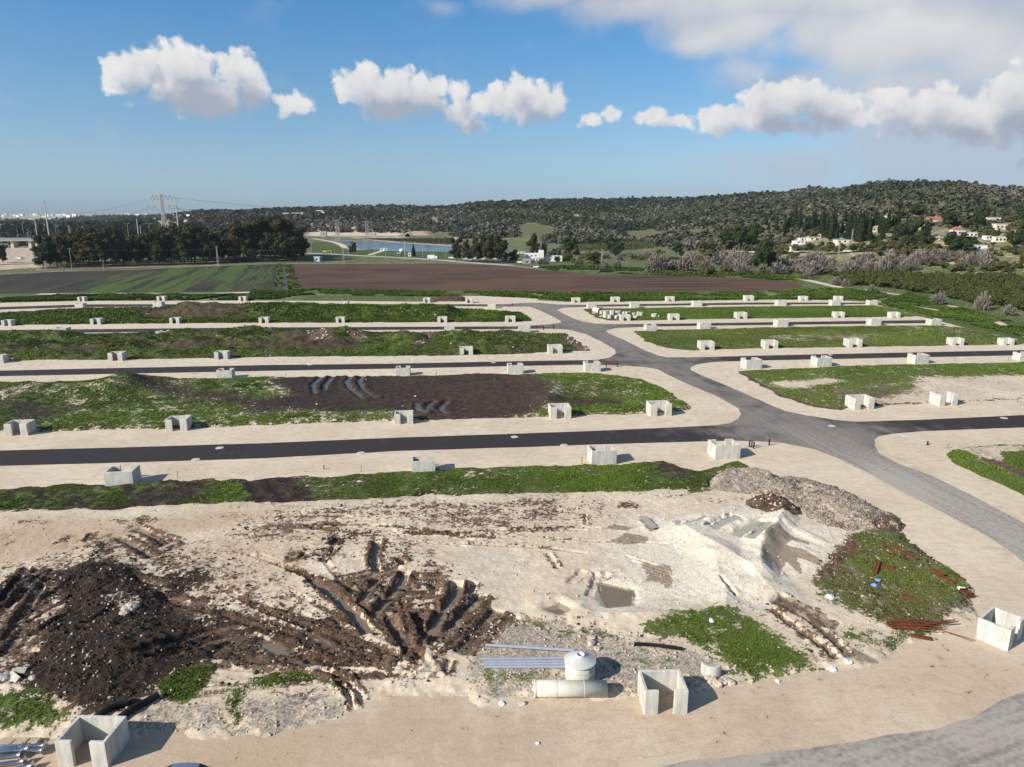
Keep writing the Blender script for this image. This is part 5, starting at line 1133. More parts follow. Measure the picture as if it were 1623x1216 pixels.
# fibreglass tank: upright manhole tank with conical top, and a lying cylinder
p = P3(920, 1084); p.y += .7
tk = empty('fibreglass_tank', p, 0, 'upright greenish grey fibreglass tank with a conical lid and open hatch', 'tank')
MB().lathe([(1.15, -.1), (1.15, 1.62), (1.13, 1.62)], 48).build('tank_body', M_FRP, tk, smooth=True)
m = MB(); 
for z in (.5, 1.1): m.lathe([(1.15, z - .03), (1.168, z - .02), (1.168, z + .02), (1.15, z + .03)], 48)
m.build('seam_band', M_FRP, tk, smooth=True)
MB().lathe([(1.22, 1.58), (1.25, 1.60), (1.25, 1.66), (.32, 2.06), (.30, 2.06), (.30, 1.80)], 48).build('conical_lid', M_FRPT, tk)
MB().lathe([(.34, 2.04), (.34, 2.14), (.27, 2.14), (.27, 1.75)], 28).build('hatch_rim', M_WHITE, tk)
MB().lathe([(.0, 1.76), (.27, 1.76)], 28).build('hatch_opening', M_BLACK, tk)
MB().box((.55, -1.06, 1.33), (.16, .10, .20)).tube((.55, -1.1, 1.33), (.55, -1.2, 1.33), .05).build('pipe_stub', M_STEELD, tk)
a = P3(848.5, 1111); b = P3(963, 1111); L = (b - a).length
cy = empty('fibreglass_cylinder', (a.x, a.y + .62, a.z), 0, 'pale green fibreglass cylinder lying in front of the upright tank', 'cylinder')
MB().pipe((0, 0, .60), (L, 0, .60), .62, .58, 40).build('shell', M_FRP, cy, smooth=False)
m = MB()
for t in (.30, .68): m.pipe((L * t - .03, 0, .60), (L * t + .03, 0, .60), .632, .60, 40)
m.build('joint_ring', M_FRPT, cy)
MB().tube((-.07, 0, .60), (.02, 0, .60), .66, n=40).tube((-.16, 0, .60), (-.07, 0, .60), .20, n=20).build('end_flange', M_WHITE, cy)
MB().tube((L - .10, 0, .60), (L - .02, 0, .60), .60, n=40).build('end_cap', M_FRP, cy)
for o in cy.children:
    if o.name.startswith('shell'):
        for pl in o.data.polygons: pl.use_smooth = abs(pl.normal.x) < .5
# grey pvc pipes
def pvc(a, b, r, label):
    a = P3(*a); b = P3(*b); z = max(a.z, b.z) + r
    a.z = b.z = z; d = (b - a).normalized()
    o = empty('plastic_pipe', a, 0, label, 'pipe', 'grey plastic pipes on the gravel')
    MB().pipe((0, 0, 0), b - a, r, r * .9, 14).build('pipe_barrel', M_PVC, o, smooth=False)
    MB().pipe((b - a) - d * .28, (b - a) + d * .02, r * 1.22, r * .95, 14).build('socket', M_PVC, o)
pvc((769.5, 1024.5), (909, 1034), .125, 'single grey plastic pipe lying apart behind the bundle')
for k, (y0, y1, x0) in enumerate([(1047.5, 1045.5, 763), (1052, 1050.3, 766), (1056.2, 1054.6, 765), (1060, 1059, 767)]):
    pvc((x0, y0), (900, y1), .125, ['rear grey plastic pipe of the bundle beside the fibreglass tank', 'second grey plastic pipe from the rear of the bundle', 'third grey plastic pipe from the rear of the bundle', 'front grey plastic pipe of the bundle beside the tank'][k])
# stacked galvanised lamp posts
def lamp_post(x, y, z, rz, label, L=7.5, r=.145):
    o = empty('lamp_post', (x, y, z), rz, label, 'lamp post', 'galvanised lamp posts stacked on the ground')
    MB().tube((-L, 0, 0), (0, 0, 0), r * .62, r, 16).build('shaft', M_STEEL, o, smooth=True)
    m = MB(); m.box((.015, 0, 0), (.03, .56, .56), M=Matrix.Rotation(.4, 4, 'X')); m.build('base_plate', M_STEEL, o, bevel=.01)
    h = MB()
    for sy in (-.2, .2):
        for sz in (-.2, .2):
            v = Matrix.Rotation(.4, 4, 'X') @ Vector((0, sy, sz)); h.tube((.031, v.y, v.z), (.036, v.y, v.z), .035, n=10)
    h.tube((.031, 0, 0), (.036, 0, 0), .07, n=14)
    h.build('bolt_hole', M_BLACK, o)
    g = MB()
    for k in range(4):
        a_ = k * math.pi / 2 + .4; g.box((-.11, .13 * math.cos(a_), .13 * math.sin(a_)), (.2, .012, .09), M=None)
    g.build('gusset', M_STEEL, o)
pts = [(41, 1193, .25, 'upper'), (40, 1202, .25, 'middle'), (42, 1211, .25, 'lower'), (55, 1217, .22, 'nearest')]
lamp_post(*P3(36, 1190)[:2], .28, R(5), 'lamp post with its plate highest in the left stack of galvanised posts')
lamp_post(*P3(35, 1201)[:2], .28, R(9), 'second lamp post from the back of the left stack, plate beside the top one')
lamp_post(*P3(40, 1211)[:2], .28, R(12), 'third lamp post from the back of the left stack of galvanised posts')
lamp_post(*P3(52, 1219)[:2], .28, R(14), 'front lamp post of the stack, its plate nearest to the corner of the photo')
lamp_post(*P3(48, 1196)[:2], .52, R(8), 'lamp post lying on top of the left stack of galvanised posts')
lamp_post(*P3(72, 1187)[:2], .30, R(2), 'lamp post farthest back in the right-hand pair beside the concrete enclosure')
lamp_post(*P3(70, 1194)[:2], .28, R(-2), 'lamp post in front of the right-hand pair, plate beside the concrete enclosure')
# car whose roof just enters the picture
def car(name, loc, rz, paint, label, sc=1.0, group=None, detail=True):
    o = empty(name, loc, rz, label, 'car', group); o.scale = (sc, sc, sc)
    def hull(sec, mat, nm, par):
        # sections: x, half width bottom, half width top, z0, z1
        m = MB(); vs = []; n = len(sec)
        for (x, wb, wt, z0, z1) in sec: vs += [(x, -wb, z0), (x, wb, z0), (x, wb * .99, z0 + (z1 - z0) * .55), (x, wt, z1), (x, -wt, z1), (x, -wb * .99, z0 + (z1 - z0) * .55)]
        fs = []
        for k in range(n - 1):
            for i in range(6): fs.append((k * 6 + i, k * 6 + (i + 1) % 6, (k + 1) * 6 + (i + 1) % 6, (k + 1) * 6 + i))
        fs += [(5, 4, 3, 2, 1, 0), tuple(range((n - 1) * 6, n * 6))]
        m.add(vs, fs); return m.build(nm, mat, par, smooth=False, bevel=.03)
    hull([(-2.1, .72, .66, .32, .70), (-1.95, .84, .76, .24, .86), (-1.0, .88, .80, .22, .97), (.0, .89, .82, .22, 1.0), (1.2, .89, .82, .22, 1.02), (1.95, .86, .78, .26, .98), (2.1, .74, .68, .36, .80)], paint, 'body', o)
    hull([(-1.15, .78, .74, .90, .98), (-.35, .80, .60, .93, 1.44), (.55, .80, .60, .95, 1.47), (1.35, .79, .58, .95, 1.42), (1.85, .76, .70, .93, 1.0)], M_GLASS, 'windows', o)
    hull([(-.38, .57, .55, 1.43, 1.462), (.1, .60, .57, 1.45, 1.492), (.6, .60, .57, 1.455, 1.495), (1.38, .57, .54, 1.41, 1.445)], paint, 'roof', o)
    for sx in (-1.3, 1.3):
        for sy in (-.80, .80):
            MB().tube((sx, sy - .1, .31), (sx, sy + .1, .31), .31, n=18).build('wheel', M_RUBBER, o)
    if detail:
        for sy in (-.6, .6): MB().box((-2.08, sy, .66), (.06, .26, .10)).build('headlight', M_WHITE, o)
    return o
xx, yy = un(295, 1213, 1.46)
car('parked_car', (xx - .5, yy - .45, .04), R(2), M_CARBLUE, 'blue grey car parked at the bottom edge, only its roof in view')
# posts, stakes, barrier, manholes
for px, py in ((1187.5, 708.5), (1191.2, 709.2), (1194.5, 711)):
    p = P3(px, py); MBp = MB().tube((0, 0, -.1), (0, 0, 1.0), .11, n=12).tube((0, 0, 1.0), (0, 0, 1.06), .13, n=12)
    tag(MBp.build('black_bollard', M_BLACK, loc=p), {1187.5: 'leftmost of the three short black posts at the junction', 1191.2: 'middle of the three short black posts at the junction', 1194.5: 'rightmost of the three short black posts clustered at the junction'}[px], 'post', 'black posts at the junction')
p = P3(1219, 706); tag(MB().tube((0, 0, -.1), (0, 0, .95), .12, n=12).tube((0, 0, .95), (0, 0, 1.0), .14, n=12).build('black_bollard', M_BLACK, loc=p), 'single black post standing apart, right of the cluster of three', 'post', 'black posts at the junction')
for px, py, lab in ((861.5, 523, 'left one of two short black posts by the third cross road'), (877.5, 521.5, 'right one of two short black posts by the third cross road'), (812, 486, 'dark post left of the far end of the main road'), (1470, 705, 'dark stub in the sand right of the main road')):
    tag(MB().tube((0, 0, -.1), (0, 0, 1.3 if py < 600 else .6), .16 if py < 600 else .12, n=10).tube((0, 0, 0), (0, 0, .08), .24, n=10).build('black_bollard', M_BLACK, loc=P3(px, py)), lab, 'post', 'black posts at the junction')
for px, py, h, r, lab in ((282, 758, 1.0, .05, 'brown stake beside the leftmost near concrete enclosure'), (513, 743.5, .55, .10, 'short thick stake in pale gravel left of the second near enclosure'), (572.5, 748, 1.0, .05, 'thin brown stake in the near verge, left of the second near enclosure'), (922, 735, 1.0, .06, 'brown stake just left of the third near concrete enclosure'), (342, 678.5, .8, .06, 'brown stake on the far verge beside the second facing enclosure'), (190.5, 604, 1.0, .06, 'stake by the first enclosure with its back turned on the second road'), (453, 596, .8, .06, 'stake on the verge above the water-filled ruts, left one'), (691.5, 595.5, 1.1, .06, 'stake right of the third back-turned enclosure of the second road'),
                          (1389, 578, 1.0, .07, 'thin stake right of the main road, second cross road, middle'), (1512, 573, 1.0, .07, 'thin stake on the second cross road near the right side'), (1598, 572, 1.0, .07, 'thin stake at the right edge by the second cross road'), (1612, 638, 1.0, .08, 'dark stake in the gravel at the right edge'), (1502, 711, .8, .07, 'brown stake in the sand beside the right-hand weedy plot'), (954.7, 489, 1.4, .07, 'stake beside the pile of manhole rings'), (1171, 586, 1.0, .07, 'stake beside the first back-turned enclosure right of the main road')):
    m = MB().tube((0, 0, -.2), (.03, .02, h), r, r * .8, 6).box((.03, .02, h - .03), (r * 2.2, r * 2.2, .05)); tag(m.build('wooden_stake', M_WOOD, loc=P3(px, py)), lab, 'stake', 'stakes marking the plots')
p = P3(970, 581.5)
br = empty('steel_barrier', p, R(1), 'low rusty steel barrier beside the fifth enclosure of the second cross road', 'barrier')
MB().box((0, 0, .85), (3.4, .22, .28)).build('rail', M_RUST, br)
for s in (-1.35, 1.35): MB().box((s, 0, .36), (.16, .16, .92)).box((s, 0, .03), (.3, .5, .06)).build('leg', M_BLACK, br)
for k, (px, py, lab) in enumerate([(348, 710.5, 'pale manhole cover in the road, left part of the nearest cross road'), (310, 729, 'manhole cover at the near edge of the nearest cross road, left'), (572, 718.6, 'manhole cover at the near edge of the nearest cross road, centre'), (815.5, 693, 'manhole cover in the nearest cross road before the junction'), (894, 706.3, 'flat cover at the near edge of the nearest road, right of centre'), (1591, 663, 'manhole cover in the nearest cross road at the right'), (304, 591.5, 'manhole cover at the near edge of the second cross road'), (491, 578.5, 'manhole cover at the far edge of the second cross road'), (1434, 690, 'pale cover at the edge of the bend right of the junction'), (1318, 675.5, 'pale cover in the middle of the main junction'), (782, 575, 'manhole cover at the far edge of the second cross road near the junction'), (1316, 563, 'manhole cover on the second cross road right of the junction'), (1444, 690, 'small cover beside the bend')][:12]):
    x, y, z = at(px, py)
    c = empty('manhole_cover', (x, y, .068), 0, lab, 'manhole cover', 'manhole covers in the cross roads')
    MB().lathe([(.62, -.03), (.62, .03), (.45, .035), (.45, .02)], 24).build('concrete_collar', M_CONC2, c); MB().tube((0, 0, -.02), (0, 0, .04), .44, n=24).build('lid', M_CONC2, c)
# pile of precast manhole rings in the right-hand grass plot (photo pixels: x, base y, diameter, height)
s5 = lambda x, y: (920 + x / 10.14, 460 + y / 10.14)
RG = 'precast concrete rings piled in the grass'
RINGS = [(335, 385, 60, 60, 0), (400, 440, 78, 120, 0), (470, 455, 70, 70, 0), (510, 445, 88, 130, 0), (430, 380, 70, 60, 0), (505, 370, 80, 55, 0), (570, 470, 70, 60, 1), (605, 400, 90, 75, 0), (610, 440, 60, 75, 0), (690, 400, 60, 50, 1), (735, 405, 62, 55, 1), (780, 400, 60, 40, 1), (850, 400, 72, 42, 0), (885, 445, 78, 44, 0), (925, 405, 46, 62, 0), (975, 408, 62, 60, 0), (1185, 430, 92, 62, 0), (1252, 430, 34, 34, 0), (655, 465, 55, 50, 0), (340, 425, 80, 14, 0), (545, 400, 50, 50, 1)]
for k, (x, yb, dw, hh, lying) in enumerate(RINGS):
    px, py = s5(x, yb); X, Y, Z = at(px, py); m_ = mpp(X, Y) / 10.14; d = dw * m_; h = max(.25, (hh - dw * .12) * m_)
    m = MB()
    if lying: m.pipe((0, 0, d / 2), (.5 * h, -.9 * h, d / 2), d / 2, d / 2 * .78, 20)
    else: m.pipe((0, 0, -.05), (0, 0, h), d / 2, d / 2 * (.72 if h < d else .60), 22); m.pipe((0, 0, h), (0, 0, h + .06), d / 2 * .94, d / 2 * .74, 22)
    lab = 'pale concrete manhole ring in the tight pile beside the main road'
    if k >= 12: lab = {12: 'low concrete ring right of the pile, rear one', 13: 'low concrete ring right of the pile, nearest one', 14: 'narrow tall concrete ring right of the pile', 15: 'wide concrete ring behind the low one, right of the pile', 16: 'single large concrete ring standing alone in the grass', 17: 'small round concrete piece beside the lone large ring', 18: lab, 19: 'flat round concrete slab at the left foot of the ring pile', 20: lab}[k]
    tag(m.build('manhole_ring', M_CONC, loc=(X, Y, Z), bevel=0), lab, 'concrete ring', RG)
a = P3(*s5(215, 375)); bpipe = empty('concrete_pipe', (a.x, a.y, a.z), 0, 'big white concrete pipe with a dark mouth at the left of the ring pile', 'pipe')
MB().pipe((0, 1.2, 1.35), (1.9, -.4, .95), .98, .80, 28).build('pipe_barrel', M_CONC, bpipe); MB().tube((.6, .7, 1.22), (1.2, .2, 1.1), .79, n=24).build('dark_bore', M_BLACK, bpipe)
MB().box((.4, .6, .12), (1.6, 1.4, .5)).build('cradle', M_CONC2, bpipe)

# rusty steel scrap in the right-hand weeds
c9 = lambda x, y: (1340 + x / 5.735, 840 + y / 5.735)
SCRAP = [((430, 158), (655, 278), .42, .14, 'long rusty steel beam lying along the upper right of the weeds'), ((268, 410), (302, 298), .34, .12, 'upright-lying rusty plate in the middle of the weeds, left of a shorter one'), ((320, 340), (440, 355), .5, .10, 'short wide rusty plate in the middle of the weeds'), ((775, 372), (900, 425), .6, .10, 'rusty mesh sheet at the right side of the weeds, upper one'), ((870, 440), (990, 490), .5, .10, 'rusty mesh sheet at the right side of the weeds, lower one'), ((965, 405), (1095, 462), .28, .08, 'narrow rusty bar along the right edge of the weeds'),
         ((1055, 595), (1128, 597), .8, .5, 'rusty steel box at the right corner of the weeds'), ((385, 222), (440, 240), .6, .12, 'small rusty plate below the upper beam'), ((335, 150), (368, 168), .5, .14, 'small rusty lump left of the upper beam'), ((510, 610), (640, 635), .7, .06, 'flat rusty mesh in the lower middle of the weeds'), ((210, 490), (310, 495), .35, .10, 'rusty bar beside the blue scraps'), ((590, 965), (785, 1000), .45, .10, 'rusty plate bundle at the lowest edge of the weeds'), ((40, 185), (110, 228), .35, .08, 'rusty strip beside the white sand'), ((370, 790), (500, 812), .2, .06, 'thin rusty bar at the left of the rebar bundle')]
for a, b, w, h, lab in SCRAP:
    p = P3(*c9(*a)); q_ = P3(*c9(*b)); d = q_ - p; L = math.hypot(d.x, d.y); rz = math.atan2(d.y, d.x); m = MB()
    m.box((L / 2, 0, h / 2), (L, w, .035)); m.box((L / 2, w / 2 - .02, h / 2), (L, .03, h)); m.box((L / 2, -w / 2 + .02, h / 2), (L, .03, h))
    for k in range(int(L / .5) + 1): m.box((k * .5 + .1 if L > .6 else .2, 0, h * .55 + .02), (.05, w * 1.08, .04))
    o = m.build('rusty_steel_scrap', M_RUST, loc=(p.x, p.y, max(p.z, q_.z) + .05)); o.rotation_euler = (R(4), -math.atan2(d.z, L), rz); tag(o, lab, 'steel scrap', 'rusty steel scrap in the weeds')
p = P3(*c9(420, 885)); m = MB(); rr_ = random.Random(4)
for k in range(26):
    y0 = rr_.uniform(-.5, .5); z0 = rr_.uniform(.05, .30); m.tube((rr_.uniform(-.4, .5), y0, z0), (rr_.uniform(3.0, 4.4), y0 + rr_.uniform(-.5, .5), z0 + rr_.uniform(-.05, .1)), .03, n=5)
for k in range(9): m.tube((2.2 + rr_.uniform(-.3, .3), .2 + rr_.uniform(-.2, .2), .15), (5.9 + rr_.uniform(-.3, .3), .75 + rr_.uniform(-.2, .2), .12), .028, n=5)
tag(m.build('rebar_bundle', M_RUST, loc=p + Vector((0, 0, .05))), 'long bundle of rusty reinforcing bars pointing at the concrete enclosure', 'rebar')
p = P3(*c9(840, 905)); d = P3(*c9(1180, 1010)) - p; tag(MB().tube((0, 0, .05), d + Vector((0, 0, .05)), .03, n=6).tube((.1, -.1, .05), d + Vector((-.3, -.12, .05)), .025, n=6).build('loose_rods', M_RUST, loc=p), 'two thin rods lying on the sand by the skewed enclosure', 'rebar')
def crumple(name, px, py, r, mat, label, cat, group=None, seed=1):
    bm = bmesh.new(); bmesh.ops.create_icosphere(bm, subdivisions=3, radius=r); rs = random.Random(seed); o0 = rs.uniform(0, 50)
    for v in bm.verts:
        n_ = float(fbm(v.co.x / r * 1.6 + o0, v.co.y / r * 1.6 + v.co.z / r, 3, seed)); v.co *= .5 + 1.0 * n_; v.co.z = max(v.co.z * .6, -.08)
    me = bpy.data.meshes.new(name); bm.to_mesh(me); bm.free(); me.materials.append(mat); o = bpy.data.objects.new(name, me); COL.objects.link(o); o.location = P3(px, py, .04); return tag(o, label, cat, group)
BG = 'plastic bags blown about the site'
crumple('plastic_bag', 1315, 947, .40, M_BAG, 'grey plastic bag in the left part of the rusty scrap weeds', 'plastic bag', BG, 1); crumple('plastic_bag', 1525, 935, .40, M_WHITE, 'white plastic sheet at the right edge of the scrap weeds', 'plastic bag', BG, 2)
crumple('plastic_bag', 1319, 1061, .30, M_BAG, 'clear plastic bag at the end of the muddy wheel tracks, left one', 'plastic bag', BG, 3); crumple('plastic_bag', 1344, 1049, .28, M_BAG, 'clear plastic bag at the end of the wheel tracks, right one', 'plastic bag', BG, 4)
crumple('plastic_bag', 1128, 985, .28, M_BAG, 'silvery plastic bag in the grass below the chalk heap', 'plastic bag', BG, 5); crumple('plastic_bag', 796, 1116, .22, M_WHITE, 'white plastic scrap at the gravel edge left of the cylinder', 'plastic bag', BG, 6); crumple('plastic_bag', 852, 1179, .14, M_WHITE, 'tiny white scrap alone on the sandy road', 'plastic bag', BG, 7)
crumple('plastic_bag', 1232, 1080, .2, M_WHITE, 'small white scrap at the lower right tip of the grass', 'plastic bag', BG, 8); crumple('blue_scrap', 1386, 929, .35, M_BLUE, 'tangle of blue plastic in the rusty weeds', 'plastic scrap', None, 9); crumple('blue_scrap', 1391, 920, .28, M_BLUE, 'small blue plastic piece above the larger tangle', 'plastic scrap', None, 10)
RK = 'loose limestone blocks'
for k, (px, py, r, lab) in enumerate([(1128, 1080, .42, 'leftmost pale block of the row behind the near enclosure'), (1137, 1085, .40, 'second block of the stone row behind the near enclosure'), (1145, 1081, .36, 'middle block of the stone row behind the near enclosure'), (1152, 1079, .40, 'block in the stone row beside the grass'), (1159, 1083, .36, 'rightmost large block of the stone row beside the grass'), (1122, 1074, .35, 'block under the curved concrete piece'), (1190, 1080, .26, 'small block lying alone on the grass edge'), (205, 966, .75, 'large white block on top of the black heap'), (196, 972, .4, 'smaller white block beside the large one on the black heap'), (937, 1020, .4, 'pale block in the gravel behind the tank'), (938, 1012, .35, 'rear pale block in the gravel behind the tank'), (947, 1028, .3, 'reddish stone by the pipes'), (828, 1116, .28, 'stone at the gravel edge left of the cylinder'), (52, 1075, .28, 'stone right of the broken slabs on the black heap')]):
    tag(crumple('limestone_block', px, py, r, M_ROCK, lab, 'stone', RK, 40 + k))
# curved piece of broken concrete pipe, broken slabs, pallet of flat stones
p = P3(1118, 1071); m = MB(); n_ = 10
for k in range(n_):
    a0 = R(200) + R(110) * k / n_; a1 = R(200) + R(110) * (k + 1) / n_
    q = lambda a, r, z: (r * math.cos(a) + .6, r * math.sin(a) + .7, z)
    m.add([q(a0, .95, 0), q(a1, .95, 0), q(a1, .83, 0), q(a0, .83, 0), q(a0, .95, .95), q(a1, .95, .9), q(a1, .83, .9), q(a0, .83, .95)], [(0, 3, 2, 1), (4, 5, 6, 7), (0, 1, 5, 4), (1, 2, 6, 5), (2, 3, 7, 6), (3, 0, 4, 7)])
tag(m.build('curved_concrete_piece', M_CONC, loc=p), 'curved broken concrete piece standing behind the near enclosure', 'concrete piece')
for px, py, rx, rz, d, lab in ((30, 1066, 20, 12, (1.0, .45, .12), 'upper broken concrete slab at the left edge of the black heap'), (24, 1076, 40, -30, (1.1, .7, .12), 'tilted curved slab below the other at the left edge')):
    m = MB().box((0, 0, .2), d); m.box((.1, .2, .16), (d[0] * .8, .3, .1)); o = m.build('broken_slab', M_CONC2, loc=P3(px, py)); o.rotation_euler = (R(rx), R(8), R(rz)); tag(o, lab, 'concrete slab')
crumple('tangled_wire', 8, 1074, .5, M_STEELD, 'grey tangle of wire at the left edge', 'wire', None, 71)
p = P3(18, 1196); m = MB()
for k, (x, y, w, d, h) in enumerate([(-.9, .2, 1.0, .8, .35), (.1, .25, .9, .8, .36), (.95, .3, .7, .75, .33), (-.5, -.5, 1.1, .7, .2), (.6, -.45, .9, .65, .18)]): m.box((x, y, h / 2), (w, d, h), R(3 * k - 5))
tag(m.build('flat_stone_slabs', plain('sandstone', (.44, .36, .23), .9, .2, 2), loc=(p.x, p.y + .6, p.z), bevel=.03), 'layer of flat yellowish stone slabs behind the lamp posts', 'stone slabs')
# black corrugated pipes
def hose(pts, r, label, group='black drainage pipes'):
    L = [P3(*q_) for q_ in pts]; L = smoothline([tuple(v) for v in L], 8); L[:, 2] += r; m = MB()
    for k in range(len(L) - 1):
        m.tube(L[k], L[k + 1], r, n=12); c = (L[k] + L[k + 1]) / 2; dd = (L[k + 1] - L[k]); dd = dd / np.linalg.norm(dd) * .05; m.tube(c - dd, c + dd, r * 1.15, n=12)
    tag(m.build('drainage_pipe', M_BLACK, smooth=False), label, 'pipe', group)
hose([(150, 1146), (168, 1131), (190, 1121), (205, 1115)], .22, 'short black drainage pipe behind the left enclosure, upper one'); hose([(190, 1143), (210, 1128), (232, 1116), (252, 1105)], .22, 'long black drainage pipe running up from the left enclosure')
hose([(1005, 1023), (1030, 1024), (1055, 1027), (1082, 1031)], .14, 'black drainage pipe lying at the edge of the grass patch')
for px, py, w, lab in ((330, 760, 1.6, 'pair of reddish boards beside the left stake'), (320, 763, 1.2, 'reddish board on the soil edge')):
    m = MB().box((0, 0, .06), (w, .16, .08), R(14)).box((.2, -.22, .06), (w * .8, .14, .08), R(10)); tag(m.build('red_boards', M_RUST, loc=P3(px, py)), lab, 'boards')
tag(MB().box((0, 0, .35), (.8, .5, .6)).box((0, .05, .68), (.9, .6, .08)).build('concrete_block', M_CONC2, loc=P3(297, 665)), 'small concrete block behind the second facing enclosure', 'concrete block')
# ================================================================== TREES
def crown_mesh(name, blobs, nleaf, leaf, mat, seed, core=.72, flat=0.0, up=0.0):
    """leaf-sized quads spread through lumpy blobs, with a darker lumpy inner mass so that only rims let light through"""
    r = np.random.default_rng(seed); V = []; T = []; B = np.array(blobs, float)
    vol = B[:, 3] * B[:, 4] * B[:, 5]; cnt = np.maximum(8, (nleaf * vol ** .67 / (vol ** .67).sum())).astype(int)
    for (cx, cy, cz, rx, ry, rz), n in zip(B, cnt):
        d = r.normal(size=(n, 3)); d /= np.linalg.norm(d, axis=1)[:, None]; k = r.uniform(.62, 1.08, n) ** .7
        lump = .80 + .45 * (fbm(d[:, 0] * 2.2 + cx, d[:, 1] * 2.2 + d[:, 2] * 2.2 + cz, 3, seed) - .35)
        p = np.array([cx, cy, cz]) + d * np.array([rx, ry, rz]) * (k * lump)[:, None]
        nn = d + r.normal(0, .55, (n, 3)); nn[:, 2] += up; nn /= np.linalg.norm(nn, axis=1)[:, None]
        t1 = np.cross(nn, r.normal(size=(n, 3))); t1 /= np.linalg.norm(t1, axis=1)[:, None]; t2 = np.cross(nn, t1)
        s = leaf * r.uniform(.6, 1.4, n)[:, None]
        V.append(np.stack([p - t1 * s - t2 * s * .6, p + t1 * s - t2 * s * .6, p + t1 * s * .7 + t2 * s * .7, p - t1 * s * .7 + t2 * s * .7], 1))
        tb = np.clip(r.uniform(.15, .85) * .5 + r.uniform(0, .7, n), 0, 1); T.append(np.repeat(tb[:, None], 4, 1))
    V = np.concatenate(V); T = np.concatenate(T); nq = len(V)
    V = V.reshape(-1, 3); T = T.ravel(); F = np.arange(nq * 4).reshape(-1, 4)
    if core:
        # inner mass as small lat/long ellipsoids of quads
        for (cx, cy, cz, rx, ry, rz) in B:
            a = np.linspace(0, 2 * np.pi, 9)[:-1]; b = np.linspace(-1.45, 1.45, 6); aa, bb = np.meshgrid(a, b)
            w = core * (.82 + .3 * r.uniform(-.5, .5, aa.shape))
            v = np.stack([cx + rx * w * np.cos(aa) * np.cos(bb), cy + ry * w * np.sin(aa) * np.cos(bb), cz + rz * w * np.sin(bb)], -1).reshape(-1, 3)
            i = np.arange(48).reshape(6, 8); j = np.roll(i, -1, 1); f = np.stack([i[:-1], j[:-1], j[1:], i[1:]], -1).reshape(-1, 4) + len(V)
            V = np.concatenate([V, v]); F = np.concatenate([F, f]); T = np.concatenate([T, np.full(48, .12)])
    me = mesh_np(name, V, F, mat, dict(tint=T)); return me
def trunk_mesh(parent, h, r, limbs, seed, mat=None):
    rs = random.Random(seed); m = MB(); m.tube((0, 0, -.4), (rs.uniform(-.1, .1) * h, rs.uniform(-.05, .05) * h, h), r, r * .6, 9)
    for k in range(limbs):
        a = k * 6.28 / max(1, limbs) + rs.uniform(-.5, .5); z = h * rs.uniform(.55, .95); L = h * rs.uniform(.6, 1.1)
        m.tube((0, 0, z), (math.cos(a) * L * .6, math.sin(a) * L * .6, z + L * .8), r * .5, r * .15, 6)
    return m.build('trunk', mat or M_TRUNK, parent)
PROTO = {}
def proto_tree(key, name, cat, blobs, nleaf, leaf, mat, seed, trunk=None, core=.72, up=0.0):
    """a prototype of height about 1 (scaled when placed); its first placement uses it directly"""
    o = empty(name, (0, 0, 0), 0, 'x', cat)
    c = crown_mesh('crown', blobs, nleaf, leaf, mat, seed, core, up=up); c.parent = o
    if trunk: trunk_mesh(o, trunk[0], trunk[1], trunk[2], seed, trunk[3] if len(trunk) > 3 else None)
    PROTO[key] = [o, False]
def rblobs(seed, n, cz, R0, H, r0, r1):
    rs = random.Random(seed); out = [(0, 0, cz, R0 * .7, R0 * .7, H * .8)]
    for k in range(n):
        a = k * 2.4 + rs.uniform(-.4, .4); q = rs.uniform(.35, .95); z = cz + H * rs.uniform(-.8, .85); e = math.sqrt(max(.1, 1 - ((z - cz) / (H * 1.05)) ** 2))
        rad = rs.uniform(r0, r1); out.append((math.cos(a) * R0 * q * e, math.sin(a) * R0 * q * e, z, rad, rad, rad * rs.uniform(.7, 1.0)))
    return out
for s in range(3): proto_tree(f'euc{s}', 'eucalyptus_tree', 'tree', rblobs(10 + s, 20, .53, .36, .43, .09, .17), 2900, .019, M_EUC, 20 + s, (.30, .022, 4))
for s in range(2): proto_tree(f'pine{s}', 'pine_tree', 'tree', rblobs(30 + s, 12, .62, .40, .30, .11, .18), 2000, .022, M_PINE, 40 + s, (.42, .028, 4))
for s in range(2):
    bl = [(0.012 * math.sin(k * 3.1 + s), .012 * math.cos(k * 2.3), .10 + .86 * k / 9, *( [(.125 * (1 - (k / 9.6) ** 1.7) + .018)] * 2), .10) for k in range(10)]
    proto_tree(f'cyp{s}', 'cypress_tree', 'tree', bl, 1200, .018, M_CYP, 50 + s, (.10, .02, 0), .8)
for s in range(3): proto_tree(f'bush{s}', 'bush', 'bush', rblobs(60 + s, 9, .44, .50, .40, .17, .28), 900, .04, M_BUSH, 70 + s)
for s in range(2): proto_tree(f'orch{s}', 'orchard_tree', 'orchard tree', rblobs(80 + s, 8, .52, .52, .34, .18, .28), 700, .05, M_ORCH, 90 + s, (.3, .03, 0))
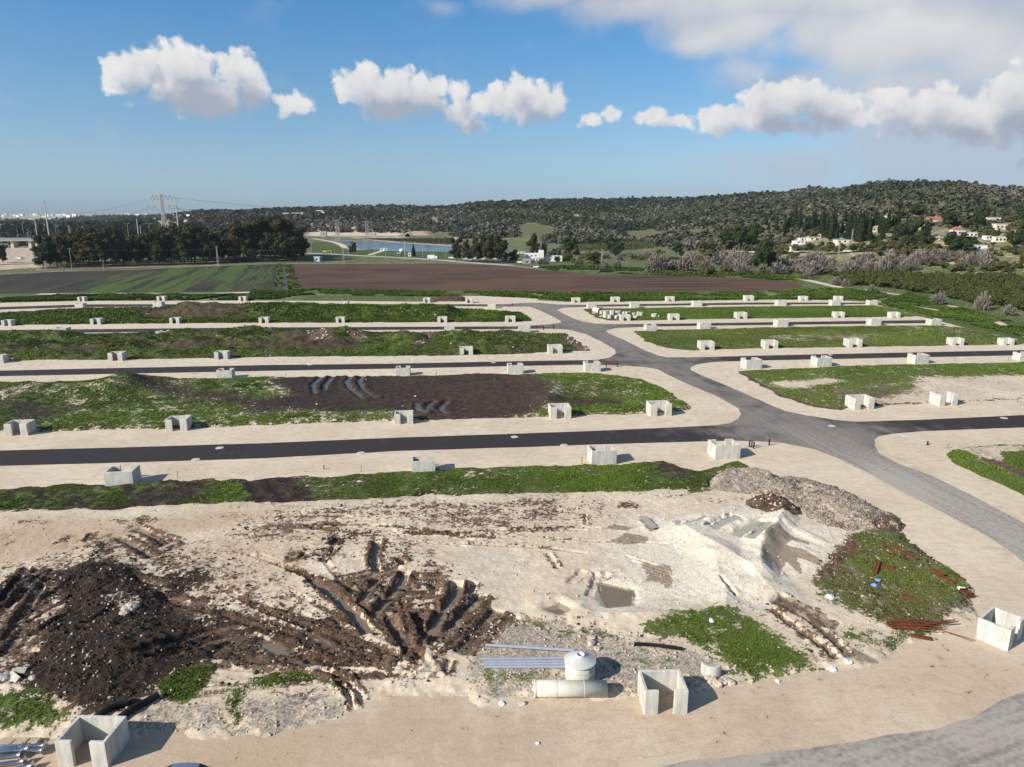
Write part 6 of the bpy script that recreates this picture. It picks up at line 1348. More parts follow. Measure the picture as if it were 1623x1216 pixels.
def bare_mesh(seed, up=1.0, n=950):
    r = np.random.default_rng(seed); d = r.normal(size=(n, 3)); d[:, 2] = np.abs(d[:, 2]) * up + .15; d /= np.linalg.norm(d, axis=1)[:, None]
    k0 = r.uniform(.15, .75, n); k1 = np.minimum(k0 + r.uniform(.2, .4, n), 1.0) * (.82 + .4 * (fbm(d[:, 0] * 2.5 + seed, d[:, 1] * 2.5 + d[:, 2] * 2, 3, seed) - .3))
    sc = np.array([.52, .52, .96]); p0 = d * sc * k0[:, None]; dj = d + r.normal(0, .16, (n, 3)); p1 = dj * sc * k1[:, None]; p1[:, 2] = np.maximum(p1[:, 2], .02)
    side = np.cross(dj, r.normal(size=(n, 3))); side /= np.linalg.norm(side, axis=1)[:, None]; w = r.uniform(.010, .030, n)[:, None]
    V = np.stack([p0 - side * w, p0 + side * w, p1 + side * w * .8, p1 - side * w * .8], 1); t = np.clip(r.uniform(0, .6, n)[:, None] + np.array([-.2, -.2, .4, .4]), 0, 1)
    return V.reshape(-1, 3), np.arange(n * 4).reshape(-1, 4), t.ravel()
for s in range(3):
    V, F, t = bare_mesh(100 + s); o = empty('bare_shrub', (0, 0, 0), 0, 'x', 'bare shrub'); c = mesh_np('twigs', V, F, M_BARE, dict(tint=t)); c.parent = o
    MB().tube((0, 0, -.1), (.02, .01, .30), .03, .015, 7).tube((0, 0, .1), (.18, .05, .45), .016, .008, 5).tube((0, 0, .12), (-.16, -.08, .45), .016, .008, 5).build('trunk', M_TRUNK, o); PROTO[f'bare{s}'] = [o, False]
trs = random.Random(5)
def plant(key, x, y, z, h, wr, label, group):
    """wr: width as a multiple of the prototype's natural width"""
    o, used = PROTO[key]; sc = (h * wr, h * wr, h); rz = trs.uniform(0, 6.28)
    if not used: o.location = (x, y, z); o.scale = sc; o.rotation_euler = (0, 0, rz); tag(o, label, None, group); PROTO[key][1] = True; return o
    return dup(o, (x, y, z), rz, sc, label, group)
def tree_px(key, px, yb, yt, label, group, wr=1.0):
    x, y, z = at(px, yb); h = height_for(x, y, z, yt); return plant(key, x, y, z - .1, h, wr, label, group)
def pick(base, n): return f'{base}{trs.randrange(n)}'
# the dense grove left of the reservoir
G1 = 'eucalyptus trees of the dense dark grove on the left'; L1 = 'tall dark eucalyptus in the dense grove at the left, behind the dark field'
tops = [(60, 384), (75, 372), (100, 370), (125, 368), (150, 357), (175, 357), (190, 362), (203, 378), (215, 370), (235, 366), (250, 363), (270, 356), (285, 360), (308, 350), (322, 360), (340, 366), (352, 362), (365, 355), (382, 350), (400, 347), (420, 341), (436, 340), (452, 345), (466, 352), (478, 366)]
tx = [t[0] for t in tops]; ty = [t[1] for t in tops]
for row, (dy, ofs) in enumerate(((0, 0), (-3.5, 9), (-6.5, 3))):
    x = 70 + ofs
    while x < 478:
        base = np.interp(x, [60, 200, 330, 345, 490], [424.5, 421, 417.5, 415.5, 413.5]) + dy + trs.uniform(-.6, .6)
        t = np.interp(x, tx, ty) + trs.uniform(-2, 5) + (2 if row == 0 else 0)
        if not (196 < x < 208 and row > 0): tree_px(pick('euc', 3), x, base, t, L1, G1, trs.uniform(.85, 1.2))
        x += trs.uniform(15, 21) if row == 0 else trs.uniform(17, 24)
for px, yb, yt in ((5, 417, 388), (-14, 420, 384)): tree_px('euc1', px, yb, yt, 'dark tree cut by the left edge of the photo in front of the overpass', 'trees at the left edge')
# belt of trees behind the overpass
for row, (yb0, ytt) in enumerate(((380, 357), (374, 351), (366, 349))):
    x = -60
    while x < 330:
        tree_px(pick('euc', 3), x, yb0 + trs.uniform(-1, 1), ytt + trs.uniform(-2.5, 4), 'dark tree of the belt behind the overpass and its lamps', 'belt of trees behind the overpass', trs.uniform(.9, 1.4)); x += trs.uniform(11, 18)
# row by the reservoir
G2 = 'eucalyptus row at the end of the ploughed field'
for px, yb, yt, lab in ((724, 415, 376, 'leftmost tree of the eucalyptus row by the reservoir'), (741, 416, 378, 'second tree from the left in the eucalyptus row by the reservoir'), (757, 416.5, 372, 'middle tree of the eucalyptus row by the reservoir'), (772, 416.5, 369, 'tallest tree, right of the middle of the eucalyptus row'), (794, 417, 371, 'dense dark tree right of the tallest one in the eucalyptus row'), (782, 414, 372, 'tree standing behind the tallest ones of the eucalyptus row'), (814, 416, 395, 'small round tree at the right end of the eucalyptus row')): tree_px(pick('euc', 3), px, yb, yt, lab, G2, .85 if yt < 390 else 1.2)
for key, px, yb, yt, lab, wr in (('euc0', 560, 403, 382, 'lone tree in front of the left part of the reservoir', 1.0), ('cyp0', 655.5, 406.5, 387, 'narrow dark tree in front of the right part of the reservoir', 1.6), ('euc2', 846, 406, 369, 'tall tree behind the white building', .75), ('bare0', 861, 405, 373, 'slim bare tree beside the white hall', .42), ('pine0', 902, 405, 375, 'round dark pine right of the white hall', 1.15), ('pine1', 967, 404, 370, 'tall dark pine beside the sandy track on the slope', .9), ('pine0', 978, 408, 382, 'spreading dark tree right of the tall pine', 1.2), ('pine1', 940, 421, 398, 'dark bushy pine in front of the vineyard', 1.1), ('pine0', 1072, 406, 383, 'mid green round tree in the middle distance', 1.1), ('pine1', 1148, 397, 361, 'tall pine left of the village', .9), ('pine0', 1172, 397, 355, 'tallest pine of the group left of the village', .85), ('pine1', 1190, 397, 352, 'pine right of the tallest one left of the village', .85),
                              ('pine0', 1115, 400, 383, 'dark round tree left of the pines', 1.1), ('pine1', 1128, 402, 382, 'dark tree between the purple bush and the pines', 1.0), ('pine0', 1209, 434, 376, 'big dark tree standing alone at the end of the ploughed field', .60), ('pine1', 1199, 433, 398, 'lower dark crown at the left foot of the big lone tree', .8), ('pine0', 1233, 431, 409, 'low dark tree right of the big lone tree', 1.2), ('pine1', 1219, 433, 398, 'lower dark crown at the right foot of the big lone tree', .8),
                              ('pine0', 1551, 373, 322, 'tallest pine of the village with a bare pale trunk', .62), ('pine1', 1504, 363, 331, 'tall pine behind the white house with the red roof', .9), ('pine0', 1511, 405, 365, 'large spreading pine below the white house', 1.15), ('pine1', 1531, 405, 374, 'large pine right of the spreading one', 1.1), ('pine0', 1618, 356, 328, 'pine at the right edge, upper one', .9), ('pine1', 1616, 400, 362, 'large pine at the right edge, lower one', .9), ('pine0', 1449, 347, 321, 'pine on the slope above the village', .8), ('pine1', 1451, 379, 341, 'dark pine in the middle of the village', .65), ('pine0', 1428, 384, 352, 'dark pine left of the middle of the village', .8), ('pine1', 1640, 380, 340, 'pine beyond the right edge', .9), ('bush2', 1420, 348, 323, 'broad dark tree behind the cypresses', .8), ('bush1', 1600, 362, 341, 'brownish round tree beside the pale flat house', 1.2), ('bush0', 1615, 366, 345, 'brownish tree at the right edge beside the pale houses', 1.1)):
    tree_px(key, px, yb, yt, lab, 'single trees of the middle distance', wr)
# cypresses of the village
for k, (px, yb, yt) in enumerate(((1212.5, 370, 338), (1229.5, 373, 341), (1243, 376, 341), (1248, 373, 345), (1281, 369, 342), (1287, 370, 346), (1299, 367, 338), (1304, 365, 331), (1310, 377, 340), (1318, 379, 337), (1322, 377, 337), (1338, 356, 328), (1347, 367, 333), (1353, 374, 340), (1357.6, 384, 341), (1364, 384, 335), (1369, 372, 331), (1376.6, 382, 341), (1386, 360, 331), (1391, 362, 337), (1404, 349, 328), (1416, 383, 354), (1371, 382, 350), (1349, 381, 352), (1474, 352, 330), (1574, 352, 330))):
    tree_px(f'cyp{k % 2}', px, yb, yt, 'tall dark cypress among the village houses on the right', 'cypresses of the village', 1.0 if k % 3 else 1.2)
for k in range(22): px = 1252 + k * 8.2 + trs.uniform(-3, 3); yb = trs.uniform(366, 382); tree_px(f'cyp{k % 2}', px, yb, yb - trs.uniform(26, 40), 'tall dark cypress among the village houses on the right', 'cypresses of the village', trs.uniform(1.0, 1.25))
VB = 'trees and bushes between the village houses'
HPX = [(1482, 358, 21), (1530, 375, 38), (1574, 355, 23), (1588, 364, 19), (1529, 347, 27), (1567, 344, 10), (1587, 345, 12), (1578, 382, 30), (1552, 396, 25), (1392, 367, 18), (1407, 351, 6), (1419, 344, 15), (1436, 341, 13), (1460, 358, 10), (1488, 381, 12), (1332, 365, 14), (1271, 383, 9), (1284, 383, 28), (1262, 396, 17), (1339, 386, 25)]
for k in range(200):
    px = trs.uniform(1150, 1660); yb = trs.uniform(352, 399); 
    if px < 1240: yb = max(yb, 376)
    h_ = trs.uniform(10, 24) if px > 1400 or px < 1200 else trs.uniform(8, 14)
    if 1200 < px < 1400: yb = max(yb, 368)
    if any(abs(px - hx) < hw_ / 2 + 7 and yb > hy - 2 and yb - h_ < hy - 2 for hx, hy, hw_ in HPX): continue
    key = trs.choice(['pine0', 'pine1', 'bush0', 'bush1', 'bush2', 'pine0', 'pine1'])
    tree_px(key, px, yb, yb - h_, 'rounded green tree between the village houses on the right slope' if key[0] == 'p' else 'low olive bush between the village houses on the right slope', VB + (', pines' if key[0] == 'p' else ', bushes'), trs.uniform(.9, 1.5))
for k in range(34):
    px = 1190 + k * 10.5 + trs.uniform(-4, 4); yb = trs.uniform(394, 399) if px < 1470 else trs.uniform(398, 406); tree_px(pick('bush', 3), px, yb, yb - trs.uniform(9, 15), 'olive green bush of the hedge above the country road', 'hedge above the country road', trs.uniform(1.1, 1.7))
for k in range(70):
    px = trs.uniform(1380, 1645); yb = trs.uniform(383, 407); h_ = trs.uniform(6, 13); key = trs.choice(['bush0', 'bush1', 'bush2', 'pine0', 'pine1'])
    if any(abs(px - hx) < hw_ / 2 + 5 and yb > hy - 2 and yb - h_ < hy - 2 for hx, hy, hw_ in HPX): continue
    tree_px(key, px, yb, yb - h_, 'rounded green tree between the village houses on the right slope' if key[0] == 'p' else 'low olive bush between the village houses on the right slope', VB + (', pines' if key[0] == 'p' else ', bushes'), trs.uniform(1.1, 1.7))
# greyish leafless thicket and green bushes below the road
for k in range(62):
    px = trs.uniform(1140, 1565); yb = 415 + 21 * trs.random() - (4 if px > 1450 else 0)
    if 1195 < px < 1225 and yb > 425: continue
    tree_px(pick('bare', 3), px, yb, yb - trs.uniform(14, 23), 'grey leafless shrub of the thicket above the orchard', 'grey leafless thicket', trs.uniform(1.1, 1.7))
for k in range(95):
    px = trs.uniform(1110, 1660); yb = trs.uniform(406, 434) if px > 1450 else trs.choice([trs.uniform(431, 437), trs.uniform(404, 418)]); tree_px(pick('bush', 3), px, yb, yb - trs.uniform(8, 16), 'green bush between the grey thicket and the orchard', 'green bushes by the thicket', trs.uniform(1.1, 1.7))
for px, yb, yt, lab, wr in ((958, 427.5, 412, 'left of two mauve bare shrubs at the field edge', 1.1), (978, 426.5, 411, 'right of two mauve bare shrubs at the field edge', 1.0), (1035, 430, 404, 'large bare shrub at the field edge, left one', 1.0), (1049, 430, 402, 'large bare shrub at the field edge, right one', 1.0), (1085, 430, 403, 'broad grey bare shrub behind the field', 1.3), (1066, 428, 410, 'bare shrub between the two large ones', 1.2), (1100, 413, 398, 'pale bare shrub farther back', 1.5), (1118, 426, 410, 'grey shrub near the big lone tree', 1.3), (1136, 420, 402, 'pale shrub behind the grey one', 1.3), (1160, 423, 401, 'bare shrub left of the big lone tree', 1.3), (1178, 421, 404, 'bare shrub touching the big lone tree', 1.2), (916, 420, 409, 'low bare shrub right of the white hall', 1.4), (860, 419, 408, 'low bare shrub in front of the white hall', 2.0), (1092, 391, 374, 'broad purple brown bush in the middle distance', 1.6), (1488, 482, 462, 'mauve bare tree beside the sandy path, left one', 1.15), (1556, 491, 464, 'mauve bare tree beside the sandy path, middle one', 1.05), (1599, 500, 482, 'low mauve bare tree beside the sandy path, right one', 1.2), (1382, 461, 450, 'low bare shrub at the orchard corner', 1.5), (1325, 452, 438, 'brownish shrub at the orchard corner', 1.3), (1340, 453, 441, 'second brownish shrub at the orchard corner', 1.2), (1282, 441, 425, 'brown green shrub beside the dirt path end', 1.2)):
    tree_px(pick('bare', 3), px, yb, yt, lab, 'single bare shrubs', wr)
for k in range(58):
    px = trs.uniform(880, 1180); yb = trs.uniform(402, 421) if px < 1040 else trs.uniform(404, 428); key = trs.choice(['bush0', 'bush1', 'bush2', 'bare1', 'bare2', 'pine0', 'bush0'])
    tree_px(key, px, yb, yb - trs.uniform(7, 15), {'b': 'mixed olive bush in the scrub beyond the ploughed field', 'p': 'small dark tree in the scrub beyond the ploughed field'}[key[0]] if not key.startswith('bare') else 'greyish leafless bush in the scrub beyond the ploughed field', 'scrub beyond the ploughed field', trs.uniform(1.0, 1.8))
# the orchard
opoly = W([(1322, 441), (1420, 432), (1623, 428), (1800, 428), (1800, 545), (1690, 520), (1600, 487), (1548, 484), (1490, 470), (1400, 456), (1345, 452)]); lo, hi = opoly.min(0), opoly.max(0)
cells = []
yy = lo[1]; row = 0
while yy < hi[1]:
    xx_ = lo[0] + (row % 2) * 2.4
    while xx_ < hi[0]:
        cells.append((xx_ + trs.uniform(-.9, .9), yy + trs.uniform(-.9, .9))); xx_ += 5.0
    yy += 5.6; row += 1
C_ = np.array(cells); okc = (sdf(C_[:, 0], C_[:, 1], opoly) > 0) & (np.arctan2(C_[:, 0], C_[:, 1]) < R(37.5)); C_ = C_[okc]; C_ = C_[np.argsort(np.hypot(C_[:, 0], C_[:, 1]))][:298]
for x, y in C_: plant(pick('orch', 2), x, y, float(terrain(x, y)), trs.uniform(3.4, 4.6), trs.uniform(1.15, 1.6), 'dark green orchard tree in the dense planting at the right', 'orchard trees at the right')

# ---- scrub woodland on the hills (one mass: stuff)
def scrub(name, pts, hs, tints, mat, nl=40, seed=1):
    r = np.random.default_rng(seed); n = len(pts); d = r.normal(size=(n, nl, 3)); d[..., 2] = np.abs(d[..., 2]) * .9; d /= np.linalg.norm(d, axis=2)[..., None]
    rad = hs[:, None, None] * np.array([.62, .62, .95]); lump = r.uniform(.75, 1.1, (n, nl, 1)); p = d * rad * lump + pts[:, None, :]
    nn = d + r.normal(0, .75, (n, nl, 3)); nn[..., 2] += .5; nn /= np.linalg.norm(nn, axis=2)[..., None]; t1 = np.cross(nn, r.normal(size=(n, nl, 3))); t1 /= np.linalg.norm(t1, axis=2)[..., None]; t2 = np.cross(nn, t1)
    s = hs[:, None, None] * r.uniform(.13, .27, (n, nl, 1)); V = np.stack([p - t1 * s - t2 * s, p + t1 * s - t2 * s, p + t1 * s + t2 * s, p - t1 * s + t2 * s], 2)
    T = np.clip(tints[:, None] + r.normal(0, .11, (n, nl)) - .04 + .10 * d[..., 2], 0, 1); T = np.repeat(T[..., None], 4, 2)  # shading put into the tint: upward leaves of each bush painted lighter
    return tag(mesh_np(name, V.reshape(-1, 3), np.arange(n * nl * 4).reshape(-1, 4), mat, dict(tint=T.ravel())), kind='stuff')
def hillpts(n, r0, r1, px0, px1, seed, minz=2.0):
    r = np.random.default_rng(seed); a0, a1 = azel(px0, 335)[0], azel(px1, 335)[0]; az_ = r.uniform(a0, a1, n); rr_ = np.sqrt(r.uniform(r0 ** 2, r1 ** 2, n)); x = rr_ * np.sin(az_); y = rr_ * np.cos(az_); z = terrain(x, y)
    ok = z > minz
    for P_ in MEAD: ok &= sdf(x, y, P_) < 3
    dens = fbm(x / 60, y / 60, 3, 9); ok &= dens > .36 - .1
    return x[ok], y[ok], z[ok], rr_[ok]
SV = []; SH = []; ST = []
for (n, r0, r1, p0, p1, sd) in ((26000, 1000, 2250, 300, 1300, 1), (7500, 640, 1100, 860, 1320, 2), (16000, 640, 1450, 1180, 1720, 3), (1500, 900, 1300, 700, 900, 4)):
    x, y, z, q_ = hillpts(n, r0, r1, p0, p1, sd); r = np.random.default_rng(sd + 50)
    h = np.clip(r.lognormal(1.5, .32, len(x)), 2.2, 10) * (.85 + .25 * (q_ > 1400)); t = np.clip(.44 + 1.3 * (fbm(x / 150, y / 150, 3, 4) - .5) + r.normal(0, .14, len(x)) + .16 * (q_ < 1050) - .18 * ss(q_, 1300, 1900), 0, .74)
    t = np.where(r.uniform(0, 1, len(x)) < .12, .05, t)
    SV.append(np.stack([x, y, z - .3], 1)); SH.append(h); ST.append(t)
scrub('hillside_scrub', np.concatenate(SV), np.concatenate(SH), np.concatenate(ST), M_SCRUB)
# far wooded plain and orchards beyond the overpass (one mass)
r = np.random.default_rng(77); n = 9000; a_ = r.uniform(azel(-80, 335)[0], azel(560, 335)[0], n); q_ = np.sqrt(r.uniform(900 ** 2, 3600 ** 2, n)); x = q_ * np.sin(a_); y = q_ * np.cos(a_); ok = (fbm(x / 260, y / 120, 3, 12) > .47) & ~((a_ > azel(440, 335)[0]) & (q_ < 1250)); x, y, q_ = x[ok], y[ok], q_[ok]
scrub('far_woodland', np.stack([x, y, terrain(x, y) - .3], 1), np.clip(r.lognormal(1.9, .3, len(x)), 3, 13), np.clip(r.normal(.10, .10, len(x)), 0, 1), M_SCRUB, 14, 5)
# vineyard rows on the flat beyond the scrub
vv = []
for p_ in (W([(880, 397), (905, 384), (1060, 384), (1100, 389), (1060, 394), (960, 399)]), W([(570, 379), (720, 379), (720, 388), (640, 383)])):
    lo, hi = p_.min(0), p_.max(0); gx, gy = np.meshgrid(np.arange(lo[0], hi[0], 2.6), np.arange(lo[1], hi[1], 7)); gx = gx.ravel(); gy = gy.ravel(); ok = sdf(gx, gy, p_) > 0; vv.append(np.stack([gx[ok], gy[ok], terrain(gx[ok], gy[ok])], 1))
vv = np.concatenate(vv); r = np.random.default_rng(3); scrub('vineyard_rows', vv, r.uniform(1.3, 2.2, len(vv)), np.clip(r.normal(.30, .1, len(vv)), 0, 1), M_ORCH, 8, 8)

# ================================================================== BUILDINGS
def house(px, yb, wpx, hpx, wall, roof, label, cat='house', gable=None, group='houses of the village on the slope', depth=None, nwin=3, name='house', winrows=1):
    x, y, z = at(px, yb); m_ = mpp(x, y, z); w = wpx * m_; h = hpx * m_; d = depth or max(4, w * .6)
    o = empty(name, (x, y + d / 2, z - .3), trs.uniform(-.12, .12), label, cat, group); h += .3
    hw = h * (.68 if gable else .92)
    MB().box((0, 0, hw / 2 - 1), (w, d, hw + 2)).build('wall', wall, o)
    if gable == 'x': m = MB().add([(-w / 2 - .3, -d / 2 - .4, hw), (w / 2 + .3, -d / 2 - .4, hw), (w / 2 + .3, d / 2 + .4, hw), (-w / 2 - .3, d / 2 + .4, hw), (-w / 2 - .1, 0, h), (w / 2 + .1, 0, h)], [(0, 1, 5, 4), (2, 3, 4, 5), (0, 4, 3), (1, 2, 5), (0, 3, 2, 1)]); rf = m.build('roof', roof, o)
    elif gable == 'hip': m = MB().add([(-w / 2 - .4, -d / 2 - .4, hw), (w / 2 + .4, -d / 2 - .4, hw), (w / 2 + .4, d / 2 + .4, hw), (-w / 2 - .4, d / 2 + .4, hw), (-w * .18, 0, h), (w * .18, 0, h)], [(0, 1, 5, 4), (2, 3, 4, 5), (0, 4, 3), (1, 2, 5), (0, 3, 2, 1)]); rf = m.build('roof', roof, o)
    else: rf = MB().box((0, 0, h - (h - hw) / 2), (w + .4, d + .4, h - hw)).build('roof', roof, o)
    if gable: MB().box((w * .2, d * .1, h - .1), (.6, .6, 1.0)).build('chimney', wall, rf)
    for rw in range(winrows):
        for k in range(nwin):
            xx_ = -w / 2 + w * (k + .5) / nwin; hh = min(1.3, hw * .42 / winrows); wn_ = MB().box((xx_, -d / 2 - .02, hw * (rw + .55) / winrows), (min(1.3, w / nwin * .5), .08, hh)).build('window', M_GLASS, o)
    return o
HS = 'houses of the village on the slope'
house(1482, 358, 21, 14, M_WHITE, M_ROOFR, 'white house with a red tiled gable roof, left part of the village', gable='x')
house(1520, 374, 19, 14, M_WHITE, M_ROOFR, 'white house with a small red roof below the tall pine', gable='hip'); house(1540, 376, 18, 7.5, M_WHITE, M_ROOFG, 'low white flat wing beside the white house below the tall pine')
house(1574, 355, 23, 10, M_CREAM, M_ROOFG, 'large pale cream flat house right of the tall pine'); house(1588, 364, 19, 9, M_CREAM, M_ROOFG, 'pale cream house below the large cream one', winrows=1); house(1529, 347, 27, 7.5, M_GREYW, M_ROOFG, 'long grey flat building left of the tall pine', nwin=5)
house(1567, 344, 8, 7, M_WHITE, M_ROOFR, 'small house with a bright red roof high on the slope, left one', gable='hip', nwin=2); house(1587, 345, 10, 7, M_WHITE, M_ROOFR, 'small house with a dark red roof high on the slope, right one', gable='hip', nwin=2)
house(1571, 380, 17, 6, M_WHITE, M_ROOFG, 'white flat house near the right edge below the cream houses'); house(1586, 384, 17, 8.5, M_CREAM, M_ROOFG, 'cream terrace house stepping down at the right'); house(1552, 396, 25, 7, M_WHITE, M_ROOFG, 'white container-like shed above the bushes at the right', 'shed', nwin=1)
house(1392, 367, 18, 8.5, M_CREAM, M_ROOFT, 'tan house right of the dense cypresses', gable='hip'); house(1407, 351, 6, 9, M_CREAM, M_ROOFT, 'narrow cream house behind the cypresses', nwin=1, winrows=2); house(1419, 344, 15, 6, M_CREAM, M_ROOFG, 'cream flat house high behind the cypresses'); house(1436, 341, 13, 6, M_CREAM, M_ROOFT, 'cream house highest on the slope behind the village', gable='hip', nwin=2)
house(1460, 353, 8, 9, M_CREAM, M_ROOFG, 'narrow cream house left of the red roofed one', nwin=1, winrows=2); house(1460, 363, 9, 7, M_CREAM, M_ROOFT, 'small cream house below the narrow cream one', nwin=1); house(1488, 381, 12, 5.5, M_CREAM, M_ROOFT, 'low tan house below the red roofed white one', gable='hip', nwin=2)
house(1332, 365, 14, 9, M_CREAM, M_ROOFG, 'cream house between the two cypress groups', nwin=2); house(1298, 378, 6, 7, M_CREAM, M_ROOFT, 'small cream house left of the cypress group', nwin=1); house(1271.5, 383, 9, 5.5, M_WHITE, M_ROOFG, 'white shed at the foot of the village', 'shed', nwin=1); house(1287, 381.5, 12, 7.5, M_CREAM, M_ROOFT, 'open shelter with a tan roof at the foot of the village', 'shelter', gable='hip', nwin=1); house(1277, 385.5, 30, 3.2, M_WHITE, M_ROOFG, 'long low white building at the foot of the village', nwin=5); house(1262, 396, 17, 5, M_CREAM, M_ROOFT, 'low tan building above the country road', nwin=2); house(1339, 386, 25, 6, M_CREAM, M_BLUE, 'building with a blue roof cover below the cypresses', nwin=3)
# by the reservoir and along the highway
WB = 'buildings along the highway'
x, y, z = at(848, 415); mm = mpp(x, y)
wb = empty('white_building', (x, y + 4, 0), 0, 'white plastered building with a taller stair block behind the ploughed field', 'building')
MB().box((-2.2, 0, 2.9), (11, 8, 5.9)).build('wall', M_WHITE, wb); MB().box((4.6, .2, 4.0), (3.6, 8, 8.0)).build('stair_block', M_WHITE, wb)
for k in range(3): MB().box((-5.6 + k * 3, -4.02, 4.3), (1.3, .1, .8)).build('window', M_GLASS, wb)
for k in range(2): MB().box((-.8 + k * 2.2, -4.02, 1.3), (1.4, .1, 2.4)).build('door', M_STEELD, wb)
MB().tube((4.6, 0, 8), (4.6, 0, 15), .10, n=6).build('mast', M_STEELD, wb)
house(876, 414.5, 30, 8.5, M_WHITE, M_ROOFG, 'long white hall beside the white building', 'hall', gable='x', group=WB, nwin=4, name='hall'); house(835, 418, 12, 7, M_GREYW, M_STEELD, 'small grey metal shed in front of the white building', 'shed', group=WB, nwin=1, gable='x', name='shed')
house(824, 402, 16, 2.6, M_CREAM, M_ROOFG, 'low tan wall building behind the tree row', 'building', group=WB, nwin=3, name='low_building')
house(502.5, 414.8, 9.5, 7.5, plain('pale_blue_metal', (.40, .48, .58), .5), M_ROOFG, 'pale blue container at the edge of the grove', 'container', group=WB, nwin=1, name='container'); house(608, 397.8, 11, 3.8, M_WHITE, M_ROOFG, 'white shed on the bank of the reservoir', 'shed', group=WB, nwin=2, name='shed'); house(649.5, 406.5, 5, 6.5, M_CREAM, M_ROOFT, 'beige block beside the narrow tree at the reservoir', 'building', group=WB, nwin=1, name='low_building'); house(632, 406, 7, 4.5, plain('green_sheet', (.06, .16, .10), .6), M_ROOFG, 'dark green shed beside the highway', 'shed', group=WB, nwin=1, name='shed')
x, y, z = at(636.5, 399); tag(MB().lathe([(0, 0), (1.9, 0), (2.0, .6), (2.0, 1.7), (1.4, 2.3), (.4, 2.6), (0, 2.6)], 20).build('white_tank', M_WHITE, loc=(x, y, 0), smooth=True), 'round white tank on the bank of the reservoir', 'tank')
for k in range(20):
    pass
# hilltop settlements
hs = random.Random(9)
for k in range(34):
    px = hs.uniform(330, 520); yb = np.interp(px, [330, 400, 480, 520], [340, 337, 336.5, 337.5]) + hs.uniform(-.5, 4); house(px, yb, hs.uniform(3.5, 8), hs.uniform(2.2, 3.6), hs.choice([M_WHITE, M_CREAM, M_GREYW]), hs.choice([M_ROOFG, M_ROOFT, M_ROOFG]), 'small pale house of the town on the left ridge', gable=hs.choice([None, 'hip']), group='houses of the town on the left ridge', nwin=2)
house(505, 341.5, 18, 8, M_CREAM, M_ROOFT, 'large tan building at the right end of the town on the ridge', 'building', gable='hip', group='large buildings on the ridges', nwin=4); house(464, 342.5, 32, 5, M_GREYW, M_ROOFG, 'long pale building in the town on the left ridge', 'building', group='large buildings on the ridges', nwin=8)
for k in range(9): px = 627 + k * 5.6; house(px, 331.5 - (k % 3) * .8, 6.5, 3.6, M_WHITE, M_ROOFG, 'white terrace house of the row on the crest above the reservoir', group='white houses on the crest', nwin=2)
for k in range(6): px = 972 + k * 6.5; house(px, 321.2 - k * .25, 7.5, 2.2, M_WHITE, M_ROOFG, 'pale building on the crest of the middle hill', 'building', group='pale buildings on the middle hill', nwin=2)
for k in range(3): house(938 + k * 7, 323.4 + k * .2, 5, 1.6, M_CREAM, M_ROOFG, 'low pale building left of the crest of the middle hill', 'building', group='pale buildings left of the middle crest', nwin=1)
# far town and works on the plain
for k in range(120):
    px = hs.uniform(-40, 330) if k % 3 else hs.uniform(-40, 190); yb = hs.choice([hs.uniform(341.5, 344.5), hs.uniform(343, 352), hs.uniform(341, 343)]); x, y, z = at(px, yb); m_ = mpp(x, y); w = hs.uniform(2.0, 8) * m_; h = hs.uniform(1.3, 3.6 if yb < 345 else 2.2) * m_; d = w * .7
    o = empty('distant_building', (x, y, z - .5), hs.uniform(-.3, .3), 'pale distant building of the town on the plain at the left horizon', 'building', 'distant buildings on the plain'); MB().box((0, 0, h / 2), (w, d, h + 1)).build('wall', hs.choice([M_WHITE, M_CREAM, M_GREYW, M_WHITE]), o); MB().box((0, 0, h + .7), (w * 1.02, d * 1.02, .5)).build('roof', hs.choice([M_ROOFG, M_GREYW]), o)
for k, (px, yt, w) in enumerate(((10, 333, .5), (26, 333.5, .45), (40, 332.6, .6), (44.5, 330.5, .9), (56.6, 329.3, .5), (59.5, 332.5, .6), (19, 334, 1.0), (65, 335, .6))):
    x, y, z = at(px, 342); m_ = mpp(x, y); h = height_for(x, y, z, yt); o = MB().tube((0, 0, -1), (0, 0, h), w * m_ * .6, w * m_ * .42, 8).tube((0, 0, h), (0, 0, h + 3), w * m_ * .5, n=8).build('chimney_stack', M_STEELD, loc=(x, y, z)); tag(o, 'thin distant refinery stack on the left horizon', 'chimney', 'refinery stacks on the horizon')

# ================================================================== STRUCTURES ALONG THE HIGHWAY
# overpass
xa, ya = un(-120, 394); xb, yb_ = un(165, 391.5); dv = Vector((xb - xa, yb_ - ya, 0)); Lb = dv.length; ang = math.atan2(dv.y, dv.x)
ov = empty('overpass', (xa, ya, 0), ang, 'concrete highway overpass with railings on the left', 'bridge')
zt = height_for(*un(30, 394), 0, 380.5)
MB().box((Lb / 2, 0, zt - .8), (Lb, 12, 1.6)).box((Lb / 2, 0, zt + .05), (Lb, 11, .12)).build('deck', M_GREYW, ov)
for s in (-5.8, 5.8):
    m = MB().box((Lb / 2, s, zt + .35), (Lb, .3, .6)); m.build('parapet', M_STEELD, ov)
    m = MB(); [m.box((k * 2.2, s, zt + 1.05), (.9, .12, .8)) for k in range(int(Lb / 2.2))]; m.box((Lb / 2, s, zt + 1.5), (Lb, .14, .12)); m.build('railing', M_STEEL, ov)
for px in (6, 31, 41, 92, 140):
    xp = (un(px, 394)[0] - xa) / math.cos(ang); MB().box((xp, 0, zt / 2 - .9), (2.6, 9, zt - 1.6)).build('pier', M_CREAM, ov)
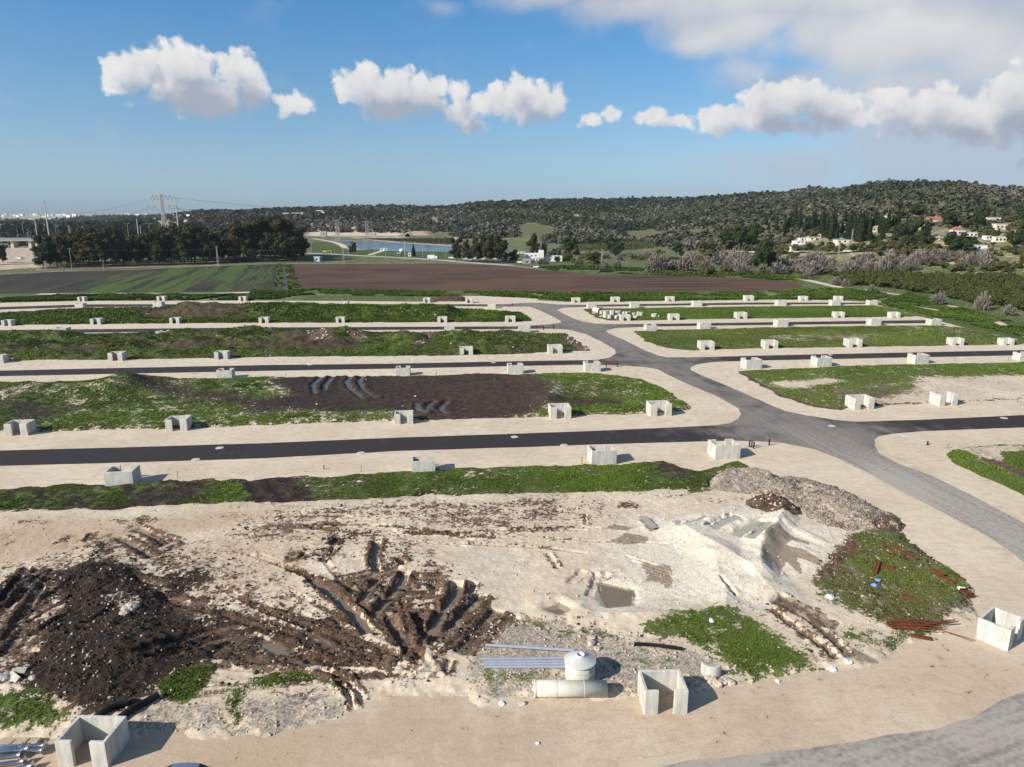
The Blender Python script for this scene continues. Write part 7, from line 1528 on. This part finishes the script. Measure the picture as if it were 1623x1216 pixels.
def lamp(px, yb, yt, arms, label, group='street lamps along the highway', r=.16):
    x, y, z = at(px, yb); h = height_for(x, y, z, yt); o = empty('street_lamp', (x, y, z), 0, label, 'street lamp', group); MB().tube((0, 0, -.2), (0, 0, h), r * 1.2, r * .8, 6).build('pole', M_STEEL, o)
    for s in arms: MB().tube((0, 0, h - .1), (s * 2.0, 0, h + .2), r * .5, n=5).box((s * 2.3, 0, h + .2), (1.3, .5, .25)).build('lamp_head', M_STEEL, o)
for px, yb, yt, arms, lab in ((2, 388, 361, (1,), 'lamp at the left edge above the overpass'), (39.5, 384, 352.5, (1,), 'tall lamp on the overpass, second from the left'), (46, 384, 363, (1,), 'short lamp on the overpass beside the tall one'), (30, 384, 364, (-1,), 'short lamp on the overpass left of the tall one'), (95, 384, 357, (-1, 1), 'double lamp on the overpass right of the white mast'), (114, 384, 360, (-1,), 'lamp on the overpass near the grove'), (91, 384, 360, (1,), 'lamp hidden partly by the grove'), (206, 391, 354, (-1, 1), 'double lamp rising above the grove gap'), (240, 391, 354.5, (-1, 1), 'double lamp behind the grove centre'), (16, 410, 390, (1,), 'low lamp in front of the overpass'),
                               (494, 401, 384, (1,), 'lamp at the grove end of the highway'), (530, 402, 389, (1,), 'lamp on the highway between grove and lone tree'), (552.5, 404, 391, (1,), 'lamp just left of the lone tree'), (594, 406, 386, (1,), 'lamp before the middle of the reservoir'), (611.6, 409, 386, (1,), 'lamp before the reservoir, right of the middle'), (670, 409, 389, (-1,), 'lamp right of the narrow tree by the reservoir'), (688, 412, 390, (-1,), 'white lamp beside the white truck'), (706, 409, 393, (-1,), 'lamp left of the eucalyptus row')): lamp(px, yb, yt, arms, lab)
def mast(px, yb, yt, r0, r1, label): x, y, z = at(px, yb); h = height_for(x, y, z, yt); tag(MB().tube((0, 0, -.2), (0, 0, h), r0, r1, 8).tube((0, 0, h), (0, 0, h + .3), r1 * 1.3, n=8).build('tall_mast', M_CONC2, loc=(x, y, z)), label, 'mast', 'pale concrete masts')
mast(60.5, 384, 350.5, .75, .5, 'thick pale mast on the overpass at the left'); mast(125, 384, 363.5, .6, .4, 'short pale mast on the overpass'); mast(112.5, 384, 357.5, .5, .35, 'pale mast between two lamps of the overpass'); mast(221, 384, 347.5, .7, .5, 'pale mast above the middle of the grove'); mast(225, 384, 358.5, .4, .3, 'thin pale mast beside the taller one above the grove')
# power poles
def pole(px, yb, yt, label, lattice=False, r=.17):
    x, y, z = at(px, yb); h = height_for(x, y, z, yt); o = empty('power_pole', (x, y, z), 0, label, 'power pole', 'power poles in the middle distance')
    m = MB()
    if lattice:
        for sx in (-1, 1):
            for sy in (-1, 1): m.tube((sx * .5, sy * .5, -.2), (sx * .2, sy * .2, h), .07, n=4)
        for k in range(9): z0 = h * k / 9; z1 = h * (k + 1) / 9; w0 = .5 - .3 * k / 9; w1 = .5 - .3 * (k + 1) / 9; m.tube((-w0, -w0, z0), (w1, -w1, z1), .04, n=4).tube((w0, w0, z0), (-w1, w1, z1), .04, n=4).tube((-w0, w0, z0), (-w1, -w1, z1), .04, n=4)
    else: m.tube((0, 0, -.3), (0, 0, h), r, r * .7, 7)
    m.build('shaft', M_CONC2 if not lattice else M_STEELD, o); m = MB().box((0, 0, h - .3), (2.2, .14, .14)); [m.tube((s, 0, h - .25), (s, 0, h + .1), .06, n=5) for s in (-1, -.35, .35, 1)]; m.build('crossarm', M_STEELD, o)
for px, yb, yt, lab, la in ((346, 423.5, 390, 'lattice power pole in front of the grove, right side', True), (114.5, 428, 394, 'slim pole at the edge of the dark field, left', False), (545, 419.5, 393, 'lattice power pole on the far edge of the ploughed field', True), (642, 411, 382, 'pale pole in front of the reservoir', False), (440, 408, 388, 'power pole at the head of the drainage channel', False), (1328, 411, 388, 'lattice power pole in the scrub below the village', True), (1287, 431, 413.5, 'pale pole standing in the grey thicket', False), (1350, 383, 364, 'power pole below the cypresses', True), (1606, 386, 364, 'pole at the right edge above the bushes', False), (954, 413, 395, 'pole beside the dark pine in the scrub', False), (1198, 381, 352, 'pale pole among the pines left of the village', False), (165, 429, 412, 'short pole at the edge of the grove', False), (73, 428, 414, 'short post at the left end of the grove', False), (872, 404, 395, 'thin pole right of the white building', False)): pole(px, yb, yt, lab, la, .2 if yb < 420 else .14)
# transmission towers
def pylon(px, rdist, yt, label, wpx, tiers, col=M_STEELD):
    d = dirof(px, 335); x = d[0] / d[1] * rdist; y = rdist; z = float(terrain(x, y)); h = height_for(x, y, z, yt); o = empty('transmission_tower', (x, y, z), 0, label, 'pylon', 'lattice transmission towers')
    m = MB(); b = h * .085; t = h * .018; zs = [h * q_ for q_ in (0, .16, .30, .42, .52, .60, .68, .76, .84, .92, 1)]; wd = lambda zz: (b + (t - b) * min(1, zz / (h * .62)))
    th = .22 if h > 30 else .16
    for k in range(10):
        a, c = wd(zs[k]), wd(zs[k + 1])
        for sx, sy in ((-1, -1), (1, -1), (1, 1), (-1, 1)): m.tube((sx * a, sy * a, zs[k]), (sx * c, sy * c, zs[k + 1]), th, n=4)
        for (u, v) in (((-1, -1), (1, -1)), ((1, -1), (1, 1)), ((1, 1), (-1, 1)), ((-1, 1), (-1, -1))): m.tube((u[0] * a, u[1] * a, zs[k]), (v[0] * c, v[1] * c, zs[k + 1]), th * .6, n=4).tube((v[0] * a, v[1] * a, zs[k]), (u[0] * c, u[1] * c, zs[k + 1]), th * .6, n=4)
    m.build('lattice_body', col, o); m_ = y / FPX
    for zz, wp in tiers:
        w = wp * m_ / 2; a = MB(); zc_ = h * zz
        for s in (-1, 1):
            a.tube((s * t, -t, zc_), (s * w, 0, zc_ + .3), th * .8, n=4).tube((s * t, t, zc_), (s * w, 0, zc_ + .3), th * .8, n=4).tube((s * t, 0, zc_ + h * .035), (s * w, 0, zc_ + .3), th * .8, n=4)
        a.build('crossarm', col, o); ins = MB()
        for s in (-1, 1):
            for f in (1.0, .55): ins.tube((s * w * f, 0, zc_ + .2), (s * w * f - s * 2.0, 0, zc_ - h * .09), .13, n=5).tube((s * w * f, 0, zc_ + .2), (s * w * f + s * 2.2, 0, zc_ - h * .09), .13, n=5)
        ins.build('insulator', M_GLASS, o)
    return Vector((x, y, z)), h, m_
pv, ph, pm = pylon(258, 720, 308, 'tall lattice pylon with wide arms above the grove on the left', 0, ((.985, 26), (.80, 42)), plain('pylon_steel', (.50, .45, .38), .6, .1, 1))
def monopole(px, rdist, yt, label, arms):
    d = dirof(px, 335); x = d[0] / d[1] * rdist; y = rdist; h = height_for(x, y, 0, yt); o = empty('transmission_monopole', (x, y, 0), 0, label, 'pylon', 'tubular transmission poles'); MB().tube((0, 0, 0), (0, 0, h), 1.0, .35, 10).build('shaft', M_CONC2, o); m_ = y / FPX
    for zz, wp in arms: m = MB(); w = wp * m_ / 2; m.tube((-w, 0, h * zz + .6), (0, 0, h * zz), .18, n=5).tube((0, 0, h * zz), (w, 0, h * zz + .6), .18, n=5).tube((-w, 0, h * zz + .6), (-w, 0, h * zz - 2.2), .12, n=5).tube((w, 0, h * zz + .6), (w, 0, h * zz - 2.2), .12, n=5); m.build('crossarm', M_STEELD, o)
monopole(280, 760, 313, 'white tubular transmission pole beside the lattice pylon', ((.985, 6), (.93, 12), (.77, 11), (.60, 8))); monopole(72.3, 820, 318.5, 'tubular transmission pole standing alone at the left', ((.99, 6), (.83, 9), (.62, 6)))
for px, rd, yt, lab in ((531.5, 890, 349, 'left lattice pylon of the pair behind the reservoir, left side'), (535.5, 950, 352, 'right lattice pylon of the pair behind the reservoir, left side'), (578.5, 890, 350.5, 'left lattice pylon of the pair behind the reservoir, right side'), (582, 960, 353, 'right lattice pylon of the pair behind the reservoir, right side')): pylon(px, rd, yt, lab, 0, ((.96, 11), (.80, 9)))
def wire(a, b, sag, r, label, group='power lines'):
    a = Vector(a); b = Vector(b); m = MB(); n_ = 22; P_ = [a.lerp(b, k / n_) - Vector((0, 0, sag * 4 * (k / n_) * (1 - k / n_))) for k in range(n_ + 1)]
    for k in range(n_): m.tube(P_[k], P_[k + 1], r, n=4, caps=False)
    tag(m.build('power_line', M_WIRE), label, 'power line', group)
for k, (dx, dz) in enumerate(((-8, -2.6), (-4, -2.6), (-13, -13), (-8, -13), (5, -2.6), (8, -2.6), (13, -13), (7, -13))):
    a = pv + Vector((dx, 0, ph + dz)); s_ = -1 if dx < 0 else 1
    b = Vector((a.x + (-330 if dx < 0 else 270), a.y + (330 if dx < 0 else 420), (34 if dz > -5 else 26) - (0 if dx < 0 else 2))); wire(a, b, 7, .055, 'thin power line sagging away from the wide-armed pylon to the ' + ('left' if dx < 0 else 'right'), 'power lines of the tall pylon, ' + ('left' if dx < 0 else 'right'))
pa = Vector(at(954, 413)) + Vector((0, 0, 8)); pb = Vector(at(1287, 431)) + Vector((0, 0, 6.5)); wire(pa, pb, 1.2, .04, 'thin power line crossing the scrub beyond the ploughed field'); pc = Vector(at(1606, 386)) + Vector((0, 0, 10)); 
pd = Vector(at(346, 423.5)) + Vector((0, 0, 12)); pe = Vector(at(114.5, 428)) + Vector((0, 0, 13)); wire(pe, pd, 1.0, .05, 'thin power line in front of the grove'); pf = Vector(at(545, 419.5)) + Vector((0, 0, 11)); wire(pd, pf, 1.0, .05, 'thin power line from the grove to the ploughed field pole'); pg = Vector(at(642, 411)) + Vector((0, 0, 13)); wire(pf, pg, 1.0, .05, 'thin power line past the reservoir')
# tunnel portal
x, y, z = at(646, 375.5); tp = empty('tunnel_portal', (x, y + 4, z), 0, 'pale arched tunnel portal at the foot of the hill behind the reservoir', 'tunnel portal'); m = MB(); n_ = 14
for k in range(n_):
    a0 = math.pi * k / n_; a1 = math.pi * (k + 1) / n_; q = lambda a, r, yy_: (r * math.cos(a), yy_, max(0, r * math.sin(a) * 1.15)); m.add([q(a0, 4.3, -3), q(a1, 4.3, -3), q(a1, 5.4, -3), q(a0, 5.4, -3), q(a0, 4.3, 5), q(a1, 4.3, 5), q(a1, 5.4, 5), q(a0, 5.4, 5)], [(0, 3, 2, 1), (4, 5, 6, 7), (0, 1, 5, 4), (2, 3, 7, 6), (1, 2, 6, 5), (3, 0, 4, 7)])
m.build('arch', M_CONC, tp); m = MB().box((0, 5.2, 2.6), (8.4, .4, 5.6)); m.build('dark_bore', M_BLACK, tp); MB().add([(-5.5, -3, 0), (-16, -6, 0), (-5.5, -3, 5.5), (-5.5, 5, 0), (-16, 2, 0), (-5.5, 5, 5.5)], [(0, 2, 1), (3, 4, 5), (0, 1, 4, 3), (1, 2, 5, 4), (0, 3, 5, 2)]).build('wing_wall', M_CONC, tp)
tpoly = np.array([at(p_, q_)[:2] for p_, q_ in ((628, 374.8), (676, 374), (674, 367), (640, 366))]); 
bm_ = MB()
x2, y2, z2 = at(655, 373); tag(plot('bare_earth_cutting', np.array([(x2 - 26, y2 - 10), (x2 + 28, y2 - 12), (x2 + 34, y2 + 30), (x2 - 10, y2 + 45)]), 3, 3, lambda X, Y, D: 1.0 + 3.2 * ss(D, 0, 14), lambda X, Y, D: dict(soil=.42 + .0 * X, ochre=.9 + 0 * X, pale=0 * X), 6, 2, register=False, z0f=lambda X, Y: terrain(X, Y))['o'], kind='structure')
house(512.5, 376, 9, 8.5, M_STEELD, M_ROOFG, 'dark gantry building with a pale roof beside the railway', 'building', group=WB, nwin=1, name='low_building'); house(591.5, 375, 8, 6, M_GREYW, M_ROOFG, 'grey building beside the railway left of the tunnel', 'building', group=WB, nwin=2, name='low_building')
# vehicles far off
def far_car(px, yb, lab, sc=1.0): x, y, z = at(px, yb); car('car', (x, y, z + .5 if px > 1100 else z + .1), trs.uniform(-.1, .1), M_CARW, lab, sc, 'white cars in the distance', False)
far_car(1343, 401.5, 'white car on the country road below the village, right one', 1.2); far_car(1192, 402, 'white car on the country road, leftmost one', 1.1); far_car(1262, 402, 'white car on the country road between the other two', .9); far_car(850, 425, 'white car parked in the green field edge before the white building', 1.0); far_car(31, 411, 'white car on the bare ground at the left edge', 1.2)
for k, (px, yb) in enumerate(((738, 412), (745, 413), (752, 411), (765, 412), (805, 416), (812, 415), (824, 417), (720, 411), (715, 410), (786, 412), (800, 413))): x, y, z = at(px, yb); car('car', (x, y, .1), trs.uniform(-.3, .3), [M_CARW, M_GREYW, M_CARW][k % 3], 'parked car under and behind the eucalyptus row by the highway', 1.0, 'cars parked behind the eucalyptus row', False)
x, y, z = at(685, 411.5); tr = empty('white_truck', (x, y, .1), 0, 'white box truck parked beside the highway', 'truck'); MB().box((-.6, 0, 2.0), (5.6, 2.4, 2.6)).build('box_body', M_CARW, tr, bevel=.05); MB().box((3.2, 0, 1.5), (1.7, 2.2, 2.0)).build('cab', M_CARW, tr, bevel=.15); MB().box((3.9, 0, 1.9), (.4, 2.0, .7)).build('windscreen', M_GLASS, tr)
for sx in (-2.2, 3.0):
    for sy in (-1, 1): MB().tube((sx, sy * .95, .45), (sx, sy * 1.2, .45), .45, n=12).build('wheel', M_RUBBER, tr)
x, y, z = at(516, 402); lo_ = empty('yellow_loader', (x, y, .1), 0, 'yellow earth mover on the green bank by the grove', 'excavator'); MB().box((0, 0, 1.6), (4.2, 2.2, 1.5)).build('body', M_YELLOW, lo_, bevel=.2); MB().box((.4, 0, 2.9), (1.6, 1.8, 1.4)).build('cab', M_GLASS, lo_, bevel=.1); MB().tube((1.8, 0, 2.0), (4.6, 0, 2.6), .25, n=6).tube((4.6, 0, 2.6), (5.4, 0, .8), .2, n=6).box((5.4, 0, .6), (.8, 1.6, .8)).build('digging_arm', M_YELLOW, lo_)
for sy in (-1.0, 1.0): MB().box((0, sy, .45), (4.0, .6, .9)).build('track', M_RUBBER, lo_, bevel=.25)
# drop prototypes that were never placed
for k, (o, used) in PROTO.items():
    if not used:
        for c in list(o.children): bpy.data.objects.remove(c)
        bpy.data.objects.remove(o)

# ------------------------------------------------------------------ the air between here and the far hills
hz = MB().box((0, 4000, 198), (9000, 16000, 404)).build('haze', M_GLASS); hz.data.materials.clear()
hm = bpy.data.materials.new('haze'); hm.use_nodes = True; hq = NT(hm.node_tree); hq.n.clear()
ho = hq.new('ShaderNodeOutputMaterial'); hv = hq.new('ShaderNodeVolumePrincipled'); hq.l.new(hv.outputs[0], ho.inputs['Volume'])
hv.inputs['Color'].default_value = (.78, .88, 1.0, 1); hv.inputs['Density'].default_value = HAZE; hv.inputs['Anisotropy'].default_value = .2
hz.data.materials.append(hm); tag(hz, kind='stuff')
